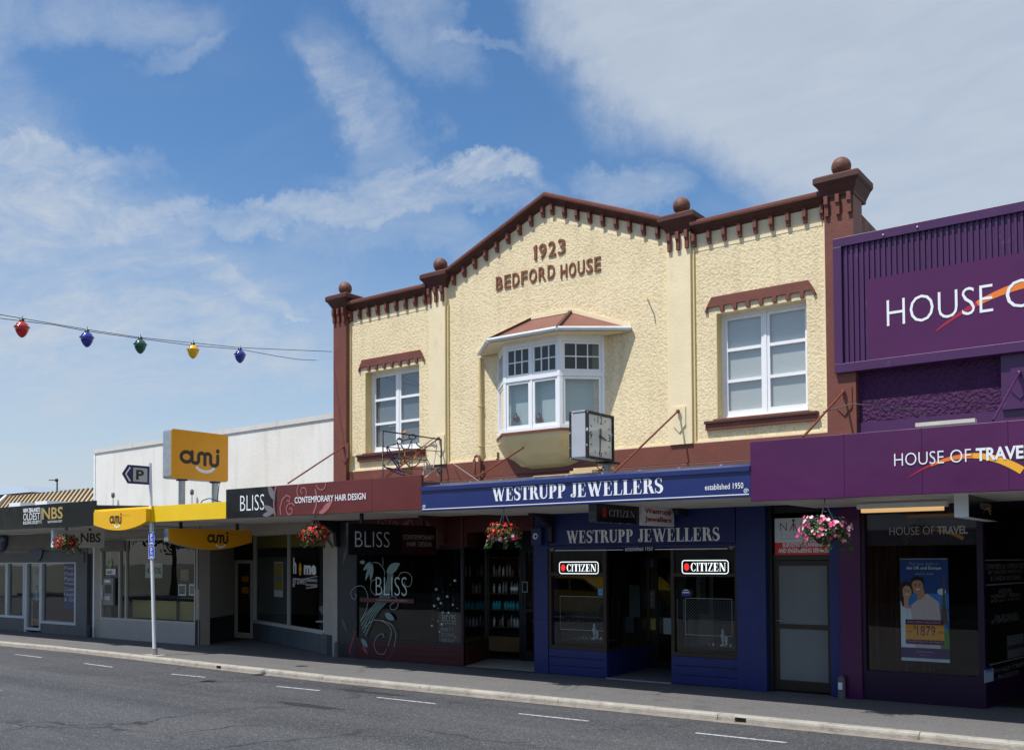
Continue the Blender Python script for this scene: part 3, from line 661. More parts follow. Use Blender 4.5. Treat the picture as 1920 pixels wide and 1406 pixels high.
def upper_window(rect, blind):
    u0, u1, v0, v1 = rect; FW_ = fac(.05)
    w = MB(); w.box(FAC, u0, u0+.012, v0, v1, -.27, -.001, OCHRE)  # left reveal, its shade painted in as ochre
    ringbox(w, FW_, u0+.012, u1, v0, v1, .045, -.20, -.13, WHITE, .06)
    mid = (u0+u1)/2+.006; w.box(FW_, mid-.022, mid+.022, v0+.06, v1-.045, -.20, -.135, WHITE)
    for a, b in ((u0+.057, mid-.022), (mid+.022, u1-.045)):
        ringbox(w, FW_, a+.003, b-.003, v0+.063, v1-.048, .045, -.185, -.145, WHITE, .075)
        bars(w, FW_, a+.048, b-.048, v0+.14, v1-.093, 1, 3, .05, -.185, -.143, WHITE)
    f = w.build('window', BH)
    for a, b in ((u0+.057, mid-.022), (mid+.022, u1-.045)): panes_grid(f, FW_, a+.048, b-.048, v0+.14, v1-.093, 1, 3, .05, -.165, GLU)
    k = MB(); k.box(FW_, u0+.02, u1-.02, v0+.02, v1-.02, -.206, -.202, blind); k.build('blind', f)  # real blind at the right; at the left only an added grey sheet
    return f
fr_ = upper_window(WR, BLIND); fl_ = upper_window(WL, SHEET_G)
mb = MB(); mb.box(FAC, WL[0]+.45, WL[0]+.75, 4.78, 4.80, -.240, -.232, PAPER); mb.build('window_latch', fl_); mb = MB(); mb.box(FAC, WL[0]+.9, WL[0]+1.2, 4.83, 4.85, -.240, -.232, PAPER); mb.build('window_latch', fl_)
for u0, u1, v0, v1 in (WR, WL):
    # toothed hood
    a, b, t0, t1 = u0-.18, u1+.16, v1+.07, v1+.27
    pts = [(a, t0-.02), (a+.035, t0+.06), (a+.12, t1), (b-.12, t1), (b-.035, t0+.06), (b, t0-.02), (b-.04, t0-.04)]
    k = 8; span = (b-a-.08)
    x = b-.04
    for i in range(k-1):
        xa = b-.06-span*(i+.30)/k; xb = b-.06-span*(i+.86)/k
        pts += [(x-.025 if i == 0 else x, t0+.045), (xa-.04, t0+.045)] if i == 0 else []
        pts += [(xb+.06, t0+.045), (xb+.055, t0-.048), (xb-.0, t0-.048), (xb-.005, t0+.045)]
    pts += [(a+.05, t0+.045), (a+.04, t0-.04)]
    mb = MB(); mb.prism(FAC, pts, 0, .035, BROWN); mb.build('window_hood', BH)
    mb = MB(); mb.box(FAC, a, b, v0-.17, v0-.06, 0, .06, BROWN); mb.box(FAC, a-.01, b+.01, v0-.075, v0-.03, 0, .095, BROWN_D); mb.box(FAC, u0-.05, u1+.03, v0-.03, v0, -.1, .04, BROWN); mb.build('window_sill', BH, bevel=.006)
# --- bay window
bay = MB(); YB = .55
BF = [Fr((-10.83, 0, 0), Vector((-10.28, -YB, 0))-Vector((-10.83, 0, 0))), Fr((-10.28, -YB, 0)), Fr((-9.08, -YB, 0), Vector((-8.52, 0, 0))-Vector((-9.08, -YB, 0)))]
LEN = [math.hypot(.55, YB), 1.20, math.hypot(.56, YB)]
z0, z1, zm = 4.27, 5.80, 5.20
BW = bay
BW.prism(Fr((0, 0, 0), (1, 0, 0), (0, 1, 0)), [(-10.87, 0), (-10.30, -YB-.04), (-9.06, -YB-.04), (-8.48, 0)], z0-.04, z0+.0, BROWN)  # sill plate, in plan
baysill = BW.build('bay_window', BH)
bayf = MB()
specs = []
for i, (fr, L) in enumerate(zip(BF, LEN)):
    bayf.box(fr, 0.0, L, z1-.035, z1+.06, -.07, 0, WHITE)              # head
    bayf.box(fr, 0.0, L, z0+.0, z0+.06, -.07, .004, WHITE)
    bayf.box(fr, 0.004, L-.004, zm-.035, zm+.035, -.07, .006, WHITE)
    bayf.box(fr, 0, .05, z0+.06, z1-.035, -.07, .002, WHITE); bayf.box(fr, L-.05, L, z0+.06, z1-.035, -.07, .002, WHITE)
    cells = [(.05, L-.05)] if i != 1 else [(.05, L/2-.02), (L/2+.02, L-.05)]
    if i == 1: bayf.box(fr, L/2-.02, L/2+.02, z0+.06, z1-.035, -.07, 0, WHITE)
    for a, b in cells:
        ringbox(bayf, fr, a+.003, b-.003, z0+.063, zm-.038, .045, -.05, -.012, WHITE, .055)
        ringbox(bayf, fr, a+.003, b-.003, zm+.038, z1-.038, .04, -.05, -.012, WHITE, .05)
        bars(bayf, fr, a+.043, b-.043, zm+.088, z1-.078, 3, 2, .018, -.045, -.016, WHITE)
        specs.append((fr, a, b))
bayf.build('frame', baysill)
for fr, a, b in specs:
    panes_grid(baysill, fr, a+.048, b-.048, z0+.118, zm-.083, 1, 1, 0, -.03, GLU)
    panes_grid(baysill, fr, a+.043, b-.043, zm+.088, z1-.078, 3, 2, .018, -.03, GLD)
mb = MB()
for i, (fr, L) in enumerate(zip(BF, LEN)): mb.box(fr, .06, L-.06, z0+.02, zm-.03, -.16, -.155, NET); 
mb.build('blind', baysill)
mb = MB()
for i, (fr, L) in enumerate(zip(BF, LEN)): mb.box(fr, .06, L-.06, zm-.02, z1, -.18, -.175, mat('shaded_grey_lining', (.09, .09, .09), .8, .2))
mb.prism(Fr((0, 0, 0), (1, 0, 0), (0, 1, 0)), [(-10.75, 0), (-10.27, -YB+.08), (-9.10, -YB+.08), (-8.6, 0)], z1+.0, z1+.02, DARK); mb.build('lining', baysill)
# corbelled base
mb = MB(); lv = [(1.0, z0-.04), (.985, z0-.12), (.94, z0-.17), (.62, z0-.40), (.30, z0-.56), (.14, z0-.61), (.03, z0-.625)]; q = []
for s, z in lv:
    cx = -9.68
    xw = [(-10.85, 0), (-10.28, -YB-.01), (-9.08, -YB-.01), (-8.50, 0)]
    sx = .38+.62*s if s > .1 else .34
    q += [Vector((cx+(a-cx)*sx*(1 if s > .2 else .9), b*s, z)) for a, b in xw]
fs = []
for i in range(len(lv)-1):
    for j in range(3): fs.append((4*i+j, 4*i+4+j, 4*i+5+j, 4*i+1+j))
mb.add(q, fs+[(24, 27, 26, 25)], mat('bay_base_cream', (.66, .54, .30), .5, .4, var=(2, .06), grime=((.35, .27, .14), 4, .6, .9)))
mb.build('corbel_base', baysill)
# roof of the bay
EO = .23
ev = [Vector((-11.22, -.02, z1+.12)), Vector((-10.42, -YB-EO, z1+.12)), Vector((-8.96, -YB-EO, z1+.12)), Vector((-7.98, -.02, z1+.12))]
rg = [P(995, 597, 0), P(1070, 583, 0)]; rg = [Vector((rg[0].x, 0, rg[0].z-.03)), Vector((rg[1].x, 0, rg[1].z-.03))]
RR = mat('bay_roof_brown_sheet', (.19, .075, .058), .5, .4, var=(3, .08))
mb = MB(); mb.add([ev[0], ev[1], ev[2], ev[3], rg[0], rg[1]], [(0, 1, 4), (1, 2, 5, 4), (2, 3, 5)], RR); mb.build('roof', baysill)
mb = MB()
for a, b in ((ev[1], rg[0]), (ev[2], rg[1])):
    d = (b-a).normalized(); s_ = d.cross(Vector((0, 0, 1))).normalized()*.028; up = Vector((0, 0, .045))
    q = [a-s_, a+s_, a-s_+up, a+s_+up, b-s_, b+s_, b-s_+up, b+s_+up]; mb = MB(); mb.hexa(q, BROWN_D); mb.build('ridge_capping', baysill)
mb = MB()
for a, b in ((rg[0], rg[1]), (rg[0], ev[0]+Vector((-.1, 0, 0))), (rg[1], ev[3])):
    mb.hexa([Vector((a.x, -.02, a.z)), Vector((b.x, -.02, b.z)), Vector((a.x, -.02, a.z+.07)), Vector((b.x, -.02, b.z+.07)), Vector((a.x, .02, a.z)), Vector((b.x, .02, b.z)), Vector((a.x, .02, a.z+.07)), Vector((b.x, .02, b.z+.07))], CREAM_S)
mb.build('flashing', baysill)
mb = MB()
for a, b in zip(ev, ev[1:]):
    d = (b-a).normalized(); o_ = d.cross(Vector((0, 0, 1))).normalized()
    pr = [(-.01, .0), (.05, .0), (.065, -.025), (.065, -.04), (.045, -.068), (-.01, -.068)]
    e0 = a; e1 = b
    q = [e0+o_*x+Vector((0, 0, z+.02)) for x, z in pr]+[e1+o_*x+Vector((0, 0, z+.02)) for x, z in pr]; k = len(pr)
    mb.add(q, [(i, (i+1) % k, k+(i+1) % k, k+i) for i in range(k)]+[tuple(range(k-1, -1, -1)), tuple(range(k, 2*k))], mat('aged_white_gutter', (.62, .65, .68), .4, .5, var=(5, .08), grime=((.3, .3, .3), 8, .66, .85)))
mb.build('gutter', baysill)
mb = MB(); mb.prism(Fr((0, 0, 0), (1, 0, 0), (0, 1, 0)), [(p.x, p.y) for p in ev], z1+.06, z1+.065, CREAM_S); mb.build('eave_soffit', baysill)
mb = MB(); dx = P(904, 690).x; mb.tube([(dx, -.06, z1+.02), (dx, -.06, 3.95), (dx, -.06, 3.90)], .033, OCHRE, 10); mb.box(Fr((dx, 0, 0)), -.04, .04, 4.9, 4.93, 0, .1, OCHRE); mb.box(Fr((dx, 0, 0)), -.04, .04, 4.15, 4.18, 0, .1, OCHRE); mb.build('downpipe', BH)
pb = P(894, 870, -.1); mb = MB(); mb.tube([(pb.x-.03, -.14, 3.62), (pb.x-.03, -.14, 3.9), (pb.x-.01, -.14, 3.955), (pb.x+.04, -.14, 3.975), (pb.x+.09, -.14, 3.955), (pb.x+.10, -.14, 3.9), (pb.x+.10, -.14, 3.25)], .028, BROWN, 8); mb.build('vent_pipe', BH)
mb = MB(); h = P(1222, 560); mb.tube([(h.x-.1, -.02, h.z+.07), (h.x-.02, -.16, h.z+.06), (h.x, -.16, h.z-.08)], .012, OCHRE, 6); mb.build('wall_hook', BH)
# two dark red ornaments inside the bay glass
for px in (968, 1011):
    c = P(px, 785, -YB+.10); mb = MB(); mb.ball(c, .062, mat('dark_red_ornament', (.10, .008, .02), .35), 14, 8); mb.tube([c+Vector((0, 0, .05)), c+Vector((0, 0, .10))], .015, BLACKM, 6)
    mb.build('hanging_ornament', kind=None, label='dark red paper ornament behind the %s pane of the bay window' % ('left front' if px < 1000 else 'middle'), cat='ornament', group='ornaments in the bay window')

# ================================================================== ground floor of the two-storey building
mb = MB(); mb.box(FAC, -14.6, -11.6, 2.28, 3.2, -.3, -.02, MAROON_P); mb.box(FAC, -11.6, -10.03, 2.55, 3.2, -.3, -.02, MAROON_P); mb.build('bulkhead', BH)
mb = MB(); mb.box(FAC, -15.12, -14.60, 0, 3.3, -.3, .0, GREYD); mb.build('column', BH)
# salon window
XS0, XS1 = -14.60, -11.68
mb = MB(); 
for i in range(3): mb.box(FAC, XS0, XS1, .02+i*.125, .02+i*.125+.118, -.06, .0, MAROON_P)
mb.box(FAC, XS0, XS1, 0, .39, -.12, -.012, MAROON_P); mb.build('stall_riser', BH)
rc = Vector((-12.17, 1.41, 0)); c0 = Vector((XS1, 0, 0)); spl = Fr(c0, rc-c0); Ls = (rc-c0).length
# (splay faces +x: u runs from the corner back, normal must point to +x)
spl = Fr(c0, rc-c0)
wf = MB(); ringbox(wf, FAC, XS0, XS1-.02, .39, 2.28, .045, -.07, .0, BLACKM); win = wf.build('display_window', BH)
k = MB(); k.box(FAC, XS0+.045, XS1-.065, .435, 2.235, -.045, -.039, GL); k.build('pane', win)
wf = MB(); 
sgn = 1 if spl.N.x > 0 else -1
ringbox(wf, spl, .02, Ls-.04, .39, 2.28, .04, -.06, .0, BLACKM); wf.box(spl, 0, Ls, 2.28, 3.0, -.06, 0, MAROON_P); win2 = wf.build('display_window', BH)
k = MB(); k.box(spl, .06, Ls-.08, .43, 2.24, -.04, -.035, GLC); k.build('pane', win2)
mb = MB(); mb.box(spl, .0, Ls, 0, .39, -.08, 0, MAROON_P); mb.build('stall_riser', BH)
# salon door wall at the back of the recess
mb = MB(); Fb = fac(1.45); dxa, dxb = -12.15, -10.03
mb.box(Fb, dxa, dxb, 2.25, 3.0, -.08, 0, BLACKM); mb.box(Fb, -11.42, -11.33, 0, 2.25, -.06, .01, BLACKM); mb.box(Fb, dxa, dxb, 0, .06, -.06, .0, BLACKM); mb.build('door_surround', BH)
d = MB(); ringbox(d, Fb, -11.33, -10.38, .06, 2.25, .07, -.05, 0, BLACKM, .16); d.box(Fb, -11.26, -10.45, .98, 1.05, -.045, -.005, BLACKM); dd = d.build('door', BH)
k = MB(); k.box(Fb, -11.26, -10.45, .22, 2.18, -.03, -.025, GLC); k.build('pane', dd)
mb = MB(); mb.tube([Fb.p(-10.52, .85, .04), Fb.p(-10.52, 1.25, .04)], .012, GALV, 8); mb.build('handle', dd)
mb = MB(); mb.box(FAC, -10.05, -10.0, 0, 3.0, -1.5, -.02, BLUE); mb.build('recess_wall', BH)
mb = MB(); mb.add([(XS1+.02, -.03, .018), (-10.05, -.03, .018), (-10.05, 1.42, .018), (-12.15, 1.42, .018)], [(0, 1, 2, 3)], mat('pale_step_tiles', (.42, .40, .35), .6, .4, var=(3, .1), grime=((.2, .18, .15), 5, .55, .8))); mb.build('entrance_floor', BH)
# salon room
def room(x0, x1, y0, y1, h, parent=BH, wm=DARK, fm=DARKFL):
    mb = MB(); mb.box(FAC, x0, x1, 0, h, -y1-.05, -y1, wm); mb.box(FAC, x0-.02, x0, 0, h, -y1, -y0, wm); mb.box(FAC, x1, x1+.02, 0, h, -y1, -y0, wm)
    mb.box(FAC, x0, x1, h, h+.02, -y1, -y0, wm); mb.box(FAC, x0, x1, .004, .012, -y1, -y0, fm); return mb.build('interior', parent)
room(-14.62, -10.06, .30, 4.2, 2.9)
# columns and shopfront of the jeweller
mb = MB(); mb.box(FAC, -10.0, -9.72, 0, 3.3, -.3, .02, BLUE)
for i in range(1, 12): mb.box(FAC, -10.0, -9.72, i*.24, i*.24+.006, .02, .024, BLUE_F)
mb.build('column', BH, bevel=.006)
XJ = [-9.72, -8.52, -7.30, -6.13]
for a, b in ((XJ[0], XJ[1]), (XJ[2], XJ[3])):
    mb = MB(); mb.box(FAC, a, b, 0, .46, -.12, -.02, BLUE)
    mb.build('stall_riser', BH)
    for i in range(3):
        k = MB(); k.box(FAC, a, b, .012+i*.15, .012+i*.15+.14, -.02, .004, BLUE); k.build('board', BH, bevel=.006)
    w = MB(); ringbox(w, FAC, a, b, .46, 2.22, .06, -.08, .0, BRONZE, .06); w.box(FAC, a+.06, b-.06, 1.74, 1.80, -.08, -.002, BRONZE); wn = w.build('display_window', BH)
    k = MB(); k.box(FAC, a+.06, b-.06, .52, 1.74, -.05, -.045, GL); k.build('pane', wn)
    k = MB(); k.box(FAC, a+.06, b-.06, 1.80, 2.16, -.05, -.03, BLACK); k.build('transom_panel', wn)
# splays into the jeweller's doorway
cA, cB = Vector((XJ[1], 0, 0)), Vector((-8.62, 1.75, 0)); sA = Fr(cA, cB-cA)
cC, cD = Vector((-7.40, 1.75, 0)), Vector((XJ[2], 0, 0)); sB = Fr(cC, cD-cC)
for fr, L in ((sA, (cB-cA).length), (sB, (cC-cD).length)):
    mb = MB(); mb.box(fr, 0, L, 0, .46, -.07, 0, BLUE); mb.build('stall_riser', BH)
    w = MB(); ringbox(w, fr, .0, L, .46, 2.22, .05, -.06, .0, BRONZE); wn = w.build('display_window', BH)
    k = MB(); k.box(fr, .05, L-.05, .51, 2.17, -.035, -.03, GL); k.build('pane', wn)
Fd = fac(1.75)
w = MB(); w.box(Fd, -8.62, -7.36, 2.10, 2.22, -.06, 0, BRONZE); w.box(Fd, -8.62, -7.36, 2.22, 2.9, -.06, 0, BLACKM); w.box(Fd, -8.62, -8.54, 0, 2.1, -.06, 0, BRONZE); w.box(Fd, -8.02, -7.95, 0, 2.1, -.06, 0, BRONZE); w.build('door_surround', BH)
for a, b in ((-8.54, -8.02), (-7.95, -7.38)):
    d = MB(); ringbox(d, Fd, a, b, .03, 2.1, .06, -.05, -.005, BRONZE, .14); dd = d.build('door', BH); k = MB(); k.box(Fd, a+.06, b-.06, .17, 2.04, -.03, -.025, GL); k.build('pane', dd)
    k = MB(); hx = b-.03 if a < -8.2 else a+.03; k.tube([Fd.p(hx, .9, .04), Fd.p(hx, 1.3, .04)], .012, GALV, 8); k.build('handle', dd)
mb = MB(); mb.add([(XJ[1], -.02, .018), (XJ[2], -.02, .018), (-7.4, 1.75, .018), (-8.62, 1.75, .018)], [(0, 1, 2, 3)], mat('doorway_mat', (.15, .15, .145), .8, .2, var=(8, .1))); mb.box(FAC, XJ[1], XJ[2], 0, .020, .021, .04, GALV); mb.build('entrance_floor', BH)
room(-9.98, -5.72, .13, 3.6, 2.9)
mb = MB(); mb.box(FAC, XJ[3], -5.66, 0, 3.3, -.3, .06, BLUE); mb.build('column', BH, bevel=.006)
# bulkhead over the jeweller
mb = MB(); mb.box(FAC, -9.72, XJ[3], 2.86, 3.3, -.3, -.01, BLUE_R); mb.build('roughcast_wall', BH)
mb = MB(); mb.box(FAC, -9.72, XJ[3], 2.22, 2.262, -.3, .03, BLUE); mb.box(FAC, -9.72, XJ[3], 2.262, 2.86, -.3, .0, BLUE); mb.build('bulkhead', BH, bevel=.005)
mb = MB(); mb.tube([(-9.9, -.06, 2.87), (-6.0, -.06, 2.87)], .035, BLUE, 8); mb.build('conduit', BH)
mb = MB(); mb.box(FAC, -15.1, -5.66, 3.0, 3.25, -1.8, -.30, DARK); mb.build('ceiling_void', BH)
# stairway door
DX0, DX1 = x_(1452, 1200, .12), x_(1562, 1200, .12)
Fs = fac(.12)
mb = MB(); mb.box(FAC, -5.66, DX0, 0, 3.3, -.3, -.05, BLACKM); mb.box(Fs, DX0, DX1, 2.72, 3.3, -.1, 0, BLACKM); mb.box(Fs, DX0, DX1, 2.0, 2.10, -.08, .01, BRONZE); mb.build('door_surround', BH)
d = MB(); ringbox(d, Fs, DX0, DX1, .03, 1.99, .075, -.06, 0, BRONZE, .15); d.box(Fs, DX0+.075, DX1-.075, .96, 1.03, -.06, 0, BRONZE); dd = d.build('door', BH)
FROST = mat('frosted_glass', (.17, .19, .19), .25, .5, var=(2, .08))
for a, b in ((.18, .96), (1.03, 1.915)): k = MB(); k.box(Fs, DX0+.075, DX1-.075, a, b, -.03, -.02, FROST); k.build('pane', dd)
k = MB(); k.tube([Fs.p(DX0+.06, 1.08, .0), Fs.p(DX0+.06, 1.08, .05), Fs.p(DX0+.15, 1.08, .05)], .012, GALV, 8); k.build('handle', dd)
mb = MB(); mb.box(Fs, DX1, DX1+.16, 0, 3.3, -.1, .12, BLUE); mb.build('column', BH)
mb = MB(); mb.box(FAC, DX1+.16, -4.24, 0, 3.3, -.3, .05, PURP); mb.build('column', BH)
# ================================================================== CANOPIES
YC = -2.45; CF = fac(YC)
def canopy(name, label, x0, x1, zb, zt, facem, roofz=3.45, soff=SOFFIT, yb=-.06, roofm=ROOFG, front_roof=None):
    t = thing(name, ((x0+x1)/2, YC, zb), label, 'canopy')
    mb = MB(); mb.box(CF, x0, x1, zb, zt, -.06, 0, facem); f = mb.build('fascia', t, bevel=.004)
    mb = MB(); mb.box(FAC, x0, x1, zb+.01, zb+.04, -yb, -YC-.06, soff)
    mb.build('soffit', t)
    fz = front_roof or zt-.12
    mb = MB(); mb.hexa([Vector(p) for p in ((x0, YC+.06, fz), (x1, YC+.06, fz), (x0, YC+.06, fz+.02), (x1, YC+.06, fz+.02), (x0, yb, roofz), (x1, yb, roofz), (x0, yb, roofz+.02), (x1, yb, roofz+.02))], roofm)
    mb.build('roof_sheet', t)
    for x in (x0, x1-.03):
        mb = MB(); mb.add([(x, YC+.06, zb+.01), (x, yb, zb+.01), (x, yb, roofz), (x, YC+.06, fz)], [(0, 1, 2, 3)], facem); mb.add([(x+.03, YC+.06, zb+.01), (x+.03, yb, zb+.01), (x+.03, yb, roofz), (x+.03, YC+.06, fz)], [(3, 2, 1, 0)], facem); mb.build('end_panel', t)
    return t, f
def cx_(px, py): return P(px, py, YC).x
def cz_(px, py): return P(px, py, YC).z
XN0, XN1, XM, XB, XW, XP = -34.0, cx_(177, 960), cx_(424, 950), cx_(790, 940), cx_(1407, 905), 3.0
cN, fN = canopy('canopy', 'shop canopy at the far left with glossy black fascia and gold letters', XN0, XN1, cz_(177, 985), cz_(177, 938), BLACK, 3.35)
cM, fM = canopy('canopy', 'shop canopy with plain bright yellow fascia', XN1, XM, cz_(424, 972), cz_(424, 940), YELP, 3.3)
cB, fB = canopy('canopy', 'shop canopy with half black, half maroon fascia and pale scroll pattern', XM, XB, cz_(424, 972), cz_(424, 917.6), MAROON, 3.40)
cW, fW = canopy('canopy', 'shop canopy with blue fascia, white serif letters and ribbed iron roof', XB, XW, cz_(1407, 931), cz_(1407, 881), BLUE_F, 3.46, front_roof=cz_(1407, 881)+.04)
cP, fP = canopy('canopy', 'shop canopy with deep purple fascia and orange arc at the right', XW, XP, cz_(1408, 940), cz_(1408, 828), PURP, 3.60)
# fascia face sheets and print
mb = MB(); bx = cx_(519, 940); mb.box(CF, XM+.002, bx, cz_(424, 972)+.002, cz_(424, 917.6)-.002, 0, .004, BLACK); mb.build('black_panel', cB)
SCRW = mat('pale_pink_scroll_print', (.36, .12, .13), .4); SCRG = mat('grey_leaf_print', (.17, .15, .17), .4)
def spiral(u, v, r0_, turns, a0, dirn=1, k=36): return [(u+r0_*(1-j/k*.85)*math.cos(a0+dirn*2*math.pi*turns*j/k), v+r0_*(1-j/k*.85)*math.sin(a0+dirn*2*math.pi*turns*j/k)) for j in range(k+1)]
def leaf(mb, fr, u, v, L, w, ang, m, n): 
    p = []; k = 8
    for s in (1, -1):
        for j in range(k+1):
            t = j/k if s == 1 else 1-j/k; x = t*L; y = s*w*math.sin(math.pi*t)**.8*(1-.3*t); p.append((u+x*math.cos(ang)-y*math.sin(ang), v+x*math.sin(ang)+y*math.cos(ang)))
    mb.poly(fr, p[:k]+p[k+1:-1], m, n)
zb, zt = cz_(424, 972), cz_(424, 917.6); H = zt-zb
mb = MB(); u = bx
mb.ribbon(CF, arc(u+.42, zb+.25, .5, .62, 110, 205, 14)[:], .03, SCRW, .006)
mb.ribbon(CF, [(u+x*1, zb+z) for x, z in [(.12, .02), (.10, .15), (.16, .30), (.28, .38), (.38, .34), (.36, .26), (.29, .28)]], .028, SCRW, .0065)
mb.ribbon(CF, spiral(u+.72, zb+.42, .17, 1.4, 2.0), .024, SCRW, .007)
mb.ribbon(CF, spiral(u+.38, zb+.10, .14, 1.3, 0.5), .024, SCRW, .0075)
mb.ribbon(CF, [(u+x, zb+z) for x, z in [(1.0, .01), (1.08, .16), (1.1, .3), (1.05, .45)]], .035, SCRW, .006)
mb.ribbon(CF, spiral(u+1.25, zb+.56, .17, .7, 3.3), .022, SCRW, .008)
leaf(mb, CF, u+1.22, zb+.03, .34, .07, .6, SCRW, .007); leaf(mb, CF, u+1.15, zb+.02, .24, .05, .25, SCRW, .0085)
leaf(mb, CF, u-.05, zb+.30, .36, .08, 2.15, SCRG, .008); leaf(mb, CF, u-.02, zb+.06, .40, .07, 2.75, SCRG, .0085); leaf(mb, CF, u-.40, zb+.03, .3, .05, .1, SCRG, .009)
for v in mb.v: v.z = min(max(v.z, zb+.003), zt-.003)
mb.build('scroll_print', cB, kind='stuff')
mb = MB(); text(mb, CF, 'BLISS', cx_(451, 950), cx_(496, 950), P(451, 958, YC).z, P(451, 929, YC).z, TXTW, .008, offset=-.012)
mb.build('lettering', cB)
mb = MB(); text(mb, CF, 'CONTEMPORARY HAIR DESIGN', cx_(553, 940), cx_(686, 932), P(553, 943.5, YC).z, P(553, 932, YC).z, TXTW, .008, offset=.01); mb.build('lettering', cB)
mb = MB(); mb.box(CF, cx_(697, 930), cx_(697, 930)+.008, zb, zt, 0, .002, MAROON_P); mb.build('panel_joint', cB)
# blue fascia
zb, zt = cz_(1407, 931), cz_(1407, 881)
mb = MB(); mb.box(CF, XB+.02, XW-.02, zb+.028, zb+.040, 0, .004, TXTW); mb.hexa([CF.p(*q) for q in ((XB, zt-.012, -.06), (XW, zt-.012, -.06), (XB, zt+.085, -.06), (XW, zt+.085, -.06), (XB, zt-.012, .025), (XW, zt-.012, .025), (XB, zt+.05, .025), (XW, zt+.05, .025))], BLUE_F); mb.build('trim', cW)
mb = MB(); serif(mb, CF, 'WESTRUPP', cx_(923, 925), cx_(1062, 920), P(1244, 923.5, YC).z, P(1244, 895, YC).z, TXTW, .005); mb.build('lettering', cW); mb = MB()
serif(mb, CF, 'JEWELLERS', cx_(1069, 920), cx_(1244, 910), P(1244, 923.5, YC).z, P(1244, 895, YC).z, TXTW, .005); mb.build('lettering', cW)
mb = MB(); text(mb, CF, 'established 1950', cx_(1322, 915), cx_(1394, 912), P(1322, 919, YC).z, P(1322, 908, YC).z, TXTW, .005, offset=.005); mb.build('lettering', cW)
mb = MB()
for c in (XB+.06, XW-.06): mb.ribbon(CF, spiral(c, zb+.075, .035, 1.5, 0), .008, TXTW, .006)
mb.build('corner_scroll', cW, kind='stuff')
# roof ribs of the blue canopy
rb = MB(); 
for i in range(9):
    x = XB+.35+i*(XW-XB-.5)/8.5; m_ = MB(); m_.hexa([Vector(p) for p in ((x, YC+.07, zt+.06), (x+.035, YC+.07, zt+.06), (x, YC+.07, zt+.105), (x+.035, YC+.07, zt+.105), (x, -.08, 3.48), (x+.035, -.08, 3.48), (x, -.08, 3.515), (x+.035, -.08, 3.515))], GALV); m_.build('roof_rib', cW)
# planks lying on the blue canopy under the clock
for i, (a, b, y, z, w) in enumerate(((1000, 1075, -1.2, 3.36, .16), (1068, 1110, -.9, 3.43, .18), (1075, 1140, -.65, 3.50, .22), (1090, 1150, -1.3, 3.32, .2))):
    X0, X1 = P(a, 890, y).x, P(b, 890, y).x; mb = MB(); mb.box(fac(y), X0, X1, z, z+.05, -w, 0, TIMBER); mb.build('timber_plank', label=['pale timber plank lying leftmost on the blue canopy roof', 'pale short timber plank in the middle of the stack beside the clock post', 'pale timber plank topmost of the stack against the brown wall', 'pale timber plank at the foot of the clock post'][i], cat='plank', group='planks on the blue canopy')
# purple fascia print
zb = cz_(1408, 940)
def hot(mb, fr, u0, z0, h, uo, offs=-.012, m=TXTW, mt=None, arcm=None, n=.006, full=True, w=None):
    """HOUSE OF TRAVEL with bold last word and the rising arc; w = total width"""
    text(mb, fr, 'HOUSE OF', u0, u0+w*.555, z0, z0+h, m, n, offset=offs)
    text(mb, fr, 'TRAVEL', u0+w*.60, u0+w, z0, z0+h, mt or m, n, offset=.028)
ARC = mat('orange_arc_print', (.80, .20, .02), .4); t = ARC.node_tree
def swoosh(mb, fr, u0, z0, w, h, n=.004, mats=None):
    k = 24; pts = []; ws = []
    for j in range(k+1):
        s = j/k; u_ = u0+w*s; v_ = z0+h*(1.0-((s-.55)/.55)**2*.95) if s < .55 else z0+h*(1-((s-.55)/.45)**2*.9); pts.append((u_, v_)); ws.append(h*(.03+.36*s**.8))
    cols = mats
    for a in range(3):
        i0, i1 = (0, 5, 14)[a], (5, 14, 24)[a]; mb.ribbon(fr, pts[i0:i1+1], ws[i0:i1+1], cols[a], n)
ARCS = [mat('crimson_arc_print', (.36, .015, .05), .4), mat('orange_arc_print', (.80, .13, .01), .4), mat('amber_arc_print', (.85, .42, .03), .4)]
mb = MB(); u0 = cx_(1677, 860); z0 = P(1677, 874, YC).z; z1_ = P(1677, 850.5, YC).z; uT = cx_(1830, 850)
text(mb, CF, 'HOUSE', u0, cx_(1770, 860), z0, z1_, TXTW, .010, offset=-.010); text(mb, CF, 'OF', cx_(1782, 860), cx_(1821, 855), z0, z1_, TXTW, .010, offset=-.010)
text(mb, CF, 'TRAVEL', uT, cx_(1935, 845), z0, z1_, TXTW, .010, offset=.03); mb.build('lettering', cP)
mb = MB(); swoosh(mb, CF, cx_(1703, 890), P(1703, 897, YC).z, cx_(1917, 880)-cx_(1703, 890), .22, .005, ARCS); mb.build('arc_print', cP)
for px in (1582, 1728, 1890): mb = MB(); mb.box(CF, cx_(px, 850), cx_(px, 850)+.006, zb, cz_(1408, 828), 0, .002, PURP_D); mb.build('panel_joint', cP)
for i, (a, b) in enumerate(((1716, 1828), (1908, 1990))):
    X0, X1 = P(a, 795, -1.9).x, P(b, 790, -1.9).x; zz_ = P(a, 800, -1.9).z; mb = MB(); mb.box(fac(-1.9), X0, X1, zz_, zz_+.045, -.12, 0, mat('dull_cream_strip', (.55, .53, .47), .6, var=(5, .1))); mb.build('roof_vent_strip', cP)
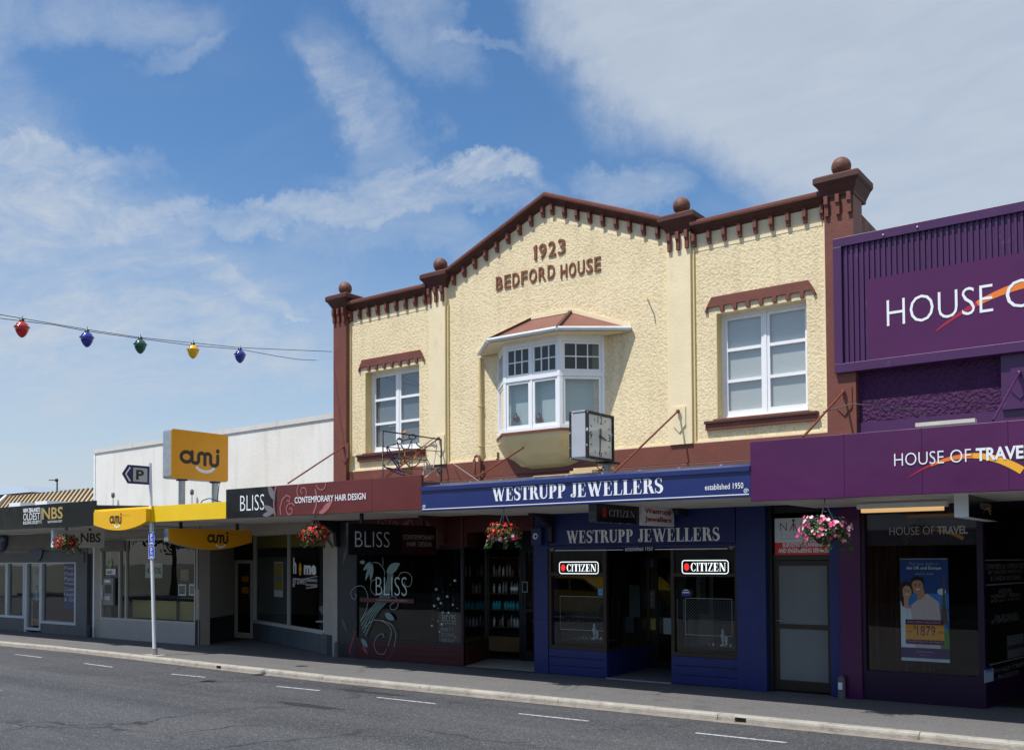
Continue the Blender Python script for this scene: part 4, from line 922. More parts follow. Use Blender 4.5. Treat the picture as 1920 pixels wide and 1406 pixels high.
# black fascia print at the left
zb = cz_(0, 993)
mb = MB(); text(mb, CF, "NEW ZEALAND'S", cx_(44, 957), cx_(75, 957), P(44, 961, YC).z, P(44, 953, YC).z, TXTW, .005, offset=.03)
serif_s = ('OLDEST', cx_(44, 968), cx_(75, 968)); text(mb, CF, 'OLDEST', serif_s[1], serif_s[2], P(44, 975.5, YC).z, P(44, 962.5, YC).z, TXTW, .005, offset=.0)
text(mb, CF, 'BUILDING SOCIETY', cx_(44, 980), cx_(75, 980), P(44, 983, YC).z, P(44, 977, YC).z, TXTW, .005, offset=.01)
mb.box(CF, cx_(77, 970), cx_(77.6, 970), P(77, 981, YC).z, P(77, 952, YC).z, 0, .005, TXTW); text(mb, CF, 'NELSON BUILDING SOCIETY', cx_(90, 977), cx_(117, 977), P(90, 980, YC).z, P(90, 976, YC).z, TXTW, .005); mb.build('lettering', cN)
mb = MB(); text(mb, CF, 'NBS', cx_(79.5, 965), cx_(118, 963), P(80, 974, YC).z, P(80, 952, YC).z, GOLD, .006, offset=.02); mb.build('lettering', cN)
# tie rods with wall plates
def tie(parent, wp, fp, m, fy=-2.1, plate=CREAM_S, wn=.0):
    a = P(*wp, -wn-.06); b = P(*fp, fy); mb = MB(); mb.tube([a, b], .016, m, 8); mb.ball(a, .035, m, 10, 6); r = mb.build('tie_rod', parent)
    mb = MB(); mb.prism(FAC, [(a.x-.11, a.z-.22), (a.x-.11, a.z+.08), (a.x+.11, a.z+.08), (a.x+.11, a.z-.22), (a.x, a.z-.34)], wn, wn+.02, plate); mb.build('wall_plate', parent)
tie(cB, (643, 838), (540, 906), RUST, plate=BROWN, wn=.12)
tie(cW, (822, 822), (716, 900), RUST, wn=.08)
tie(cW, (996, 830), (893, 895), RUST, fy=-2.2, plate=BROWN, wn=.05)
tie(cW, (1271, 771), (1150, 887), RUST, fy=-2.2, wn=.08)
tie(cP, (1581, 735), (1506, 819), RUST, plate=BROWN, wn=.12)
tie(cP, (1911, 699), (1862, 788), PURP_L, plate=PURP_L, wn=.08)
mb = MB(); mb.tube([P(1543, 772, -1.1), P(1600, 757, -.9), P(1700, 768, -1.2), P(1753, 787, -1.8)], .008, BLACKM, 6); mb.build('loose_cable', cP)
mb = MB(); mb.tube([P(848, 868, -.1), P(895, 900, -1.7), P(902, 905, -1.9)], .007, GALV, 6); mb.build('stay_wire', cW)
# brackets under the canopies
for c, px, nm, m in ((cB, 632, 'x', BLACKM), (cW, 1033, 'x', BLACKM), (cW, 1282, 'x', BLACKM), (cW, 830, 'x', BROWN_D)):
    X = x_(px, 980); mb = MB(); mb.prism(Fr((X, 0, 0), (0, 1, 0)), [(0, 2.86), (-(.7 if px != 1282 else .4), 2.88), (-(.7 if px != 1282 else .4), 2.80), (-.35, 2.74), (-.12, 2.60 if px != 1282 else 2.74), (-.10, 2.35 if px != 1282 else 2.72), (0, 2.3 if px != 1282 else 2.70)], 0, .09, m); mb.build('support_bracket', c)
# fluorescent light under the purple canopy
a, b = P(1615, 957, -1.1), P(1768, 950, -1.1)
lt = thing('ceiling_light', (a.x, -1.1, a.z), 'long slim fluorescent light with warm yellowish tube under the purple canopy', 'light')
mb = MB(); mb.box(fac(-1.1), a.x-.05, b.x+.05, a.z+.02, a.z+.08, -.10, .04, PAPER); mb.build('housing', lt)
mb = MB(); mb.box(fac(-1.1), a.x, b.x, a.z-.03, a.z+.02, -.07, .02, mat('warm_tube', (.7, .5, .25), .4, emit=((1, .60, .25), .55))); mb.build('tube', lt)
# ================================================================== PURPLE BUILDING
PB = thing('commercial_building', (-1, 0, 0), 'deep purple shop building with ribbed signboard and roughcast upper wall', 'building')
mb = MB(); mb.box(FAC, -4.24, 3, 3.98, 4.9, -.3, -.0, PURP_R); mb.build('roughcast_wall', PB)
mb = MB(); mb.box(FAC, -4.24, 3, 3.2, 3.98, -.3, .03, PURP_L); mb.box(FAC, x_(1880, 750), x_(1880, 750)+.9, 3.98, 4.9, 0, .08, PURP_L); mb.box(FAC, -4.24, 3, 4.9, 6.4, -.3, 0, PURP_D); mb.build('wall', PB)
mb = MB(); mb.box(FAC, -4.2, 3, 0, 6.3, -12, -9, PURP_D); mb.box(FAC, -4.2, 3, 6.3, 6.4, -12, -.3, ROOFG); mb.box(FAC, 2.8, 3, 0, 6.3, -9, -.3, PURP_D); mb.build('roof', PB)
SY = .19; q_a, q_b = P(1561, 449, -SY), P(1565, 700, -SY); SX0, SX1, SZ0, SZ1 = q_a.x, 3.0, q_b.z, q_a.z
mb = MB(); mb.box(FAC, SX0, SX1, SZ0, SZ0+.13, 0, SY, PURP_L); mb.box(FAC, SX0, SX1, SZ1-.13, SZ1, 0, SY, PURP_L); mb.box(FAC, SX0, SX0+.12, SZ0+.13, SZ1-.13, 0, SY, PURP_L); mb.box(FAC, SX0+.12, SX1, SZ0+.13, SZ1-.13, .125, .132, PURP_L); sb = mb.build('signboard', PB, bevel=.006)
mb = MB(); p = .076; x = SX0+.13; q = []
while x < SX1: q += [(x, .134), (x+.026, .134), (x+.034, .160), (x+.066, .160)]; x += p*1.0
vs = []; fs = []
for u, n in q: vs += [FAC.p(u, SZ0+.13, n), FAC.p(u, SZ1-.13, n)]
for i in range(len(q)-1): fs.append((2*i, 2*i+2, 2*i+3, 2*i+1))
mb.add(vs, fs, PURP_L); mb.build('ribbed_sheet', sb, kind='stuff')
bx0 = P(1627, 600, -.18).x; mb = MB(); mb.box(FAC, bx0, SX1, P(1632, 675, -.18).z, P(1627, 524, -.18).z, .15, .178, PURP); mb.build('name_panel', sb)
FS = fac(-.178); mb = MB(); z0 = P(1663, 612.5, -.18).z; z1_ = P(1663, 563, -.18).z
text(mb, FS, 'HOUSE', P(1663, 590, -.18).x, P(1862, 560, -.18).x, z0, z1_, TXTW, .008, offset=-.012)
text(mb, FS, 'OF TRAVEL', P(1886, 560, -.18).x, P(1886, 560, -.18).x+2.6, z0, z1_, TXTW, .008, offset=-.012); mb.build('lettering', sb)
mb = MB(); swoosh(mb, FS, P(1755, 624, -.18).x, P(1755, 624, -.18).z, 2.5, .50, .004, [ARCS[0], ARCS[1], ARCS[2]]); mb.build('arc_print', sb)
for px, py in ((1656, 441), (1720, 426)): mb = MB(); c = P(px, py, -.195); mb.ball(c, .016, GALV, 8, 6); mb.build('bolt', sb)
# ground floor of the purple building
HX0, HX1 = x_(1630, 1200), x_(1847, 1200)
mb = MB(); mb.box(FAC, -4.24, HX0-.12, 0, 3.3, -.3, 0, PURP_D); mb.build('column', PB)
mb = MB(); mb.box(FAC, HX0-.12, HX1, 0, .34, -.2, .0, PURP_D); mb.build('stall_riser', PB)
w = MB(); ringbox(w, FAC, HX0-.12, HX1, .34, 2.75, .08, -.10, .015, PURP_D); wn = w.build('display_window', PB)
k = MB(); k.box(FAC, HX0-.04, HX1-.02, .42, 2.67, -.06, -.055, GL); k.build('pane', wn)
k = MB(); k.box(FAC, HX0-.04, HX1-.02, 2.20, 2.67, -.075, -.062, mat('window_header_film', (.022, .010, .028), .4)); k.build('header_panel', wn)
FW = fac(.048); k = MB(); ua, ub = x_(1666, 995), x_(1813, 992); za, zb_ = z_(1666, 1003), z_(1666, 988)
text(k, FW, 'HOUSE', ua, x_(1722, 995), za, zb_, TXTG, .003, offset=-.01); text(k, FW, 'OF', x_(1729, 995), x_(1751, 995), za, zb_, TXTG, .003, offset=-.01); text(k, FW, 'TRAVEL', x_(1756, 995), ub, za, zb_, TXTG, .003, offset=.03)
k.build('lettering', wn)
k = MB(); swoosh(k, FW, x_(1690, 1010), z_(1690, 1013), x_(1805, 1010)-x_(1690, 1010), .13, .0025, [mat('dim_arc_print', (.10, .02, .03), .4)]*2+[mat('dim_amber_arc', (.32, .15, .02), .4)]); k.build('arc_print', wn)
pa = Vector((HX1, 0, 0)); gp = G(1925, 1304); pb_ = Vector((gp.x, gp.y, 0)); dd_ = (pb_-pa).normalized(); pb_ = pa+dd_*3.2; spx = Fr(pa, dd_); Lp = 3.2
mb = MB(); mb.box(spx, 0, Lp, 0, .34, -.1, 0, PURP_D); mb.build('stall_riser', PB)
w = MB(); ringbox(w, spx, 0, Lp, .34, 2.75, .04, -.08, 0, PURP_D); wn = w.build('display_window', PB); k = MB(); k.box(spx, .04, Lp-.04, .38, 2.71, -.05, -.045, GL); k.build('pane', wn)
def spu(px, py):                                                     # pixel -> (u, z) on the splayed window
    v = ray(px, py); t = (pa-CAM).dot(spx.N)/v.dot(spx.N); q = CAM+v*t; return (q-pa).dot(spx.U), q.z
k = MB(); DIM = mat('grey_window_lettering', (.20, .20, .20), .5)
for s, (xa, ya), (xb, yb) in (('OWNED & OPERATED', (1848, 1067), (1921, 1057)), ('BY JASON KROUPA', (1853, 1078.5), (1917, 1069)), ('& LINDA BOURKE', (1857, 1089), (1914, 1080)), ('HOURS:', (1873, 1113), (1897, 1104)), ('MONDAY - FRIDAY', (1858, 1122), (1913, 1115)), ('8.30 am - 5.30 pm', (1858, 1131), (1912, 1124)), ('OR 24 HOURS', (1865, 1161), (1908, 1153)), ('BY APPOINTMENT', (1859, 1170), (1912, 1162)), ('193 HIGH STREET', (1864, 1262), (1920, 1254)), ('PH 5281122', (1871, 1273.5), (1909, 1265))):
    u0, w0 = spu(xa, ya); u1, w1 = spu(xb, yb); _, w1b = spu(xa, yb); text(k, spx, s, u0, u1, w0, w1b, DIM, .003, offset=-.005)
for (xa, ya, xb) in ((1847, 1050, 1925), (1848, 1096.5, 1925), (1855, 1246, 1925)):
    u0, w0 = spu(xa, ya); u1, _ = spu(xb, ya); k.rect(spx, u0, u1, w0-.008, w0+.008, DIM, .003)
k.build('lettering', wn)
def sticker(nm, label, cat, fr, rect, m, draw=None, n=.004, th=.004, group=None):
    mb = MB(); mb.box(fr, *rect, n, n+th, m)
    if draw: draw(mb, n+th+.001)
    return mb.build(nm, label=label, cat=cat, group=group)
u0, w0 = spu(1845, 1280); u1, _ = spu(1862, 1280); _, w1 = spu(1845, 1256)
sticker('sticker', 'small pale blue sticker reading TANZ low on the dark corner window', 'sticker', spx, (u0, u1, w0, w1), mat('pale_blue_sticker', (.30, .42, .55), .5), lambda b, n: text(b, spx, 'TANZ', u0+.03, u1-.03, w0+.13, w0+.20, mat('sticker_navy', (.01, .03, .25), .5), n, offset=.03))
u0, w0 = spu(1895, 1235); u1, _ = spu(1925, 1235); _, w1 = spu(1895, 1192)
sticker('notice', 'grey notice with a purple band on the right corner window', 'notice', spx, (u0, u1, w0, w1), mat('grey_notice', (.11, .12, .12), .5), lambda b, n: b.rect(spx, u0, u1, w0+.12, w0+.18, mat('notice_band', (.05, .015, .06), .5), n), n=-.040)
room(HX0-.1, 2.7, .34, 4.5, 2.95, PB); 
mb = MB(); mb.box(FAC, -4.2, 3, 2.75, 3.3, -1.5, -.01, PURP_D); mb.build('bulkhead', PB)
# travel poster
Fp = fac(.08); X0, X1, Z0, Z1 = P(1688, 1100, .08).x, P(1778.5, 1100, .08).x, P(1688, 1237, .08).z, P(1688, 1047, .08).z
PO = thing('poster', (X0, .08, Z0), 'tall travel poster of a smiling couple beside an iron tower with an orange price box', 'poster'); W0 = X1-X0; H0 = Z1-Z0
def pu(a): return X0+a*W0
def pz(b): return Z0+b*H0
m_ = {k_: mat('poster_'+k_, hexc(c), .5, .3) for k_, c in dict(navy='2b4a8c', sky='3f86cc', violet='4a2f6a', white='e2e6ea', skin='dba488', skin2='cf9474', hair='3a2418', hair2='231a14', pink='d9c0c0', shirt='dcd8d6', tower='6a5438', orange='f0a030', green='4f8a3c', foot='c8d4dc').items()}
mb = MB(); mb.box(Fp, X0, X1, Z0, Z1, -.012, 0, m_['navy']); mb.build('sheet', PO)
mb = MB(); mb.rect(Fp, X0, X1, pz(.3), pz(.66), m_['sky'], .001); mb.rect(Fp, X0, X1, pz(.13), pz(.3), m_['green'], .001); mb.disc(Fp, pu(.86), pz(.68), W0*.09, m_['white'], .0012, W0*.07)
mb.poly(Fp, [(pu(.76), pz(.26)), (pu(.84), pz(.44)), (pu(.875), pz(.60)), (pu(.895), pz(.84)), (pu(.915), pz(.84)), (pu(.93), pz(.60)), (pu(.96), pz(.44)), (pu(1), pz(.30)), (pu(1), pz(.26)), (pu(.95), pz(.36)), (pu(.88), pz(.38)), (pu(.82), pz(.34))], m_['tower'], .0015)
mb.rect(Fp, pu(.80), pu(1), pz(.50), pz(.515), m_['tower'], .0018); mb.rect(Fp, pu(.78), pu(1), pz(.385), pz(.40), m_['tower'], .0018)
mb.poly(Fp, [(pu(.24), pz(.13)), (pu(.22), pz(.54)), (pu(.42), pz(.62)), (pu(.56), pz(.66)), (pu(.80), pz(.58)), (pu(.84), pz(.36)), (pu(.82), pz(.13))], m_['pink'], .002)
mb.poly(Fp, [(pu(0), pz(.13)), (pu(0), pz(.58)), (pu(.10), pz(.60)), (pu(.22), pz(.50)), (pu(.30), pz(.13))], m_['white'], .0023)
mb.poly(Fp, [(pu(.36), pz(.60)), (pu(.52), pz(.60)), (pu(.50), pz(.70)), (pu(.34), pz(.70))], m_['skin2'], .0026); mb.disc(Fp, pu(.36), pz(.745), W0*.145, m_['hair2'], .0025, H0*.075); mb.disc(Fp, pu(.36), pz(.725), W0*.125, m_['skin2'], .0028, H0*.072)
mb.disc(Fp, pu(.12), pz(.69), W0*.15, m_['hair'], .003, H0*.09); mb.poly(Fp, [(pu(0), pz(.60)), (pu(.03), pz(.76)), (pu(.18), pz(.74)), (pu(.10), pz(.56)), (pu(.05), pz(.52))], m_['hair'], .0031); mb.poly(Fp, [(pu(.08), pz(.52)), (pu(.07), pz(.63)), (pu(.17), pz(.63)), (pu(.18), pz(.50))], m_['skin'], .0032); mb.disc(Fp, pu(.14), pz(.67), W0*.10, m_['skin'], .0034, H0*.065)
for a, b, s in ((.37, .70, .05), (.15, .647, .04)): mb.disc(Fp, pu(a), pz(b), W0*s, m_['white'], .0037, H0*.009)
for a, b in ((.32, .742), (.41, .742), (.12, .685), (.18, .685)): mb.disc(Fp, pu(a), pz(b), W0*.014, m_['hair2'], .0037)
SH = mat('poster_face_shade', hexc('a8694c'), .5, .3); LIP = mat('poster_lips', hexc('a84a48'), .5, .3)
for a, b, k_ in ((.37, .722, 1.0), (.15, .668, .85)):
    mb.poly(Fp, [(pu(a), pz(b+.012*k_)), (pu(a+.018), pz(b-.008*k_)), (pu(a-.012), pz(b-.008*k_))], SH, .0038); mb.ribbon(Fp, arc(pu(a), pz(b-.018*k_), W0*.055*k_, H0*.016*k_, 200, 340, 8), .004, LIP, .0040)
    for dx in (-.05, .05): mb.ribbon(Fp, arc(pu(a+dx), pz(b+.024*k_), W0*.026*k_, H0*.006, 20, 160, 6), .005, m_['hair2'], .0040)
mb.poly(Fp, [(pu(.22), pz(.76)), (pu(.24), pz(.81)), (pu(.36), pz(.832)), (pu(.49), pz(.81)), (pu(.51), pz(.75)), (pu(.46), pz(.782)), (pu(.36), pz(.790)), (pu(.27), pz(.782))], m_['hair2'], .0036)
mb.poly(Fp, [(pu(.02), pz(.60)), (pu(.02), pz(.74)), (pu(.13), pz(.765)), (pu(.05), pz(.70)), (pu(.055), pz(.62))], m_['hair'], .0037)
mb.poly(Fp, [(pu(.40), pz(.66)), (pu(.46), pz(.60)), (pu(.54), pz(.66)), (pu(.47), pz(.585))], m_['white'], .0038)
for a, b, c, d_ in ((.62, .56, .66, .40), (.48, .55, .47, .42), (.72, .52, .75, .42), (.12, .50, .15, .42)): mb.ribbon(Fp, [(pu(a), pz(b)), (pu((a+c)/2+.01), pz((b+d_)/2)), (pu(c), pz(d_))], .004, mat('poster_fold_shade', hexc('b4a4a8'), .5, .3), .0034)
mb.rect(Fp, X0, X1, pz(.03), pz(.13), m_['violet'], .004); mb.rect(Fp, X0, X1, pz(0), pz(.03), m_['foot'], .004); mb.rect(Fp, X0, X1, pz(.995), pz(1.0), m_['foot'], .004); mb.build('picture', PO)
mb = MB(); mb.rect(Fp, pu(.10), pu(.89), pz(.165), pz(.405), m_['violet'], .005); mb.rect(Fp, pu(.10), pu(.90), pz(.21), pz(.355), m_['orange'], .0055); mb.build('price_box', PO)
mb = MB(); VT = m_['violet']
for s, a, b, c, d_, m, o_ in (('The best deals in', .19, .80, .935, .965, TXTG, -.01), ('the UK and Europe', .14, .86, .885, .925, TXTW, .01), ("won't wait", .32, .70, .84, .87, TXTG, -.01), ('EARLYBIRD EXCLUSIVE', .15, .83, .37, .392, m_['orange'], 0), ('$', .27, .32, .305, .345, VT, 0), ('1879', .34, .72, .25, .345, VT, .0), ('Fly to Europe from', .12, .25, .27, .30, VT, 0), ('per person return', .77, .88, .27, .30, VT, 0), ('Travel 01 Nov 11 - 31 Aug 12', .14, .86, .18, .20, m_['orange'], 0), ('HOUSE OF TRAVEL', .32, .66, .085, .10, TXTG, 0), ('Flight Specials', .38, .60, .055, .068, TXTG, 0)):
    text(mb, Fp, s, pu(a), pu(b), pz(c), pz(d_), m, .007, offset=o_)
mb.build('lettering', PO)
# ================================================================== INSURANCE OFFICE (white building) and its neighbour
AB = thing('commercial_building', (-20, 0, 0), 'plain white-walled building with beige shopfront between black and brown neighbours', 'building')
AX0, AX1 = -24.62, -15.14
mb = MB(); mb.hexa([FAC.p(*q) for q in ((AX0, 3.0, -11), (AX1, 3.0, -11), (AX0, 5.02, -11), (AX1, 5.12, -11), (AX0, 3.0, 0), (AX1, 3.0, 0), (AX0, 5.02, 0), (AX1, 5.12, 0))], WHITEWALL); mb.build('wall', AB)
mb = MB()
for i in range(5):
    a, b = AX0-.03+i*1.9, AX0-.03+(i+1)*1.9-.01; za, zb_ = 5.02+(a-AX0)*.0105, 5.02+(b-AX0)*.0105; b = min(b, AX1)
    m_1 = MB(); m_1.hexa([FAC.p(*q) for q in ((a, za, -.3), (b, zb_, -.3), (a, za+.05, -.3), (b, zb_+.05, -.3), (a, za-.06, .03), (b, zb_-.06, .03), (a, za+.05, .03), (b, zb_+.05, .03))], mat('white_metal_flashing', (.62, .60, .57), .4, .5, var=(3, .06), grime=((.35, .25, .16), 5, .66, .9))); m_1.build('coping', AB)
mb = MB(); mb.box(FAC, AX0, AX0+.06, 0, 5.0, -.02, .02, WHITE); mb.build('corner_trim', AB)
for px, py0, py1 in ((212, 926, 960), (360, 920, 945)):
    a = P(px, py0, -.12); b = P(px, py1, -.12); mb = MB(); mb.tube([b, Vector((a.x, a.y, a.z-.08))], .012, GALV, 6); mb.lathe((a.x, a.y, a.z-.1), [(.02, 0), (.045, .02), (.045, .12), (.02, .14)], GREYP, 10); mb.build('roof_spigot', AB)
# shopfront of the insurance office, x measured from the photograph
WX0, WX1, WX2 = x_(189, 1100), x_(367, 1100), x_(239, 1100); WXm = x_(234, 1100)
mb = MB(); mb.box(FAC, AX0, WX0, 0, 3.0, -.3, 0, BEIGE); mb.build('pier', AB)
mb = MB(); mb.box(FAC, x_(367, 1100), x_(374, 1100), 0, 3.0, -.3, .02, BEIGE); mb.box(FAC, x_(367, 1100)-.005, x_(374, 1100)+.005, 1.35, 2.42, .02, .024, BLACKM); mb.build('pier', AB)
mb = MB(); mb.box(FAC, WX0, WX1, 0, .50, -.2, 0, mat('pale_beige_riser', (.44, .41, .37), .6, .3, bump=(30, .005), var=(2, .08), grime=((.22, .2, .18), 3, .6, .9))); mb.build('stall_riser', AB)
mb = MB(); mb.box(FAC, AX0, AX1, 2.62, 3.0, -.3, -.02, BEIGE); mb.build('bulkhead', AB)
IVF = mat('ivory_aluminium', (.50, .48, .43), .4, .5)
w = MB(); ringbox(w, FAC, WX0, WX1, .50, 2.62, .05, -.10, .01, IVF); w.box(FAC, WXm-.0, WXm+.05, .55, 2.57, -.08, 0, IVF); mx_ = x_(222, 1100); w.box(FAC, mx_, mx_+.05, .55, 2.57, -.08, 0, IVF); wn = w.build('display_window', AB)
for a, b in ((WX0+.05, mx_), (mx_+.05, WXm), (WXm+.05, WX1-.05)): k = MB(); k.box(FAC, a, b, .55, 2.57, -.05, -.045, GL); k.build('pane', wn)
k = MB(); k.box(FAC, mx_+.05, WX1-.05, .55, 1.02, -.40, -.38, mat('ochre_counter_panel', (.36, .28, .06), .6)); k.build('counter_panel', wn)
k = MB(); k.box(FAC, x_(190, 1010), x_(236, 1010), 2.30, 2.60, -.02, .03, BLACK); k.build('header_panel', wn)
room(AX0+.05, -21.3, .30, 4.0, 2.95, AB)
# recess and door
ra = Vector((x_(374, 1200), 0, 0)); rb_ = Vector((-21.1, 1.9, 0)); fr = Fr(ra, rb_-ra); L = (rb_-ra).length
mb = MB(); mb.box(fr, 0, L, .62, 3.0, -.1, 0, BEIGE); mb.box(fr, 0, L, 0, .62, -.1, .005, GREYD); mb.box(fr, 0.05, L+.2, .01, 3, -.13, -.11, DARK); mb.box(FAC, -22, -20.5, .003, .006, -1.9, -.3, DARKFL); mb.build('recess_wall', AB)
Fr1 = fac(1.9); sx_ = P(474, 1190, 1.9).x
mb = MB(); mb.box(Fr1, -21.1, sx_, 2.05, 3.0, -.1, 0, BLACKM); mb.build('bulkhead', AB)
d = MB(); dA, dB = -21.08, sx_-.02; ringbox(d, Fr1, dA, dB, .02, 2.05, .09, -.05, 0, IVF, .14); dd = d.build('door', AB); k = MB(); k.box(Fr1, dA+.09, dB-.09, .16, 1.96, -.03, -.025, GL); k.build('pane', dd)
k = MB(); k.tube([Fr1.p(dB-.07, .95, .05), Fr1.p(dB-.07, 1.35, .05)], .02, BLACKM, 8); k.build('handle', dd)
pa2 = Vector((sx_, 1.9, 0)); pb2 = Vector((-15.25, 0, 0)); sp2 = Fr(pa2, pb2-pa2); L2 = (pb2-pa2).length
TILE = mat('blue_grey_riser_tile', (.095, .115, .13), .35, .5, var=(6, .12))
mb = MB(); mb.box(sp2, 0, L2, 0, .44, -.1, -.006, GREYD); mb.build('stall_riser', AB)
tw = .42; tm = MB(); tm.box(Fr(), .004, tw-.004, .004, .142, 0, .006, TILE); tme = tm.mesh('tile'); ang = math.atan2(sp2.U.y, sp2.U.x)
for j in range(3):
    for i in range(int(L2/tw)): p = sp2.p(i*tw, .008+j*.145, -.005); inst(tme, 'tile', AB, p, rot=(0, 0, ang))
def s2(px, py):
    v = ray(px, py); t = (pa2-CAM).dot(sp2.N)/v.dot(sp2.N); q = CAM+v*t; return (q-pa2).dot(sp2.U), q.z
w = MB(); um, _ = s2(539, 1100); ue, _ = s2(607, 1100); ringbox(w, sp2, .03, ue+.05, .46, 2.70, .05, -.08, .01, IVF); w.box(sp2, um-.025, um+.025, .51, 2.65, -.07, 0, IVF); w.box(sp2, .0, ue+.05, .44, .47, -.08, .05, IVF); wn = w.build('display_window', AB)
for a, b in ((.08, um-.025), (um+.025, ue)): k = MB(); k.box(sp2, a, b, .51, 2.65, -.05, -.045, GL); k.build('pane', wn)
k = MB(); k.box(sp2, .08, um-.025, .51, 2.12, -.10, -.09, mat('grey_roller_blind', (.085, .088, .09), .7)); k.box(sp2, .08, ue, 2.35, 2.64, -.08, -.07, mat('ochre_film', (.28, .22, .02), .5)); k.build('blind', wn)
mb = MB(); mb.box(sp2, ue+.05, L2, 0.44, 3.0, -.1, 0, BEIGE); mb.build('pier', AB); mb = MB(); mb.box(sp2, 0, ue+.05, 2.70, 3.0, -.1, 0, BEIGE); mb.build('bulkhead', AB); mb = MB(); mb.box(FAC, -15.27, -15.12, 0, 3.0, -.05, .015, BEIGE); mb.build('pier', AB)
mb = MB(); mb.box(FAC, AX0, AX1, 0, 3.0, -11, -5.2, DARK); mb.box(FAC, AX0, AX1, .003, .010, -5.2, -1.95, DARKFL); mb.box(FAC, -21.2, AX1, 2.98, 3.02, -5, -.02, SOFFIT); mb.build('interior', AB)
# wordmark and notices in the windows
mb = MB()
def s2text(s, xa, ya, xb, yb, m, off=.02, n=.004): u0, w0 = s2(xa, ya); u1, _ = s2(xb, ya); _, w1 = s2(xa, yb); text(mb, sp2, s, u0, u1, w0, w1, m, n, offset=off)
s2text('h', 550, 1075, 556, 1045, TXTW, .05); s2text('me', 570, 1077, 593, 1059, TXTW, .05); s2text('grown', 549, 1100, 573, 1083, TXTW, .0); u, v = s2(563, 1067); mb.disc(sp2, u, v, .085, YEL, .004, .15)
mb.ribbon(sp2, [(u+.04*math.cos(a), v-.01+.06*math.sin(a)) for a in [math.radians(200+14*i) for i in range(11)]], .014, TXTD, .006)
u0, w0 = s2(574, 1100); u1, w1 = s2(595, 1080); mb.ribbon(sp2, [(u0, w0-.03), (u1, w0+.02), (u1, w1), (u0, w1-.06)], .014, TXTW, .005, closed=True); text(mb, sp2, 'INSURANCE', u0+.03, u1-.03, (w0+w1)/2-.0, (w0+w1)/2+.06, TXTW, .004, offset=.02); text(mb, sp2, 'NO HIDDEN', u0+.03, u1-.03, (w0+w1)/2-.10, (w0+w1)/2-.05, TXTW, .004, offset=.01)
mb.build('window_lettering', wn)
u0, w0 = s2(508, 1118); u1, w1 = s2(524, 1053)
def dr(b, n): b.rect(sp2, u0+.02, u1-.02, w0+.16, w1-.03, mat('poster_dull_yellow', (.45, .32, .04), .5), n); b.rect(sp2, u0+.05, u1-.04, w0+.40, w0+.52, mat('poster_grey', (.25, .25, .25), .5), n+.001)
sticker('poster', 'narrow yellow and white poster in the grey-blinded window', 'poster', sp2, (u0, u1, w0, w1), PAPER, dr, n=-.085)
for (a, b_, c, d_), m, lb in (((452, 1090, 465, 1080), ORG, 'upper orange notice on the recessed glass door'), ((452, 1112, 465, 1100), ORG, 'middle orange notice on the recessed glass door'), ((453, 1129, 465, 1122), MAROON, 'small dark red notice lowest on the recessed glass door')):
    sticker('notice', lb, 'notice', Fr1, (P(a, b_, 1.9).x, P(c, b_, 1.9).x, P(a, b_, 1.9).z, P(a, d_, 1.9).z), mat('dull_'+m.name, tuple(x*.5 for x in m.node_tree.nodes['Principled BSDF'].inputs['Base Color'].default_value[:3]), .5), group='notices on the recessed door', n=-.02)
X0, X1 = x_(269, 1060), x_(301, 1060); Z0, Z1 = z_(269, 1083), z_(269, 1056)
FI = fac(.06)
sticker('notice', 'square pale notice with the figures 4.85% behind the parking sign pole', 'notice', FI, (X0, X1, Z0, Z1), mat('pale_notice', (.35, .38, .37), .5), lambda b, n: text(b, FI, '4.85%', X0+.05, X1-.05, Z0+.10, Z1-.10, TXTD, n, offset=.04))
for i, (a, b_, c, d_, m, lb) in enumerate(((335, 1088, 350, 1067, mat('brown_photo_print', (.22, .10, .05), .5), 'brown photo notice above two framed cards in the dark window'), (331, 1116, 345, 1095, PAPER, 'left framed card with dark blue picture in the dark window'), (351, 1116, 366, 1095, PAPER, 'right framed card with grey picture in the dark window'))):
    X0_, X1_, Z0_, Z1_ = x_(a, b_), x_(c, b_), z_(a, b_), z_(a, d_)
    sticker('framed_card' if i else 'notice', lb, 'card' if i else 'notice', FI, (X0_, X1_, Z0_, Z1_), m, (lambda b, n, X0_=X0_, X1_=X1_, Z0_=Z0_, Z1_=Z1_, i=i: b.rect(FI, X0_+.03, X1_-.03, Z0_+.03, Z1_-.03, mat('card_blue' if i == 1 else 'card_grey', (.03, .05, .08) if i == 1 else (.16, .16, .15), .5), n)) if i else None)
# cash machine in the narrow pane
X0, X1 = x_(195, 1110), x_(214, 1110); Z0, Z1 = z_(195, 1134), z_(195, 1083)
atm = thing('cash_machine', (X0, 0, Z0), 'grey cash machine with screen and keypad behind the narrow left pane', 'cash machine')
mb = MB(); mb.box(FAC, X0, X1, Z0, Z1, -.04, .03, mat('atm_grey', (.20, .21, .22), .45, .5)); mb.build('body', atm, bevel=.01)
mb = MB(); mb.box(FAC, X0+.10, X1-.08, Z0+.32, Z1-.18, .03, .034, BLACK); mb.build('screen', atm); mb = MB(); mb.box(FAC, X0+.12, X1-.12, Z0+.14, Z0+.24, .03, .045, GALV); mb.build('keypad', atm)
mb = MB(); mb.box(FAC, X0+.08, X1-.14, Z1-.12, Z1-.05, .03, .035, PAPER); mb.build('card_slot', atm); mb = MB(); mb.tube([FAC.p(X0+.02, Z0+.15, .05), FAC.p(X0+.0, Z0+.3, .06), FAC.p(X0+.02, Z1-.18, .05)], .014, PAPER, 8); mb.build('handle', atm)
X0, X1 = x_(197, 1070), x_(215, 1070)
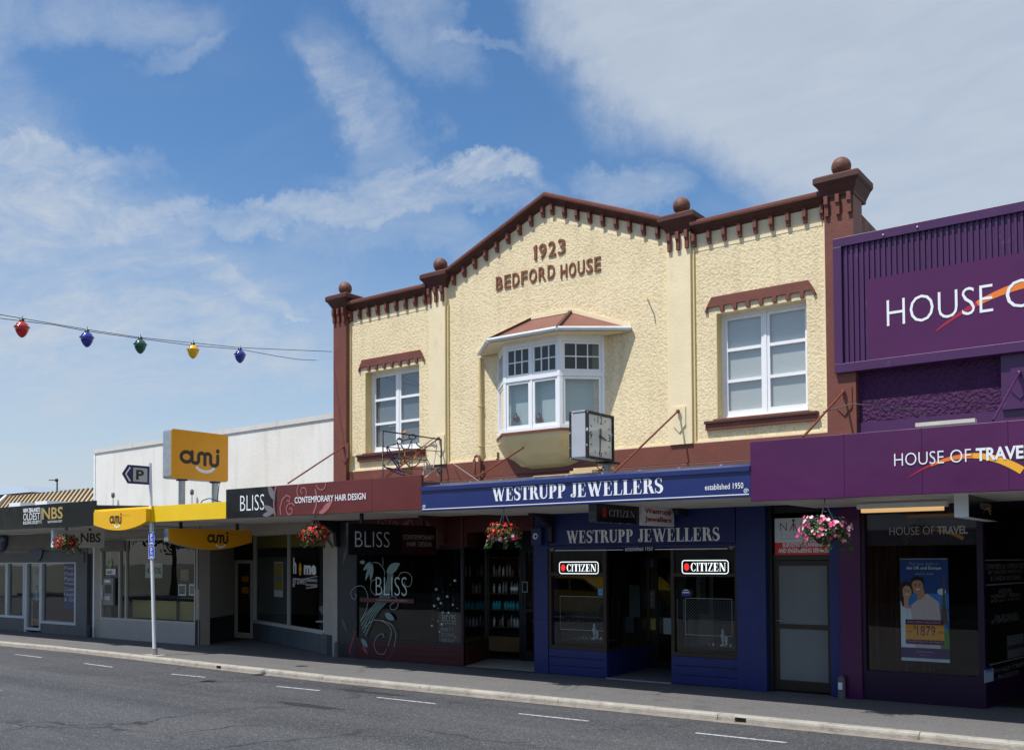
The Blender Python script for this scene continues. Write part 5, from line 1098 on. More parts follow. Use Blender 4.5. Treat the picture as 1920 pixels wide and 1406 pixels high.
sticker('sticker', 'white cash label below a pale green dollar sign', 'sticker', FAC, (X0, X1, z_(197, 1077), z_(197, 1066)), PAPER, lambda b, n: (text(b, FAC, 'cash', X0+.04, X1-.16, z_(197, 1077)+.03, z_(197, 1066)-.03, TXTD, n, offset=.03), text(b, FAC, '$', X0+.04, X1-.16, z_(197, 1064), z_(197, 1048), mat('pale_green_print', (.30, .42, .18), .5), n-.006, offset=.06)), n=-.03)
# ------------------------------------------------------------------ pharmacy at the left end
PH = thing('commercial_building', (-28, 0, 0), 'low grey pharmacy building at the far left with pale ribbed mansard roof', 'building')
PX1 = AX0-.02
GB = mat('grey_green_bulkhead', (.20, .20, .18), .6, .3, var=(2, .08))
mb = MB(); mb.box(FAC, -34, PX1, 2.25, 2.85, -.3, 0, GB); mb.box(FAC, -34, PX1-.4, 2.02, 2.32, -.3, .05, GREYP); mb.build('bulkhead', PH)
def pxs(a): return x_(a, 1110)
mb = MB(); mb.box(FAC, pxs(143), pxs(164), 0, 3.0, -.3, .02, GREYP); mb.build('pier', PH)
mb = MB(); mb.box(FAC, pxs(164), PX1, 0, 3.0, -.3, -.05, GREYD); mb.build('pier', PH)
WF = mat('white_shopfront_frame', (.55, .60, .64), .4, .5)
def pwin(a, b, z0, z1, riser=True, name='display_window'):
    u0, u1 = pxs(a), pxs(b); w = MB(); ringbox(w, FAC, u0, u1, z0, z1, .07, -.08, .02, WF); o = w.build(name, PH); k = MB(); k.box(FAC, u0+.07, u1-.07, z0+.07, z1-.07, -.05, -.045, GLP); k.build('pane', o)
    if riser: k = MB(); k.box(FAC, u0, u1, 0, z0, -.2, 0, GREYP); k.build('stall_riser', PH)
    return o
GLP = glass('pharmacy_glass', (.85, .9, .9), 1.1)
pwin(-30, 13, .38, 2.05); pwin(13, 46, .38, 2.05); pwin(77, 143, .28, 2.05)
pd = pwin(49, 77, .06, 2.05, False, 'door'); k = MB(); k.tube([FAC.p(pxs(72), .9, .05), FAC.p(pxs(72), 1.3, .05)], .015, GALV, 6); k.build('handle', pd)
mb = MB(); mb.box(FAC, -34, pxs(-30), 0, 3, -.3, 0, GREYP); mb.box(FAC, pxs(46), pxs(49), 0, 2.05, -.2, .01, WF); mb.build('pier', PH)
room(-34, PX1-.05, .3, 5, 2.4, PH, mat('pharmacy_wall', (.10, .10, .10), .8), DARKFL)
MAN = mat('cream_ribbed_iron', (.50, .44, .31), .5, .4, var=(2, .08), grime=((.25, .2, .14), 4, .6, .85)); MAND = mat('brown_rib_side', (.20, .12, .06), .6)
def rp(px, py): return P(px, py, .9)
t0, t1 = rp(16, 931), rp(174, 916)
mb = MB(); q = [Vector((t0.x-.6, .2, 3.2)), Vector((-24.7, .2, 3.2)), Vector((-24.7, .9, t1.z)), Vector((t0.x, .9, t1.z))]
mb.add(q, [(0, 1, 2, 3)], MAN); mb.add([Vector((t0.x, .9, t1.z)), Vector((-24.7, .9, t1.z)), Vector((-24.7, 9, t1.z)), Vector((t0.x, 9, t1.z))], [(0, 1, 2, 3)], ROOFG)
mb.box(FAC, t0.x, -24.7, 0, t1.z, -9.2, -9, GREYP); mb.build('roof', PH)
n_ = 27
for i in range(n_):
    u = t0.x+.02+(-24.75-t0.x)*i/(n_-1); s = MB(); s.hexa([Vector((u, .2-.045, 3.2)), Vector((u+.03, .2-.045, 3.2)), Vector((u, .9-.045, t1.z+.03)), Vector((u+.03, .9-.045, t1.z+.03)), Vector((u, .25, 3.2)), Vector((u+.03, .25, 3.2)), Vector((u, .95, t1.z+.0)), Vector((u+.03, .95, t1.z+.0))], MAND); s.build('roof_rib', PH)
s = MB(); s.hexa([Vector((t0.x-.75, .1, 3.2)), Vector((t0.x-.60, .1, 3.2)), Vector((t0.x-.15, .85, t1.z+.04)), Vector((t0.x, .85, t1.z+.04)), Vector((t0.x-.75, .3, 3.2)), Vector((t0.x-.60, .3, 3.2)), Vector((t0.x-.15, 1.05, t1.z+.04)), Vector((t0.x, 1.05, t1.z+.04))], PAPER); s.build('verge', PH)
for a, b in ((17, 38), (66, 88)):
    X0, X1 = P(a, 945, -1.6).x, P(b, 945, -1.6).x; zt_ = P(a, 943 if a < 50 else 940, -1.6).z; s = MB(); s.box(fac(-1.6), X0, X1, zt_-.3, zt_, -.9, 0, PAPER)
    s.build('air_conditioner', label='white air conditioning unit on the black canopy, ' + ('nearer the left edge' if a < 50 else 'behind the gold letters'), cat='air conditioner', group='air conditioning units on the canopy')
# pharmacy signs and window print
c = P(2, 1011, -.05); mb = MB(); mb.lathe((0, 0, 0), [(.001, -.02), (.36, -.02), (.36, .02), (.001, .02)], mat('navy_disc', (.012, .03, .10), .4), 28); mb.v = [Vector((c.x+v.x, c.y+v.z, c.z+v.y)) for v in mb.v]; text(mb, fac(c.y-.021), 'undo', c.x-.22, c.x+.26, c.z-.06, c.z+.06, TXTG, .002)
mb.build('round_sign', label='round navy sign cut by the left edge under the canopy', cat='sign')
c = P(70, 1040, -.08); mb = MB(); mb.prism(fac(-.08), arc(c.x, c.z+.14, .29, .32, 180, 360, 18), -.02, .01, mat('navy_disc', (.012, .03, .10), .4)); mb.build('round_sign', label='navy half-round badge over the white framed door', cat='sign')
mb = MB(); FPh = fac(.045); NV = mat('navy_window_film', (.012, .03, .13), .4); U0, U1 = x_(117, 1100), x_(142, 1100); mb.rect(FPh, U0, U1, z_(117, 1140), z_(117, 1055), NV, .001)
for i, s in enumerate(('Prescriptions', 'Medicines', 'Patient Notes', 'Weekly', 'Cosmetics', 'Healthcare', '& Gifts')): zz_ = z_(117, 1069+i*9.6); text(mb, FPh, s[:8], U0+.03, U0+.03+.105*len(s[:8]), zz_, zz_+.11, TXTG, .003)
mb.build('window_film', label='navy window film listing pharmacy services in pale letters', cat='window film')
mb = MB(); text(mb, fac(-.055), 'DISPENSARY AND HEALTH CENTRE', x_(12, 1036), x_(58, 1036), z_(12, 1037), z_(12, 1033), TXTG, .002); mb.build('lettering', PH)
# things seen through the pharmacy glass
for i, (px, m, h) in enumerate(((22, 'x', 1.0), (-8, 'x', .9))):
    b = P(px+8, 1150, .8); ch = thing('chair', (b.x, .8, 0), 'dark round-backed waiting chair behind the pharmacy glass, ' + ('right of the white post' if i == 0 else 'at the left picture edge'), 'chair', 'waiting chairs in the pharmacy')
    mb = MB(); mb.box(fac(.8), b.x-.24, b.x+.24, .42, .47, -.24, .24, BLACKM); mb.build('seat', ch, bevel=.01)
    mb = MB(); mb.prism(fac(1.0), arc(b.x, .62, .25, .33, 0, 180, 14), -.02, .02, BLACKM); mb.build('backrest', ch)
    for sx2 in (-.2, .2):
        for sy2 in (.6, 1.0): mb = MB(); mb.tube([(b.x+sx2, sy2, .42), (b.x+sx2*1.1, sy2, 0.012)], .012, GALV, 6); mb.build('leg', ch)
mb = MB(); X0, X1 = P(62, 1100, .5).x, P(76, 1100, .5).x; mb.box(fac(.5), X0, X1, .9, 1.95, -.02, 0, mat('pale_poster_stock', (.40, .42, .40), .5)); 
for v in (1.72, 1.25): mb.disc(fac(.5), (X0+X1)/2, v, .09, REDT, .002)
mb.build('poster', label='pale poster with two red heart shapes behind the pharmacy door', cat='poster')
# grey building farther away, with aerial
FB = thing('house', (-48, 12, 0), 'distant pale grey building with a low hipped roof above the black canopy', 'building')
a = P(0, 925, 10); b = P(67, 926, 10)
mb = MB(); mb.box(fac(10), a.x-4, b.x, 0, P(50, 925, 10).z, -10, 0, mat('distant_grey_wall', (.27, .29, .32), .7)); mb.build('wall', FB)
zt_ = P(38, 910, 12).z; ze = P(50, 925, 10).z
mb = MB(); mb.add([(a.x-4.4, 9.6, ze), (b.x+.4, 9.6, ze), (b.x+.4, 20.4, ze), (a.x-4.4, 20.4, ze), (a.x-4, 12, zt_), (P(38, 910, 12).x, 12, zt_), (P(38, 910, 12).x, 17, zt_), (a.x-4, 17, zt_)], [(0, 1, 5, 4), (1, 2, 6, 5), (2, 3, 7, 6), (4, 5, 6, 7), (3, 0, 4, 7)], mat('pale_blue_roof_sheet', (.30, .36, .42), .4)); mb.build('roof', FB)
a = P(106, 900, 5); b = P(107, 925, 5); ar = thing('roof_aerial', (b.x, 5, 3.5), 'thin aerial mast with a short side arm above the ribbed roof', 'aerial')
mb = MB(); mb.tube([(b.x, 5, 3.3), (b.x, 5, a.z)], .03, GREYD, 6); mb.build('mast', ar); mb = MB(); mb.tube([(a.x+.05, 5, a.z), (a.x-.55, 5, a.z+.03)], .02, GREYD, 6); mb.ball((a.x, 5, a.z), .07, GREYD, 8, 6); mb.build('arm', ar)
# ================================================================== SIGNS
def bx_sign(name, loc, label): return thing(name, loc, label, 'sign')
def rrect(u0, u1, v0, v1, r, k=5):
    p = []
    for cx, cy_, a in ((u1-r, v1-r, 0), (u0+r, v1-r, 90), (u0+r, v0+r, 180), (u1-r, v0+r, 270)): p += arc(cx, cy_, r, r, a, a+90, k)
    return p
# large orange roof sign on two posts, facing along the street
Y0 = -2.1; q = P(321, 850, Y0); SXs = q.x; fr = PERP(SXs); zt = P(321, 803, Y0).z; zb = P(321, 896, Y0).z; ye = PX(428, 860, SXs).y
t = bx_sign('roof_sign', (SXs, Y0, 3.3), 'big square orange sign on two grey posts above the yellow canopy'); yo = Y0
mb = MB(); mb.prism(fr, rrect(yo, ye, zb, zt, .06), -.30, -.012, GALV); mb.build('case', t)
mb = MB(); mb.prism(fr, rrect(yo+.004, ye-.004, zb+.004, zt-.004, .055), -.012, .0, ORG); mb.build('face', t)
mb = MB(); L = ye-yo; Hh = zt-zb; ami(mb, fr, yo+L*.14, yo+L*.84, zb+Hh*.17, zb+Hh*.66, TXTD, TXTW, .003); mb.build('lettering', t)
for px in (341, 403): y = PX(px, 920, SXs-.15).y; mb = MB(); mb.box(Fr((SXs-.15, y, 0)), -.05, .05, 3.2, zb, -.05, .05, GALV); mb.box(Fr((SXs-.15, y, 0)), -.09, .09, zb-.03, zb, -.08, .08, BLACKM); mb.build('post', t)
mb = MB(); a = PX(411, 906, SXs-.1); mb.tube([a, a+Vector((0, -.03, -.25)), Vector((a.x, a.y-.06, 3.25))], .010, BLACKM, 6); mb.tube([P(375, 945, -2.3), P(380, 938, -2.3), P(392, 934, -2.3), P(412, 940, -2.3), P(424, 944, -2.35)], .010, BLACKM, 6); mb.build('cable', t)
# shield-shaped yellow sign on the canopy edge
Fy = fac(YC-.10); X0, X1 = P(178, 970, YC-.1).x, P(276, 970, YC-.1).x; zt = P(178, 960, YC-.1).z; zs = P(178, 984, YC-.1).z
t = bx_sign('fascia_sign', (X0, YC, zs), 'curved-bottom yellow sign fixed to the left end of the yellow fascia')
pts = [(X0, zt), (X1, zt+.01), (X1, zs+.02)]+[(X1+(X0-X1)*j/10, zs+.02-.16*math.sin(math.pi*j/10)**.8) for j in range(1, 10)]+[(X0, zs)]
mb = MB(); mb.prism(Fy, pts, -.10, .03, YEL); mb.build('body', t, bevel=.012)
mb = MB(); w = X1-X0; ami(mb, Fy, X0+w*.32, X0+w*.55, zs-.08, zt-.06, TXTD, TXTW, .034); text(mb, Fy, 'insurance', X0+w*.56, X0+w*.70, zt-.12, zt-.08, mat('faint_print', (.55, .36, .05), .5), .034); mb.build('lettering', t)
# orange sign hanging under the canopy
def hang(name, label, px, pyt, pyb, y0, y1, th, facem, casem, curved=False):
    q = P(px, pyt, y0); X = q.x; zt = q.z; zb = P(px, pyb, y0).z; t = bx_sign(name, (X, y0, zt), label); fr = PERP(X)
    pts = [(y0, zt), (y1, zt)] + ([(y1, zb+.06)]+[(y1+(y0-y1)*j/12, zb+.06-.17*math.sin(math.pi*j/12)) for j in range(1, 12)]+[(y0, zb+.06)] if curved else [(y1, zb), (y0, zb)])
    mb = MB(); mb.prism(fr, pts, -th, -.004, casem); mb.build('case', t, bevel=.006)
    mb = MB(); mb.prism(fr, [(a+(.012 if a == y0 else -.012 if a == y1 else 0), b) for a, b in pts], -.006, 0, facem); mb.build('face', t)
    for yy in (y0+.35, y1-.35): mb = MB(); mb.box(Fr((X-th/2, yy, 0)), -.025, .025, zt, 2.90, -.025, .025, BLACKM); mb.build('hanger', t)
    return t, fr, zb, zt
t, fr, zb, zt = hang('hanging_sign', 'orange sign with curved bottom hanging under the yellow canopy', 316, 990, 1020, -2.3, -.15, .16, ORG, GALV, True)
mb = MB(); ami(mb, fr, -1.35, -.80, zb-.06, zt-.06, TXTD, TXTW, .003); text(mb, fr, 'insurance', -.8, -.45, zt-.12, zt-.07, mat('faint_print', (.55, .36, .05), .5), .003); mb.build('lettering', t)
t, fr, zb, zt = hang('hanging_sign', 'white sign with dark letters NBS hanging under the black canopy', 100, 993, 1026, -2.3, -1.0, .10, mat('off_white_face', (.72, .72, .70), .5), PAPER)
mb = MB(); text(mb, fr, 'NBS', -1.62, -1.10, zb+.13, zb+.36, mat('brown_lettering', (.10, .06, .03), .5), .003, offset=.03); text(mb, fr, 'Nelson Building Society', -1.55, -1.10, zb+.06, zb+.09, TXTG, .003); mb.build('lettering', t)
t, fr, zb, zt = hang('hanging_sign', 'black and dark red sign reading BLISS hanging under the maroon canopy', 653, 980, 1040, -2.38, -.05, .05, BLACK, BLACK)
mb = MB(); mb.prism(fr, [(-1.0, zb+.005), (-1.02, zt-.005), (-.06, zt-.005), (-.06, zb+.005)], 0, .002, mat('dark_red_face', (.035, .006, .007), .35)); mb.build('red_panel', t)
mb = MB(); L = 2.33; text(mb, fr, 'BLISS', -2.22, -1.35, zb+.14, zt-.14, TXTG, .003, offset=-.015); text(mb, fr, 'CONTEMPORARY', -.98, -.12, zt-.27, zt-.18, TXTG, .004, offset=-.005); text(mb, fr, 'HAIR  DESIGN', -.88, -.20, zb+.16, zb+.25, TXTG, .004, offset=-.005); mb.build('lettering', t)
t, fr, zb, zt = hang('hanging_sign', 'long black box sign reading CITIZEN with a white Westrupp Jewellers half', 1119, 940, 978, -2.40, -.10, .14, BLACK, BLACK)
CITW = mat('dull_white_serif', (.30, .30, .30), .5); REDB = mat('red_ball_print', (.35, .01, .01), .4)
mb = MB(); serif(mb, fr, 'CITIZEN', -2.08, -1.30, zb+.09, zt-.10, CITW, .003); mb.disc(fr, -2.20, (zb+zt)/2, .06, REDB, .003, .08); mb.build('lettering', t)
mb = MB(); mb.box(fr, -1.17, -.10, zb-.02, zt+.0, 0, .05, PAPER); mb.build('white_panel', t, bevel=.005)
mb = MB(); text(mb, fr, 'Westrupp', -1.08, -.20, (zb+zt)/2-.0, zt-.04, REDT, .053, offset=.03); text(mb, fr, 'Jewellers', -1.08, -.20, zb+.02, (zb+zt)/2-.02, REDT, .053, offset=.03); mb.build('lettering', t)
t, fr, zb, zt = hang('hanging_sign', 'dark box sign with white end hanging under the purple canopy', 1816, 924, 969, -1.9, .0-.06, .16, BLACK, PAPER)
mb = MB(); text(mb, fr, 'HOUSE OF TRAVEL', -1.25, -.55, zb+.12, zb+.2, TXTG, .003); swoosh(mb, fr, -1.1, zb+.06, .5, .08, .002, [ARCS[0], ARCS[1], ARCS[2]]); mb.build('lettering', t)
# wall sign over the jeweller's door
mb = MB(); FJ = fac(0.0); 
t = thing('shop_sign', (-8, 0, 2.3), 'blue shopfront sign with white serif letters above the jeweller\'s door', 'sign')
mb.box(FJ, -9.68, XJ[3]-.03, 2.285, 2.82, 0, .025, BLUE); mb.box(FJ, -9.68, XJ[3]-.03, 2.80, 2.825, 0, .04, BLUE_F); mb.build('board', t)
mb = MB(); za, zb_ = z_(1062, 1018, -.03), z_(1062, 995, -.03); serif(mb, FJ, 'WESTRUPP', P(1062, 1005, -.03).x, P(1188, 1003, -.03).x, za, zb_, TXTB, .03); mb.build('lettering', t); mb = MB(); serif(mb, FJ, 'JEWELLERS', P(1195, 1003, -.03).x, P(1350, 1000, -.03).x, za, zb_, TXTB, .03); mb.build('lettering', t); mb = MB()
e0, e1 = P(1172, 1028, -.03).x, P(1224, 1028, -.03).x; zl = z_(1172, 1031, -.03); text(mb, FJ, 'established 1950', e0, e1, zl-.015, zl+.06, TXTB, .03)
mb.box(FJ, -9.55, e0-.04, zl+.0, zl+.012, .025, .029, TXTB); mb.box(FJ, e1+.04, XJ[3]-.16, zl, zl+.012, .025, .029, TXTB); mb.build('lettering', t)
mb = MB(); 
for c in (-9.62, XJ[3]-.09): mb.ribbon(FJ, spiral(c, zl+.03, .045, 1.6, 0), .01, TXTG, .03)
mb.build('scroll_ornament', t, kind='stuff')
# alarm box on the blue column
c = P(1005, 1005, -.1); t = thing('alarm_box', (c.x, -.05, c.z), 'blue alarm box with a white round C emblem on the blue column', 'alarm box')
mb = MB(); mb.box(Fr((c.x, 0, c.z)), -.10, .12, -.16, .16, .02, .12, BLUE_F); mb.build('case', t, bevel=.01); mb = MB(); fr = fac(-.12); mb.disc(fr, c.x, c.z, .055, PAPER, .003); mb.disc(fr, c.x+.01, c.z, .028, BLUE_F, .005); mb.build('emblem', t)
# neon signs
NE = mat('neon_white', (.9, .9, .9), .4, emit=((.93, 1, 1), 1.0)); NR = mat('neon_red', (.8, .02, .02), .4, emit=((1, .03, .03), .8))
for i, (a, b, yt, yb) in enumerate(((1048, 1123, 1052, 1076), (1278, 1367, 1049, 1076))):
    Fn = fac(-.01); X0, X1 = P(a, 1064, -.01).x, P(b, 1064, -.01).x; Z0, Z1 = P(a, yb, -.01).z, P(a, yt, -.01).z
    t = thing('neon_sign', (X0, 0, Z0), 'lit white CITIZEN sign with a red ball in the %s jeweller window' % ('left' if i == 0 else 'right'), 'sign', 'lit signs in the jeweller windows')
    mb = MB(); mb.prism(Fn, rrect(X0, X1, Z0, Z1, .05), -.02, 0, BLACK); mb.build('plate', t)
    mb = MB(); mb.ribbon(Fn, rrect(X0+.012, X1-.012, Z0+.012, Z1-.012, .045), .014, NE, .003, closed=True); mb.build('border', t)
    mb = MB(); serif(mb, Fn, 'CITIZEN', X0+(X1-X0)*.19, X1-.05, Z0+.05, Z1-.05, NE, .003); mb.build('lettering', t)
    mb = MB(); mb.disc(Fn, X0+(X1-X0)*.11, (Z0+Z1)/2, .045, NR, .003, .06); mb.build('red_ball', t)
# surveyor's sign above the stairway door
Fz = fac(.11); X0, X1 = P(1453, 1000, .11).x, P(1561, 1000, .11).x; Z0, Zm, Z1 = P(1453, 1040, .11).z, P(1453, 1017, .11).z, P(1453, 972, .11).z
t = thing('door_sign', (X0, .11, Z0), 'white and red surveyors sign above the frosted glass door', 'sign')
mb = MB(); mb.box(Fz, X0, X1, Zm, Z1, -.01, .01, mat('pale_sign_face', (.72, .80, .86), .4)); mb.build('white_panel', t); mb = MB(); mb.box(Fz, X0, X1, Z0, Zm, -.01, .01, mat('red_sign_face', (.80, .03, .02), .4)); mb.build('red_panel', t)
mb = MB(); w = X1-X0; H = Z1-Zm; BR_ = mat('brick_red_print', (.30, .05, .04), .5); TG = mat('slate_print', (.10, .10, .12), .5)
text(mb, Fz, 'N', X0+w*.10, X0+w*.22, Zm+H*.48, Zm+H*.82, TG, .012, offset=-.01); text(mb, Fz, 'K', X0+w*.48, X0+w*.59, Zm+H*.48, Zm+H*.82, TG, .012, offset=-.01); text(mb, Fz, 'E', X0+w*.68, X0+w*.77, Zm+H*.48, Zm+H*.82, TG, .012, offset=-.01)
for a, b in (((.27, .46), (.335, .80)), ((.335, .80), (.40, .46)), ((.335, .46), (.335, .92))): mb.ribbon(Fz, [(X0+w*a[0], Zm+H*a[1]), (X0+w*b[0], Zm+H*b[1])], .014, BR_, .0125)
mb.disc(Fz, X0+w*.335, Zm+H*.90, .022, BR_, .013)
text(mb, Fz, 'S U R V E Y', X0+w*.10, X0+w*.75, Zm+H*.27, Zm+H*.36, TXTG, .012, offset=-.01); text(mb, Fz, 'REGISTERED PROFESSIONALS', X0+w*.10, X0+w*.85, Zm+H*.12, Zm+H*.17, TXTG, .012)
text(mb, Fz, 'SURVEYING PLANNING', X0+w*.14, X0+w*.84, Z0+.115, Z0+.185, TXTW, .012, offset=.035); text(mb, Fz, 'AND ENGINEERING SERVICES', X0+w*.06, X0+w*.94, Z0+.03, Z0+.10, TXTW, .012, offset=.035); mb.build('lettering', t)
# ------------------------------------------------------------------ street clock
Yk = -2.1; q = P(1103, 800, Yk); Xk = q.x; fr = PERP(Xk); zt, zb = P(1103, 770.5, Yk).z, P(1103, 857, Yk).z; ye = PX(1151, 820, Xk).y
wc = .32
CW = mat('chipped_white_enamel', (.42, .44, .49), .45, .4, var=(4, .06), grime=((.03, .03, .03), 12, .66, .72)); CK = mat('black_clock_rim', (.010, .010, .012), .5, grime=((.5, .5, .5), 11, .60, .66))
t = thing('street_clock', (Xk-wc/2, Yk, 3.3), 'square weathered white street clock showing half past three on a post over the blue canopy', 'clock')
mb = MB(); mb.box(fr, Yk, ye, zb, zt, -wc, -.03, CW); mb.build('case', t, bevel=.02)
mb = MB()
for n0, n1 in ((-.045, -.0), (-wc-.01, -wc+.02)):
    for (u0, u1, v0, v1) in ((Yk-.012, Yk+.022, zb-.012, zt+.012), (ye-.022, ye+.012, zb-.012, zt+.012), (Yk+.022, ye-.022, zt-.022, zt+.012), (Yk+.022, ye-.022, zb-.012, zb+.022)): mb.box(fr, u0, u1, v0, v1, n0, n1, CK)
mb.build('rim', t)
mb = MB(); mb.box(fr, Yk-.01, ye+.01, zt, zt+.025, -wc+.04, -.05, CW); mb.build('lid', t)
mb = MB(); mb.box(fr, Yk+.03, ye-.03, zb+.03, zt-.03, -.035, -.022, mat('clock_dial', (.66, .70, .68), .10, .8, var=(2, .05))); mb.build('dial', t)
cu, cv_ = (Yk+ye)/2, (zb+zt)/2; R = (ye-Yk)/2*.80; Rv = (zt-zb)/2*.80
mb = MB()
for h in range(12):
    a = math.radians(90-30*h); s = 1/max(abs(math.cos(a)), abs(math.sin(a)))
    if h % 3: mb.ribbon(fr, [(cu+R*s*.80*math.cos(a), cv_+Rv*s*.80*math.sin(a)), (cu+R*s*.95*math.cos(a), cv_+Rv*s*.95*math.sin(a))], .014, TXTD, -.019)
    else: text(mb, fr, str(h or 12), cu+R*.9*math.cos(a)-.05*(1.4 if h == 0 else .8), cu+R*.9*math.cos(a)+.05*(1.4 if h == 0 else .8), cv_+Rv*.9*math.sin(a)-.055, cv_+Rv*.9*math.sin(a)+.055, TXTD, -.019, offset=0)
mb.build('numerals', t)
mb = MB(); a = math.radians(90-105); mb.ribbon(fr, [(cu-.04*math.cos(a), cv_-.04*math.sin(a)), (cu+R*.62*math.cos(a), cv_+Rv*.62*math.sin(a))], [.05, .02], mat('brass_hand', (.16, .12, .06), .5), -.010); mb.build('hour_hand', t)
mb = MB(); mb.ribbon(fr, [(cu+.01, cv_+.12), (cu-.01, cv_-Rv*.80)], [.055, .02], mat('brass_hand', (.16, .12, .06), .5), -.014); mb.disc(fr, cu, cv_, .03, TXTD, -.008); mb.build('minute_hand', t)
mb = MB(); py_ = PX(1138, 870, Xk-wc/2).y; mb.box(Fr((Xk-wc/2, py_, 0)), -.045, .045, 3.15, zb, -.045, .045, GALV); mb.box(Fr((Xk-wc/2, py_, 0)), -.12, .12, zb-.03, zb, -.2, .12, CK); mb.build('post', t)
mb = MB(); mb.tube([(Xk-.2, py_-.25, zb), (Xk-.2, py_-.22, zb-.1), (Xk-.2, py_-.12, zb-.13), (Xk-.2, py_-.03, zb-.06)], .009, BLACKM, 6); mb.build('cable', t)
# ------------------------------------------------------------------ parking sign
b = G(290, 1228, .07); yb_ = -2.42; bX = P(290, 1226, yb_).x; top = P(281, 868, yb_)
t = thing('parking_sign', (bX, yb_, .07), 'pale grey pole with a blue arrow-shaped P sign and two small blue plates', 'road sign')
pole = [Vector((bX, yb_, .02)), Vector((top.x, yb_, top.z))]
mb = MB(); mb.tube(pole, .038, mat('pale_blue_pole_paint', (.72, .76, .80), .4, .5, var=(3, .06)), 14); mb.build('pole', t)
mb = MB(); mb.tube([Vector((bX, yb_, .02)), Vector((bX, yb_, .22))], .055, GALV, 14); mb.box(Fr((bX, yb_, 0)), -.28, .25, .06, .082, -.12, .12, CONC); mb.build('base', t)
fr = PERP(top.x+.03); ys, ye = -3.02, yb_+.0; 
zt, zb = PX(250, 872, top.x).z, PX(250, 907, top.x).z; ys = PX(229, 889, top.x+.03).y
mb = MB(); NVY = mat('navy_sign_face', (.015, .02, .11), .4); pts = [(ye-.02, zb), (ye-.02, zt), (ys+.13, zt), (ys, (zb+zt)/2), (ys+.13, zb)]
mb.prism(fr, pts, -.012, 0, NVY); mb.build('arrow_plate', t)
mb = MB(); W1 = ye-ys; mb.rect(fr, ye-W1*.62, ye-W1*.12, zb+.05, zt-.05, mat('silver_sign_face', (.45, .48, .50), .4), .002); mb.ribbon(fr, [(ys+.18, zt-.05), (ys+.08, (zb+zt)/2), (ys+.18, zb+.05)], .035, PAPER, .002); text(mb, fr, 'P', ye-W1*.52, ye-W1*.24, zb+.09, zt-.09, TXTD, .004, offset=.03); mb.build('lettering', t)
BLP = mat('blue_plate', (.015, .06, .45), .4)
ff = Fr((0, yb_-.05, 0)); xp = P(284, 1025, yb_-.05).x
for y0p, y1p, tx in ((997, 1022, '60'), (1023, 1048, '10')):
    za, zb_ = P(284, y1p, yb_-.05).z, P(284, y0p, yb_-.05).z; c = P(284, (y0p+y1p)/2, yb_-.05).x
    mb = MB(); mb.box(ff, c-.11, c+.11, za+.005, zb_-.005, -.01, 0, BLP); mb.ribbon(ff, rrect(c-.10, c+.10, za+.015, zb_-.015, .02), .008, TXTW, .002, closed=True); text(mb, ff, 'P', c-.035, c+.035, zb_-.14, zb_-.04, TXTW, .002, offset=.01); text(mb, ff, tx, c-.04, c+.04, za+.09, za+.15, TXTW, .002, offset=.01); mb.rect(ff, c-.06, c+.06, za+.04, za+.06, TXTW, .002); mb.build('blue_plate', t)
c = P(285, 985, yb_); mb = MB(); mb.box(Fr((c.x+.06, yb_, 0)), -.03, .03, c.z-.15, c.z+.35, -.02, .02, GALV); mb.build('splice_bar', t)
# small downpipes at pavement level
for px, py, m, lb in ((1578, 1285, GREYP, 'short galvanised downpipe shoe with white sticker between blue and purple columns'), (631, 1210, GREYP, 'short grey pipe at the foot of the black column beside the beige shopfront'), (168, 1180, GREYD, 'short dark pipe at the foot of the pharmacy wall')):
    X = x_(px, py+15, -.14); mb = MB(); mb.lathe((X, -.14, 0), [(.055, .003), (.055, .26), (.05, .30), (.03, .33), (.001, .34)], m, 12)
    if px > 1000: mb.box(fac(-.195), X-.03, X+.03, .14, .24, 0, .003, PAPER)
    mb.build('downpipe', label=lb, cat='pipe')
# ------------------------------------------------------------------ wire Christmas frame on the canopy
q = P(718, 850, -2.2); Xf = q.x; fr = PERP(Xf); zt = P(717, 808, -2.2).z; zb = 3.0; yr = PX(827, 818, Xf).y
t = thing('wire_decoration', (Xf, -2.2, 3.3), 'black rectangular frame with coloured bent-wire reindeer and sleigh figures above the canopy', 'decoration')
mb = MB(); mb.tube([(Xf, -2.2, 3.0), (Xf, -2.2, zt), (Xf, yr, zt), (Xf, yr, 3.0)], .016, BLACKM, 6); mb.build('frame', t)
D = yr+2.2
def w2(px, py): q = PX(680+px/10.04, 780+py/10.04, Xf); return Vector((Xf, q.y, q.z))
WP, WO, WR_, WG, WS = (mat(n, c, .5, .4, metal=.2) for n, c in (('purple_wire', (.05, .035, .16)), ('orange_wire', (.60, .20, .02)), ('red_wire', (.22, .02, .02)), ('grey_green_wire', (.10, .13, .12)), ('white_wire', (.50, .50, .50))))
def wire(name, m, *pl, r=.010):
    mb = MB()
    for p in pl: mb.tube([w2(*x) for x in p], r*1.25, m, 5)
    mb.build(name, t)
def ring(cx, cy_, rx, ry, k=14): return [(cx+rx*math.cos(2*math.pi*j/k), cy_+ry*math.sin(2*math.pi*j/k)) for j in range(k+1)]
wire('stay_wire', BLACKM, [(370, 575), (1490, 668)], [(370, 770), (1230, 830)], [(420, 1140), (1350, 400)], [(450, 910), (630, 740)], [(940, 990), (1320, 1010)], [(925, 400), (930, 1090)], r=.006)
wire('sleigh_wire', WP, [(400, 910), (420, 960), (560, 1030), (720, 1100), (800, 1110)], [(450, 580), (470, 700), (600, 880), (720, 1050)], [(465, 570), (560, 740), (700, 960)], [(410, 960), (640, 1010), (930, 1095), (925, 985), (740, 990)], [(560, 800), (650, 950)])
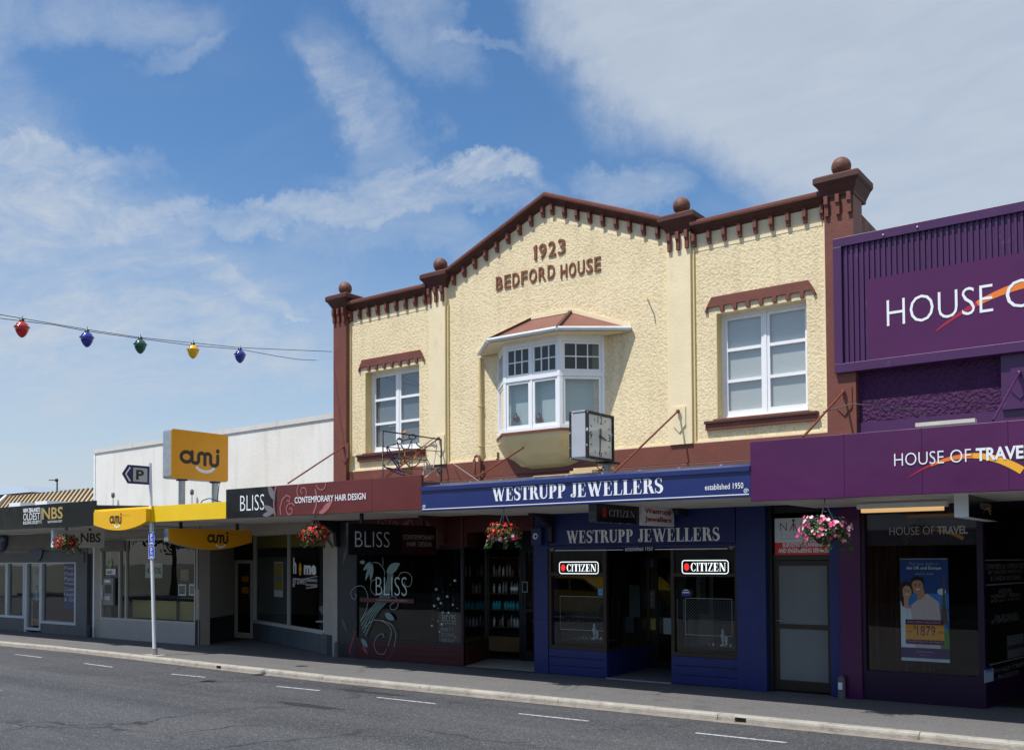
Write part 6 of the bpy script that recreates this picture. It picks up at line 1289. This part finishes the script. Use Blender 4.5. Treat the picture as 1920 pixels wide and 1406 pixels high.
wire('figure_wire', WG, ring(690, 470, 45, 55), ring(935, 390, 60, 50), [(650, 510), (465, 570)], [(730, 470), (880, 430)], [(720, 540), (780, 640), (850, 620), (880, 560), (910, 470)], [(650, 500), (690, 620), (690, 820)], [(1000, 500), (1060, 570), (1130, 600)], ring(690, 845, 35, 40), [(890, 860), (880, 950), (930, 960)])
wire('figure_wire', WO, [(790, 620), (795, 780)], [(1005, 640), (1000, 760), (950, 820), (880, 800)], ring(760, 860, 45, 50), [(850, 900), (870, 960)])
wire('figure_wire', WR_, [(1085, 640), (1095, 780), (1060, 880), (1000, 940), (940, 955)], [(780, 760), (790, 860), (850, 920)], [(1020, 620), (1150, 690), (1170, 740)], [(980, 350), (1010, 400), (960, 440)], [(740, 470), (700, 430), (660, 440)])
wire('reindeer_wire', WS, [(1150, 840), (1160, 960), (1140, 1080), (1120, 1240)], [(1190, 850), (1230, 960), (1290, 1040)], [(1160, 840), (1290, 960), (1400, 1000), (1480, 1010)], [(1150, 1000), (1300, 1030), (1410, 1020)], [(1170, 1160), (1240, 1100), (1310, 1030)], [(1210, 870), (1180, 1010), (1240, 1090)], [(1400, 1010), (1420, 1130)], [(1170, 740), (1290, 950), (1330, 960)], [(1400, 540), (1330, 960)], ring(1355, 535, 25, 55), [(1150, 575), (1350, 530)], [(1150, 580), (1400, 550)], r=.008)
wire('figure_wire', WG, [(1400, 980), (1480, 990), (1490, 1050), (1450, 1080), (1410, 1040), (1400, 980)], r=.018)
mb = MB(); c = w2(795, 315); mb.ball(c, .035, WO, 10, 6); mb.build('knob', t)
mb = MB(); a, b = w2(760, 1000), w2(925, 1090); mb.box(fr, a.y, b.y, b.z, a.z, -.01, .01, mat('ochre_parcel', (.25, .17, .04), .5)); mb.build('parcel', t)
# ------------------------------------------------------------------ festive bulbs on wires over the street
Xb = -15.16
BC = [((41, 616), 'red', (.50, .010, .015)), ((163, 635), 'blue', (.010, .03, .32)), ((263, 648), 'green', (.005, .085, .06)), ((362, 658), 'yellow', (.80, .46, .01)), ((450, 667), 'blue', (.010, .025, .30))]
wp = [PX(*q, Xb) for q in ((-60, 582), (0, 590), (163, 618), (263, 633), (362, 643), (450, 652), (630, 661))]; wp[-1].y = -.12
wq = [PX(*q, Xb) for q in ((-60, 588), (0, 597), (100, 609), (163, 621), (263, 635), (362, 648), (450, 655), (520, 668), (560, 674), (593, 675.5))]
mb = MB(); mb.tube(wp, .006, BLACKM, 5); mb.build('overhead_wire', label='taut upper wire running from the brown pier out over the street', cat='wire')
mb = MB(); mb.tube(wq, .006, BLACKM, 5); mb.tube([wq[-1], PX(625, 671, Xb)], .002, GALV, 4); mb.build('light_cable', label='sagging lower cable carrying the coloured bulbs, loose at its right end', cat='wire')
for i, (q, cn, col) in enumerate(BC):
    c = PX(*q, Xb); m = mat(cn+'_glossy_bulb', col, .18, .6, coat=.5)
    lab = {0: 'red festive bulb nearest the left edge on the overhead wire', 1: 'blue festive bulb between the red and the green one', 2: 'green festive bulb in the middle of the overhead string', 3: 'yellow festive bulb on the overhead string', 4: 'blue festive bulb at the right end of the string'}[i]
    t = thing('festive_bulb', c, lab, 'bulb', 'coloured bulbs on the overhead wire'); R = .102
    mb = MB(); mb.lathe(c, [(.001, -R*1.42), (R*.22, -R*1.37), (R*.52, -R*1.10), (R*.80, -R*.68), (R*.96, -R*.25), (R*.99, 0), (R*1.0, .02), (R*.96, R*.35), (R*.78, R*.75), (R*.45, R*1.0), (R*.25, R*1.06)], m, 24); mb.build('globe', t)
    mb = MB(); mb.lathe(c, [(R, .010), (R*1.16, .012), (R*1.16, .028), (R, .030)], m, 24); mb.build('seam_ring', t)
    mb = MB(); mb.lathe(c, [(.035, R), (.035, R+.05), (.001, R+.055)], BLACKM, 12); mb.tube([c+Vector((0, 0, R+.05)), c+Vector((0, .01, R+.10))], .005, BLACKM, 5); mb.build('cap', t)
# ------------------------------------------------------------------ hanging flower baskets
LEAFM = [mat('leaf_mid_green', (.055, .115, .028), .55, .3), mat('leaf_dark_green', (.03, .065, .02), .6, .3), mat('leaf_light_green', (.12, .17, .04), .5, .3)]
FLM = dict(red=[mat('red_petal', (.70, .02, .012), .5, .3), mat('dark_red_petal', (.45, .008, .01), .5, .3)], pink=[mat('pink_petal', (.80, .22, .36), .5, .3), mat('pale_pink_petal', (.85, .52, .58), .5, .3), mat('magenta_petal', (.66, .05, .20), .5, .3)])
for m in LEAFM:
    m.node_tree.nodes['Principled BSDF'].inputs['Subsurface Weight'].default_value = 0
def basket(px, py, r, seed, kinds, label, yb=-2.25, zc=None):
    rnd = random.Random(seed); c = P(px, py, yb); t = thing('hanging_basket', c, label, 'flower basket', 'flower baskets hanging under the canopies')
    mb = MB(); mb.lathe(c, [(.001, -r*.55), (r*.3, -r*.5), (r*.5, -r*.3), (r*.6, -.0), (r*.58, .01), (.001, .02)], mat('dark_basket_liner', (.03, .025, .02), .8), 16); mb.build('bowl', t)
    mb = MB(); zt = 2.9
    for a in (.3, 2.4, 4.5): mb.tube([c+Vector((r*.58*math.cos(a), r*.58*math.sin(a), 0)), Vector((c.x, c.y, c.z+.38))], .0055, GALV, 5)
    mb.tube([(c.x, c.y, c.z+.38), (c.x, c.y, zt)], .008, BLACKM, 5); mb.build('chain', t)
    lb = MB(); fb = MB()
    def pos():
        a = rnd.uniform(0, 2*math.pi); k = rnd.random(); el = math.asin(rnd.uniform(-.75, 1)); rr = r*(rnd.uniform(.62, 1.0)+.12*math.sin(3*a+seed)+.08*math.sin(7*a+2*el*3))
        d = Vector((math.cos(a)*math.cos(el), math.sin(a)*math.cos(el), math.sin(el)*.72)); return c+Vector((d.x*rr*1.08, d.y*rr*1.08, d.z*rr*.98+.02)), d
    for i in range(1000):
        p, d = pos(); p = c+(p-c)*rnd.uniform(.55, 1.0); s = rnd.uniform(.012, .026); n = (d+Vector((rnd.uniform(-.8, .8), rnd.uniform(-.8, .8), rnd.uniform(-.3, .9)))).normalized(); u = n.orthogonal().normalized(); v = n.cross(u); u, v = u*math.cos(i)+v*math.sin(i), v*math.cos(i)-u*math.sin(i)
        lb.add([p-u*s*1.5, p-v*s*.7+n*s*.3, p+u*s*1.5, p+v*s*.7+n*s*.3], [(0, 1, 2, 3)], LEAFM[rnd.choice((0, 0, 1, 1, 2))])
    for j in range(10):                                    # trailing stems
        a = rnd.uniform(0, 6.28); p0 = c+Vector((r*.85*math.cos(a), r*.85*math.sin(a), -r*.25))
        for k_ in range(12):
            p = p0+Vector((.02*math.cos(a)*k_*.4+rnd.uniform(-.015, .015), .02*math.sin(a)*k_*.4+rnd.uniform(-.015, .015), -.014*k_)); s = .015; n = Vector((rnd.uniform(-1, 1), rnd.uniform(-1, 1), .5)).normalized(); u = n.orthogonal(); v = n.cross(u)
            lb.add([p-u*s*1.5, p-v*s*.7, p+u*s*1.5, p+v*s*.7], [(0, 1, 2, 3)], LEAFM[rnd.choice((0, 1))])
    for i in range(150 if 'pink' != kinds[0] else 180):
        p, d = pos(); p = c+(p-c)*1.06; kind = kinds[0] if (len(kinds) == 1 or p.z > c.z-.02 or rnd.random() < .25) else kinds[1]
        m = rnd.choice(FLM[kind]); s = rnd.uniform(.012, .025); n = (d+Vector((rnd.uniform(-.4, .4), rnd.uniform(-.4, .4)-.2, rnd.uniform(-.1, .5)))).normalized(); u = n.orthogonal().normalized(); v = n.cross(u)
        for k_ in range(5):
            a = 2*math.pi*k_/5+i; e = u*math.cos(a)+v*math.sin(a); f = -u*math.sin(a)+v*math.cos(a)
            fb.add([p, p+e*s*.7-f*s*.55+n*s*.25, p+e*s*1.35+n*s*.35, p+e*s*.7+f*s*.55+n*s*.25], [(0, 1, 2, 3)], m)
    lb.build('foliage', t, kind='stuff'); fb.build('blossom_cover', t, kind='stuff')
basket(945, 1001, .26, 1, ('red', 'pink'), 'basket of red flowers with pink ones below, under the blue canopy')
basket(1547, 997, .285, 2, ('pink',), 'large basket of pink flowers in front of the surveyors sign')
basket(592, 1003, .27, 3, ('red',), 'basket of red flowers under the maroon canopy by the beige pier')
basket(124, 1018, .30, 4, ('red',), 'basket of red flowers at the far left in front of the white NBS sign')
# ================================================================== salon window dressing
mb = MB(); FL = fac(-.004); SEA = mat('sea_green_vinyl', (.20, .31, .29), .5); SEAD = mat('pale_vinyl', (.34, .38, .37), .5); PKV = mat('pink_vinyl', (.30, .06, .07), .5); GYV = mat('grey_vinyl', (.10, .09, .10), .5)
def sp(px, py): q = P(620+px/4.923, 1020+py/4.923, -.004); return q.x, q.z
def spl_(pts, k=6):
    o = []; n = len(pts)
    for i in range(n-1):
        p0, p1, p2, p3 = pts[max(i-1, 0)], pts[i], pts[i+1], pts[min(i+2, n-1)]
        for j in range(k):
            t = j/k; o.append(tuple(.5*((2*p1[a])+(-p0[a]+p2[a])*t+(2*p0[a]-5*p1[a]+4*p2[a]-p3[a])*t*t+(-p0[a]+3*p1[a]-3*p2[a]+p3[a])*t**3) for a in (0, 1)))
    return o+[pts[-1]]
def W(m, w, pts, n=.002): mb.ribbon(FL, spl_([sp(*p) for p in pts]), w, m, n)
for k_ in range(5): W(SEA, .022, [(270+k_*12, 720+k_*32), (330+k_*22, 640), (420+k_*22, 540), (490+k_*14, 430), (520+k_*12, 350), (530+k_*11, 265)], .002+.0003*k_)
W(SEAD, .012, [(395, 165), (450, 180), (495, 240), (497, 290)]); W(SEAD, .010, [(485, 200), (482, 120)])
W(SEAD, .012, [(620, 310), (650, 265), (710, 262), (750, 310), (735, 380), (690, 385), (685, 350)])
W(SEAD, .012, [(420, 320), (375, 350), (375, 430), (420, 475)]); W(SEAD, .012, [(520, 500), (580, 480), (622, 520), (610, 590), (560, 600), (550, 560), (585, 540)])
W(SEAD, .012, [(275, 700), (330, 600), (343, 480), (300, 390), (230, 395), (185, 450), (215, 510), (240, 480), (225, 455)])
W(SEAD, .014, [(320, 760), (400, 700), (500, 720), (560, 800), (530, 940)]); W(SEAD, .014, [(470, 700), (560, 740), (600, 830), (585, 950)]); W(SEAD, .012, [(490, 860), (480, 825), (430, 850), (400, 920), (430, 1000), (490, 1010), (520, 960)])
W(PKV, .014, [(575, 960), (555, 1030), (515, 1070)]); W(PKV, .03, [(235, 790), (195, 900), (165, 1000)]); W(PKV, .03, [(215, 860), (185, 960), (180, 1020)], .003); W(GYV, .02, [(240, 720), (190, 840), (150, 950), (135, 1030)], .0035)
def Lf(m, x, y, x2, y2, w, n=.003): a, b = sp(x, y), sp(x2, y2); leaf(mb, FL, a[0], a[1], math.hypot(b[0]-a[0], b[1]-a[1]), w, math.atan2(b[1]-a[1], b[0]-a[0]), m, n)
Lf(SEA, 515, 260, 640, 175, .11); Lf(SEA, 375, 165, 300, 240, .06, .0035); Lf(SEA, 370, 190, 320, 335, .05, .004); Lf(SEA, 385, 170, 370, 345, .06, .0045); Lf(SEA, 320, 165, 268, 165, .045, .005); Lf(SEA, 500, 640, 590, 695, .08); Lf(SEA, 280, 870, 345, 950, .07); Lf(PKV, 290, 930, 345, 1015, .05, .0038); Lf(GYV, 100, 680, 155, 815, .05); Lf(GYV, 150, 20, 115, 185, .05)
mb.build('scroll_decal', win, kind='stuff')
mb = MB(); a = sp(418, 470); b = sp(705, 300); text(mb, FL, 'BLISS', a[0], b[0], sp(418, 470)[1], sp(418, 300)[1], mat('window_white_print', (.55, .62, .60), .5), .006, offset=-.015)
a = sp(270, 530); b = sp(770, 495); mb.rect(FL, a[0], b[0], sp(270, 530)[1], sp(270, 492)[1], mat('dark_red_band', (.10, .012, .012), .5), .005); text(mb, FL, 'CONTEMPORARY HAIR DESIGN', sp(420, 520)[0], sp(705, 520)[0], sp(420, 521)[1], sp(420, 505)[1], TXTG, .0065)
mb.build('window_lettering', win)
# red floral bulkhead print
mb = MB(); fb_ = fac(-.021+.0); u = x_(715, 975)
for du, a in ((0, .5), (.35, 2), (.75, 3.3), (1.2, 1.0)): mb.ribbon(FAC, spiral(u+du, 2.75, .15, 1.2, a), .03, PKV, -.012)
leaf(mb, FAC, u+.5, 2.6, .35, .07, .7, PKV, -.011); leaf(mb, FAC, u+1.0, 2.58, .35, .07, .4, PKV, -.0105); mb.build('scroll_print', BH, kind='stuff')
# silver baubles on threads
SIL = mat('silver_bauble', (.85, .90, .90), .25, .6, metal=.35)
bb = [(975, 415, 15), (1033, 440, 5), (1076, 482, 15), (995, 502, 17), (1018, 543, 13), (958, 568, 17), (1128, 557, 13), (1148, 335, 14), (990, 592, 6), (1038, 632, 13), (1090, 632, 13), (1075, 660, 8), (948, 690, 6), (1135, 668, 14), (988, 708, 8), (1140, 720, 12), (1027, 738, 14), (935, 752, 13), (1010, 806, 15), (1155, 857, 8), (1168, 590, 6), (1106, 372, 5)]
for i, (px, py, r) in enumerate(sorted(bb, key=lambda q: q[1])):
    c = P(620+px/4.923, 1020+py/4.923, .06+.03*(i % 3)); rr = r/4.923*.0093*1.0
    t = thing('bauble', c, ('large' if r > 12 else 'small')+' silver bauble on a thread in the salon window, '+ORD[i]+' from the top', 'bauble', 'silver baubles hanging in the salon window')
    mb = MB(); mb.ball(c, rr, SIL, 14, 8); mb.build('ball', t); mb = MB(); mb.tube([c+Vector((0, 0, rr)), Vector((c.x, c.y, min(2.2, c.z+.5)))], .0005, GALV, 4); mb.build('thread', t)
# chalkboard and A-frame inside
X0, X1 = P(822, 1180, .1).x, P(856, 1180, .1).x; Z0, Z1 = P(838, 1212, .1).z, P(838, 1148, .1).z; Fc = fac(.1)
t = thing('window_poster', (X0, .1, Z0), 'dark window board headed BLISS with chalky Christmas booking message', 'board')
mb = MB(); mb.box(Fc, X0, X1, Z0, Z1, -.01, 0, mat('board_dark', (.03, .028, .03), .6)); mb.box(Fc, X1, X1+.10, Z0, Z1, -.01, -.001, MAROON_P); mb.build('panel', t)
mb = MB(); w = X1-X0; text(mb, Fc, 'BLISS', X0+w*.22, X0+w*.98, Z1-.17, Z1-.04, TXTG, .003, offset=-.015); mb.rect(Fc, X0+w*.18, X1, Z1-.215, Z1-.205, TXTG, .002)
for i, s in enumerate(('PARTY', 'IS COMING', 'ABOUT', 'BOOK NOW', 'CHRISTMAS')): text(mb, Fc, s, X0+w*(.15+.04*(i % 2)), X0+w*(.85+.03*(i % 3)), Z1-.36-i*.105, Z1-.29-i*.105, TXTG, .003, offset=-.01)
mb.build('lettering', t)
# salon shelves with bottles (in the room, behind the recess)
BOT = [mat('bottle_'+n, c, .4, .5) for n, c in (('white', (.88, .88, .85)), ('grey', (.50, .50, .52)), ('brown', (.30, .15, .08)), ('teal', (.04, .50, .55)))]
botm = []
for i in range(4):
    h = (.20, .24, .16, .18)[i]; r = (.025, .022, .03, .04)[i]; mb = MB(); mb.lathe((0, 0, 0), [(.001, 0), (r, 0), (r, h*.72), (r*.45, h*.82), (r*.45, h), (.001, h)], BOT[i], 8); botm.append(mb.mesh('bottle'))
rnd = random.Random(3)
for j, (xa, xb, yy) in enumerate(((-12.60, -11.62, 1.95), (-11.36, -10.45, 1.85))):
    t = thing('shelf_unit', (xa, yy, 0), 'dark timber shelf unit of hair products behind the salon %s' % ('side glass' if j == 0 else 'door'), 'shelf', 'product shelves in the salon')
    for s_ in (xa, xb): mb = MB(); mb.box(fac(yy), s_-.02, s_+.02, .012, 2.15, -.28, 0, mat('shelf_brown', (.075, .042, .02), .6)); mb.build('side_panel', t)
    mb = MB(); mb.box(fac(yy), xa+.02, xb-.02, .012, 2.15, -.30, -.28, DARK); mb.build('back_panel', t)
    for zi, z in enumerate((.12, .62, .98, 1.32, 1.68, 2.08)):
        mb = MB(); mb.box(fac(yy), xa+.02, xb-.02, z-.02, z, -.28, 0, mat('shelf_brown', (.075, .042, .02), .6)); mb.build('shelf', t)
        if z > 2 or z < .2: continue
        x = xa+.08; nb = 0
        while x < xb-.08:
            k_ = rnd.choice((0, 0, 1, 1, 2)) if not (j == 0 and zi == 2) else 3
            if rnd.random() < .88:
                nb += 1; inst(botm[k_], 'bottle', None, (x, yy+.10, z+.001), label=('white', 'grey', 'brown', 'teal')[k_]+' bottle '+ORD[nb-1]+' from the left on the '+('lower', 'lower', 'second', 'third', 'top')[zi]+' shelf behind the salon '+('side glass' if j == 0 else 'door'), cat='bottle', group='hair product bottles on the salon shelves')
            x += rnd.choice((.07, .08, .10, .075))
    mb = MB(); mb.box(fac(yy), xa+.02, xb-.02, .12, .42, -.02, .02, mat('honey_timber', (.22, .11, .04), .5)); mb.build('drawer_front', t)
# ================================================================== jeweller's window dressing
GR = mat('roller_grille_wire', (.16, .17, .18), .5, metal=.4)
for i, (a, b) in enumerate(((XJ[0]+.12, XJ[1]-.10), (XJ[2]+.12, XJ[3]-.10))):
    Fg = fac(.22); t = thing('security_grille', (a, .22, .55), 'diagonal wire security grille behind the %s jeweller window' % ('left' if i == 0 else 'right'), 'grille', 'grilles behind the jeweller windows')
    mb = MB(); z0, z1 = .56, 1.36; W_ = b-a; H = z1-z0; s = .052
    for sg in (1, -1):
        k = -H
        while k < W_:
            # line from (a+k, z0) up with slope
            u0 = max(0, k); v0 = (u0-k); u1 = min(W_, k+H); v1 = u1-k
            if u1 > u0:
                p0, p1 = ((a+u0, z0+v0), (a+u1, z0+v1)) if sg == 1 else ((b-u0, z0+v0), (b-u1, z0+v1)); mb.ribbon(Fg, [p0, p1], .0045, GR, .002*sg)
            k += s
    mb.build('mesh', t, kind='stuff')
    mb = MB(); LN = mat('white_tape_line', (.42, .42, .42), .5)
    if i == 0: a0, b0 = x_(1048, 1100), x_(1135, 1100); z0, z1 = z_(1048, 1179), z_(1048, 1117)
    else: a0, b0 = x_(1283, 1100), x_(1370, 1100); z0, z1 = z_(1283, 1189), z_(1283, 1121)
    Fa = fac(.035); mb.ribbon(Fa, [(a0, z0), (b0, z0), (b0, z1), (a0, z1)], .008, LN, .001, closed=True); mb.build('alarm_tape', label='thin pale alarm tape rectangle stuck on the %s jeweller window' % ('left' if i == 0 else 'right'), cat='alarm tape', group='alarm tape on the jeweller windows')
    # display: white figurine and small red and gold goods on a shelf
    cx = P(1113 if i == 0 else 1354, 1160, .3).x; zz_ = .78
    mb = MB(); mb.box(fac(.30), a, b, .60, .62, -.25, .02, mat('dark_velvet', (.02, .02, .025), .9)); mb.build('display_shelf', label='low dark display shelf in the %s jeweller window' % ('left' if i == 0 else 'right'), cat='shelf', group='display shelves at the jeweller')
    mb = MB(); mb.lathe((cx, .32, .62), [(.001, 0), (.05, 0), (.045, .02), (.015, .05), (.03, .14), (.04, .17), (.018, .21), (.026, .25), (.001, .29)], PAPER, 12); mb.box(Fr((cx+.05, .32, .62)), -.01, .03, .02, .16, -.01, .01, PAPER); mb.build('figurine', label='small white figurine standing in the %s jeweller window' % ('left' if i == 0 else 'right'), cat='figurine', group='figurines at the jeweller')
    rnd = random.Random(9+i); 
    for k_ in range(9):
        x = cx-.32+k_*.075; m = (REDT, GOLD, PAPER, mat('leaf_ornament', (.04, .09, .03), .5))[k_ % 4]; cn_ = ('red', 'gold', 'white', 'green')[k_ % 4]; r = rnd.uniform(.014, .026); mb = MB(); mb.lathe((x, .33, .62), [(.001, 0), (r, 0), (r*1.2, r*.7), (r*.6, r*1.5), (r*.8, r*1.9), (.001, r*2.2)], m, 8)
        mb.build('trinket', label='tiny %s trinket, %s from the left on the %s jeweller display shelf' % (cn_, ORD[k_], 'left' if i == 0 else 'right'), cat='trinket', group='trinkets in the %s jeweller window' % ('left' if i == 0 else 'right'))
def st(nm, lb, cat, a, b, ya, yb, m, Y=.04, draw=None, group=None):
    Fq = fac(Y); r = (P(a, ya, Y).x, P(b, ya, Y).x, P(a, yb, Y).z, P(a, ya, Y).z); mb = MB(); mb.box(Fq, *r, 0, .004, m)
    if draw: draw(mb, Fq, r)
    return mb.build(nm, label=lb, cat=cat, group=group)
BLS = mat('light_blue_sticker', (.12, .30, .55), .5)
def d1(b, f, r): b.rect(f, r[0]+.03, r[1]-.03, r[2]+.05, r[3]-.05, mat('sticker_mid_blue', (.03, .12, .42), .5), .005)
st('sticker', 'light blue square sticker on the left jeweller window', 'sticker', 1121.5, 1130.5, 1103, 1115.5, BLS, draw=d1)
def d2(b, f, r): b.rect(f, r[0]+.02, r[1]-.02, r[2]+.05, r[2]+.07, PAPER, .005); b.rect(f, r[0]+.04, r[1]-.04, r[2]+.09, r[2]+.105, PAPER, .005)
st('sticker', 'dark blue rounded sticker on the right jeweller window', 'sticker', 1278, 1295, 1106, 1117, mat('ink_blue_sticker', (.02, .04, .28), .5), draw=d2)
def dl(b, f, r):
    for k_ in range(5): z = r[3]-.06-k_*(r[3]-r[2]-.08)/5; b.rect(f, r[0]+.03, r[1]-.03-(k_ % 2)*.04, z-.012, z, TXTG, .005)
st('notice', 'yellow notice on the left leaf of the jeweller door', 'notice', 1217, 1229.5, 1158.5, 1180, mat('yellow_notice', (.48, .38, .03), .5), Y=1.74, draw=dl)
st('notice', 'white opening hours notice on the right leaf of the jeweller door', 'notice', 1244, 1260, 1158, 1188, mat('white_notice', (.45, .50, .52), .5), Y=1.74, draw=dl)
st('notice', 'tall dim grey sheet on the left splay window of the jeweller', 'notice', 1180, 1199.5, 1096, 1156, mat('dim_sheet', (.12, .13, .13), .6), Y=1.73)
st('sticker', 'grey shield emblem sticker at the top of the jeweller door', 'sticker', 1213, 1226, 1048, 1064, mat('dim_sticker', (.10, .11, .11), .5), Y=1.73, draw=d1)
st('notice', 'small pale notice halfway up the jeweller door', 'notice', 1215, 1228, 1106, 1140, mat('dim_sheet2', (.15, .15, .12), .6), Y=1.73, draw=dl)
# salon door open sign
st('notice', 'small white OPEN sign hanging in the salon door', 'notice', 957, 971, 1100, 1106, PAPER, Y=1.46)
st('framed_card', 'small framed card on the dark glass beside the salon door', 'card', 979, 989.5, 1090, 1110, TXTG, Y=1.43, draw=lambda b, f, r: b.rect(f, r[0]+.02, r[1]-.02, r[2]+.02, r[3]-.02, DARK, .005))
# low table with white figurine behind the insurance window
b = s2(571, 1170); tb = thing('side_table', (sp2.p(b[0], 0, -.5).x, sp2.p(b[0], 0, -.5).y, 0), 'pale round side table with a stand behind the beige shopfront window', 'table'); o = tb.location
mb = MB(); mb.lathe((o.x, o.y, .62), [(.001, 0), (.22, 0), (.22, .03), (.001, .03)], PAPER, 20); mb.build('table_top', tb); mb = MB(); mb.tube([(o.x, o.y, .01), (o.x, o.y, .62)], .03, PAPER, 8); mb.build('leg', tb)
mb = MB(); mb.lathe((o.x, o.y, .65), [(.001, 0), (.06, 0), (.02, .05), (.02, .12), (.10, .17), (.15, .26), (.13, .33), (.001, .36)], mat('grey_ornament', (.30, .31, .31), .5), 14); mb.build('globe_ornament', label='grey rounded ornament standing on the pale side table', cat='ornament')
# ================================================================== the other side of the street (seen in the glass)
def leafy(name, x, y, h, r, label, seed, group):
    rnd = random.Random(seed); t = thing(name, (x, y, 0), label, 'tree', group)
    mb = MB(); mb.tube([(x, y, 0), (x+.1, y, h*.3), (x-.1, y+.1, h*.55)], [.2, .15, .08], mat('bark', (.07, .05, .035), .9), 8); mb.build('trunk', t)
    mb = MB()
    for i in range(4200):
        d = Vector((rnd.gauss(0, 1), rnd.gauss(0, 1), rnd.gauss(0, 1))).normalized(); k = rnd.random()**.4; p = Vector((x, y, h*.66))+Vector((d.x*r, d.y*r, d.z*h*.34))*k*(.85+.2*math.sin(d.x*7+seed)+.15*math.sin(d.z*9))
        s = rnd.uniform(.08, .17); n = Vector((rnd.uniform(-1, 1), rnd.uniform(-1, 1), rnd.uniform(-.2, 1))).normalized(); u = n.orthogonal().normalized(); v = n.cross(u); mb.add([p-u*s, p-v*s*.6, p+u*s, p+v*s*.6], [(0, 1, 2, 3)], LEAFM[rnd.choice((0, 1, 2))])
    mb.build('crown', t, kind='stuff')
leafy('street_tree', -47, -17.5, 7, 3.4, 'leafy street tree across the road, reflected in the pharmacy glass', 1, 'trees across the road')
leafy('street_tree', -58, -18, 8, 3.6, 'taller leafy tree across the road at the far end', 2, 'trees across the road')
leafy('street_tree', -38, -19, 6.5, 2.6, 'smaller leafy tree across the road beside the shops', 3, 'trees across the road')
mb = MB(); mb.box(Fr((0, 0, 0)), -60, 14, -.3, .12, 15.2, 19.0, PATH); mb.build('footpath', kind='structure')
for i, (xa, xb, h, c, lb) in enumerate(((-36, -25, 3.8, (.30, .27, .22), 'low fawn shop across the road with a dark canopy'), (-24.9, -13, 4.3, (.20, .17, .16), 'low brown-grey shop with dark parapet across the road'), (-12.9, -2, 3.7, (.38, .37, .34), 'single-storey pale shop across the road behind the viewpoint'), (-1.9, 12, 4.6, (.24, .20, .18), 'brick-coloured shop across the road at the right end'))):
    t = thing('commercial_building', ((xa+xb)/2, -19, 0), lb, 'building', 'shops across the road'); Fo = Fr((0, -19, 0), (-1, 0, 0))
    mb = MB(); mb.box(Fo, -xb, -xa, 2.9, h, -8, 0, mat('far_side_wall%d' % i, c, .7, .3, var=(1, .1))); mb.box(Fo, -xb, -xa, 0, .5, -8, 0, GREYP); mb.build('wall', t)
    mb = MB(); mb.box(Fo, -xb, -xa, .5, 2.9, -.6, -.5, DARK); mb.build('shopfront', t)
    n_ = int((xb-xa)/2.4)
    for k_ in range(n_+1): u = -xb+(xb-xa-.15)*k_/n_; mb = MB(); mb.box(Fo, u, u+.15, .5, 2.9, -.5, 0, PAPER if i % 2 else BRONZE); mb.build('mullion', t)
    mb = MB(); mb.box(Fo, -xb, -xa, 2.9, 3.4, 2.35, 2.42, [MAROON, GREYP, PAPER, BLUE][i]); mb.box(Fo, -xb, -xa, 2.92, 2.98, 0, 2.35, SOFFIT); mb.build('canopy', t)
    if h > 6:
        for k_ in range(3): u = -xb+1.2+k_*(xb-xa-2.4)/2.6; mb = MB(); mb.box(Fo, u, u+1.1, 4.2, 5.5, 0, .03, PAPER); f = mb.build('window', t); mb = MB(); mb.box(Fo, u+.08, u+1.02, 4.28, 5.42, .03, .04, BLACK); mb.build('pane', f)
# yellow car parked across the road
cr = thing('parked_car', (-17.5, -13.6, 0), 'yellow hatchback parked across the road, seen only as a reflection', 'car')
def car(o, cy_, m):
    fr = Fr((o.location.x, cy_, 0), (-1, 0, 0)); W_ = .82
    body = [(-2.05, .35), (-2.08, .72), (-1.75, .88), (-1.05, .95), (-.45, 1.40), (.9, 1.46), (1.65, 1.02), (2.0, .92), (2.05, .40), (1.72, .30), (-1.7, .30)]
    mb = MB(); mb.prism(fr, body, -W_, W_, m); mb.build('body', o, bevel=.05)
    for sd in (W_+.002, -W_-.012):
        mb = MB(); mb.prism(fr, [(-.92, .97), (-.42, 1.34), (.15, 1.38), (.15, .97)], sd, sd+.01, BLACK); mb.build('side_window', o); mb = MB(); mb.prism(fr, [(.22, .97), (.22, 1.38), (.85, 1.40), (1.38, 1.02)], sd, sd+.01, BLACK); mb.build('side_window', o)
    for u in (-1.3, 1.3):
        for sd in (.66, -.86):
            mb = MB(); pr = arc(u, .32, .32, .32, 0, 360, 20)[:-1]; mb.prism(fr, pr, sd, sd+.20, BLACKM); wh = mb.build('wheel', o); mb = MB(); mb.prism(fr, arc(u, .32, .19, .19, 0, 360, 16)[:-1], sd-.005, sd+.205, GALV); mb.build('rim', wh)
    for sd in (-.6, .6): mb = MB(); mb.box(fr, -2.10, -2.04, .58, .72, sd-.16, sd+.16, PAPER); mb.build('headlight', o)
car(cr, -13.6, mat('yellow_car_paint', (.62, .40, .02), .3, .5, coat=.5))
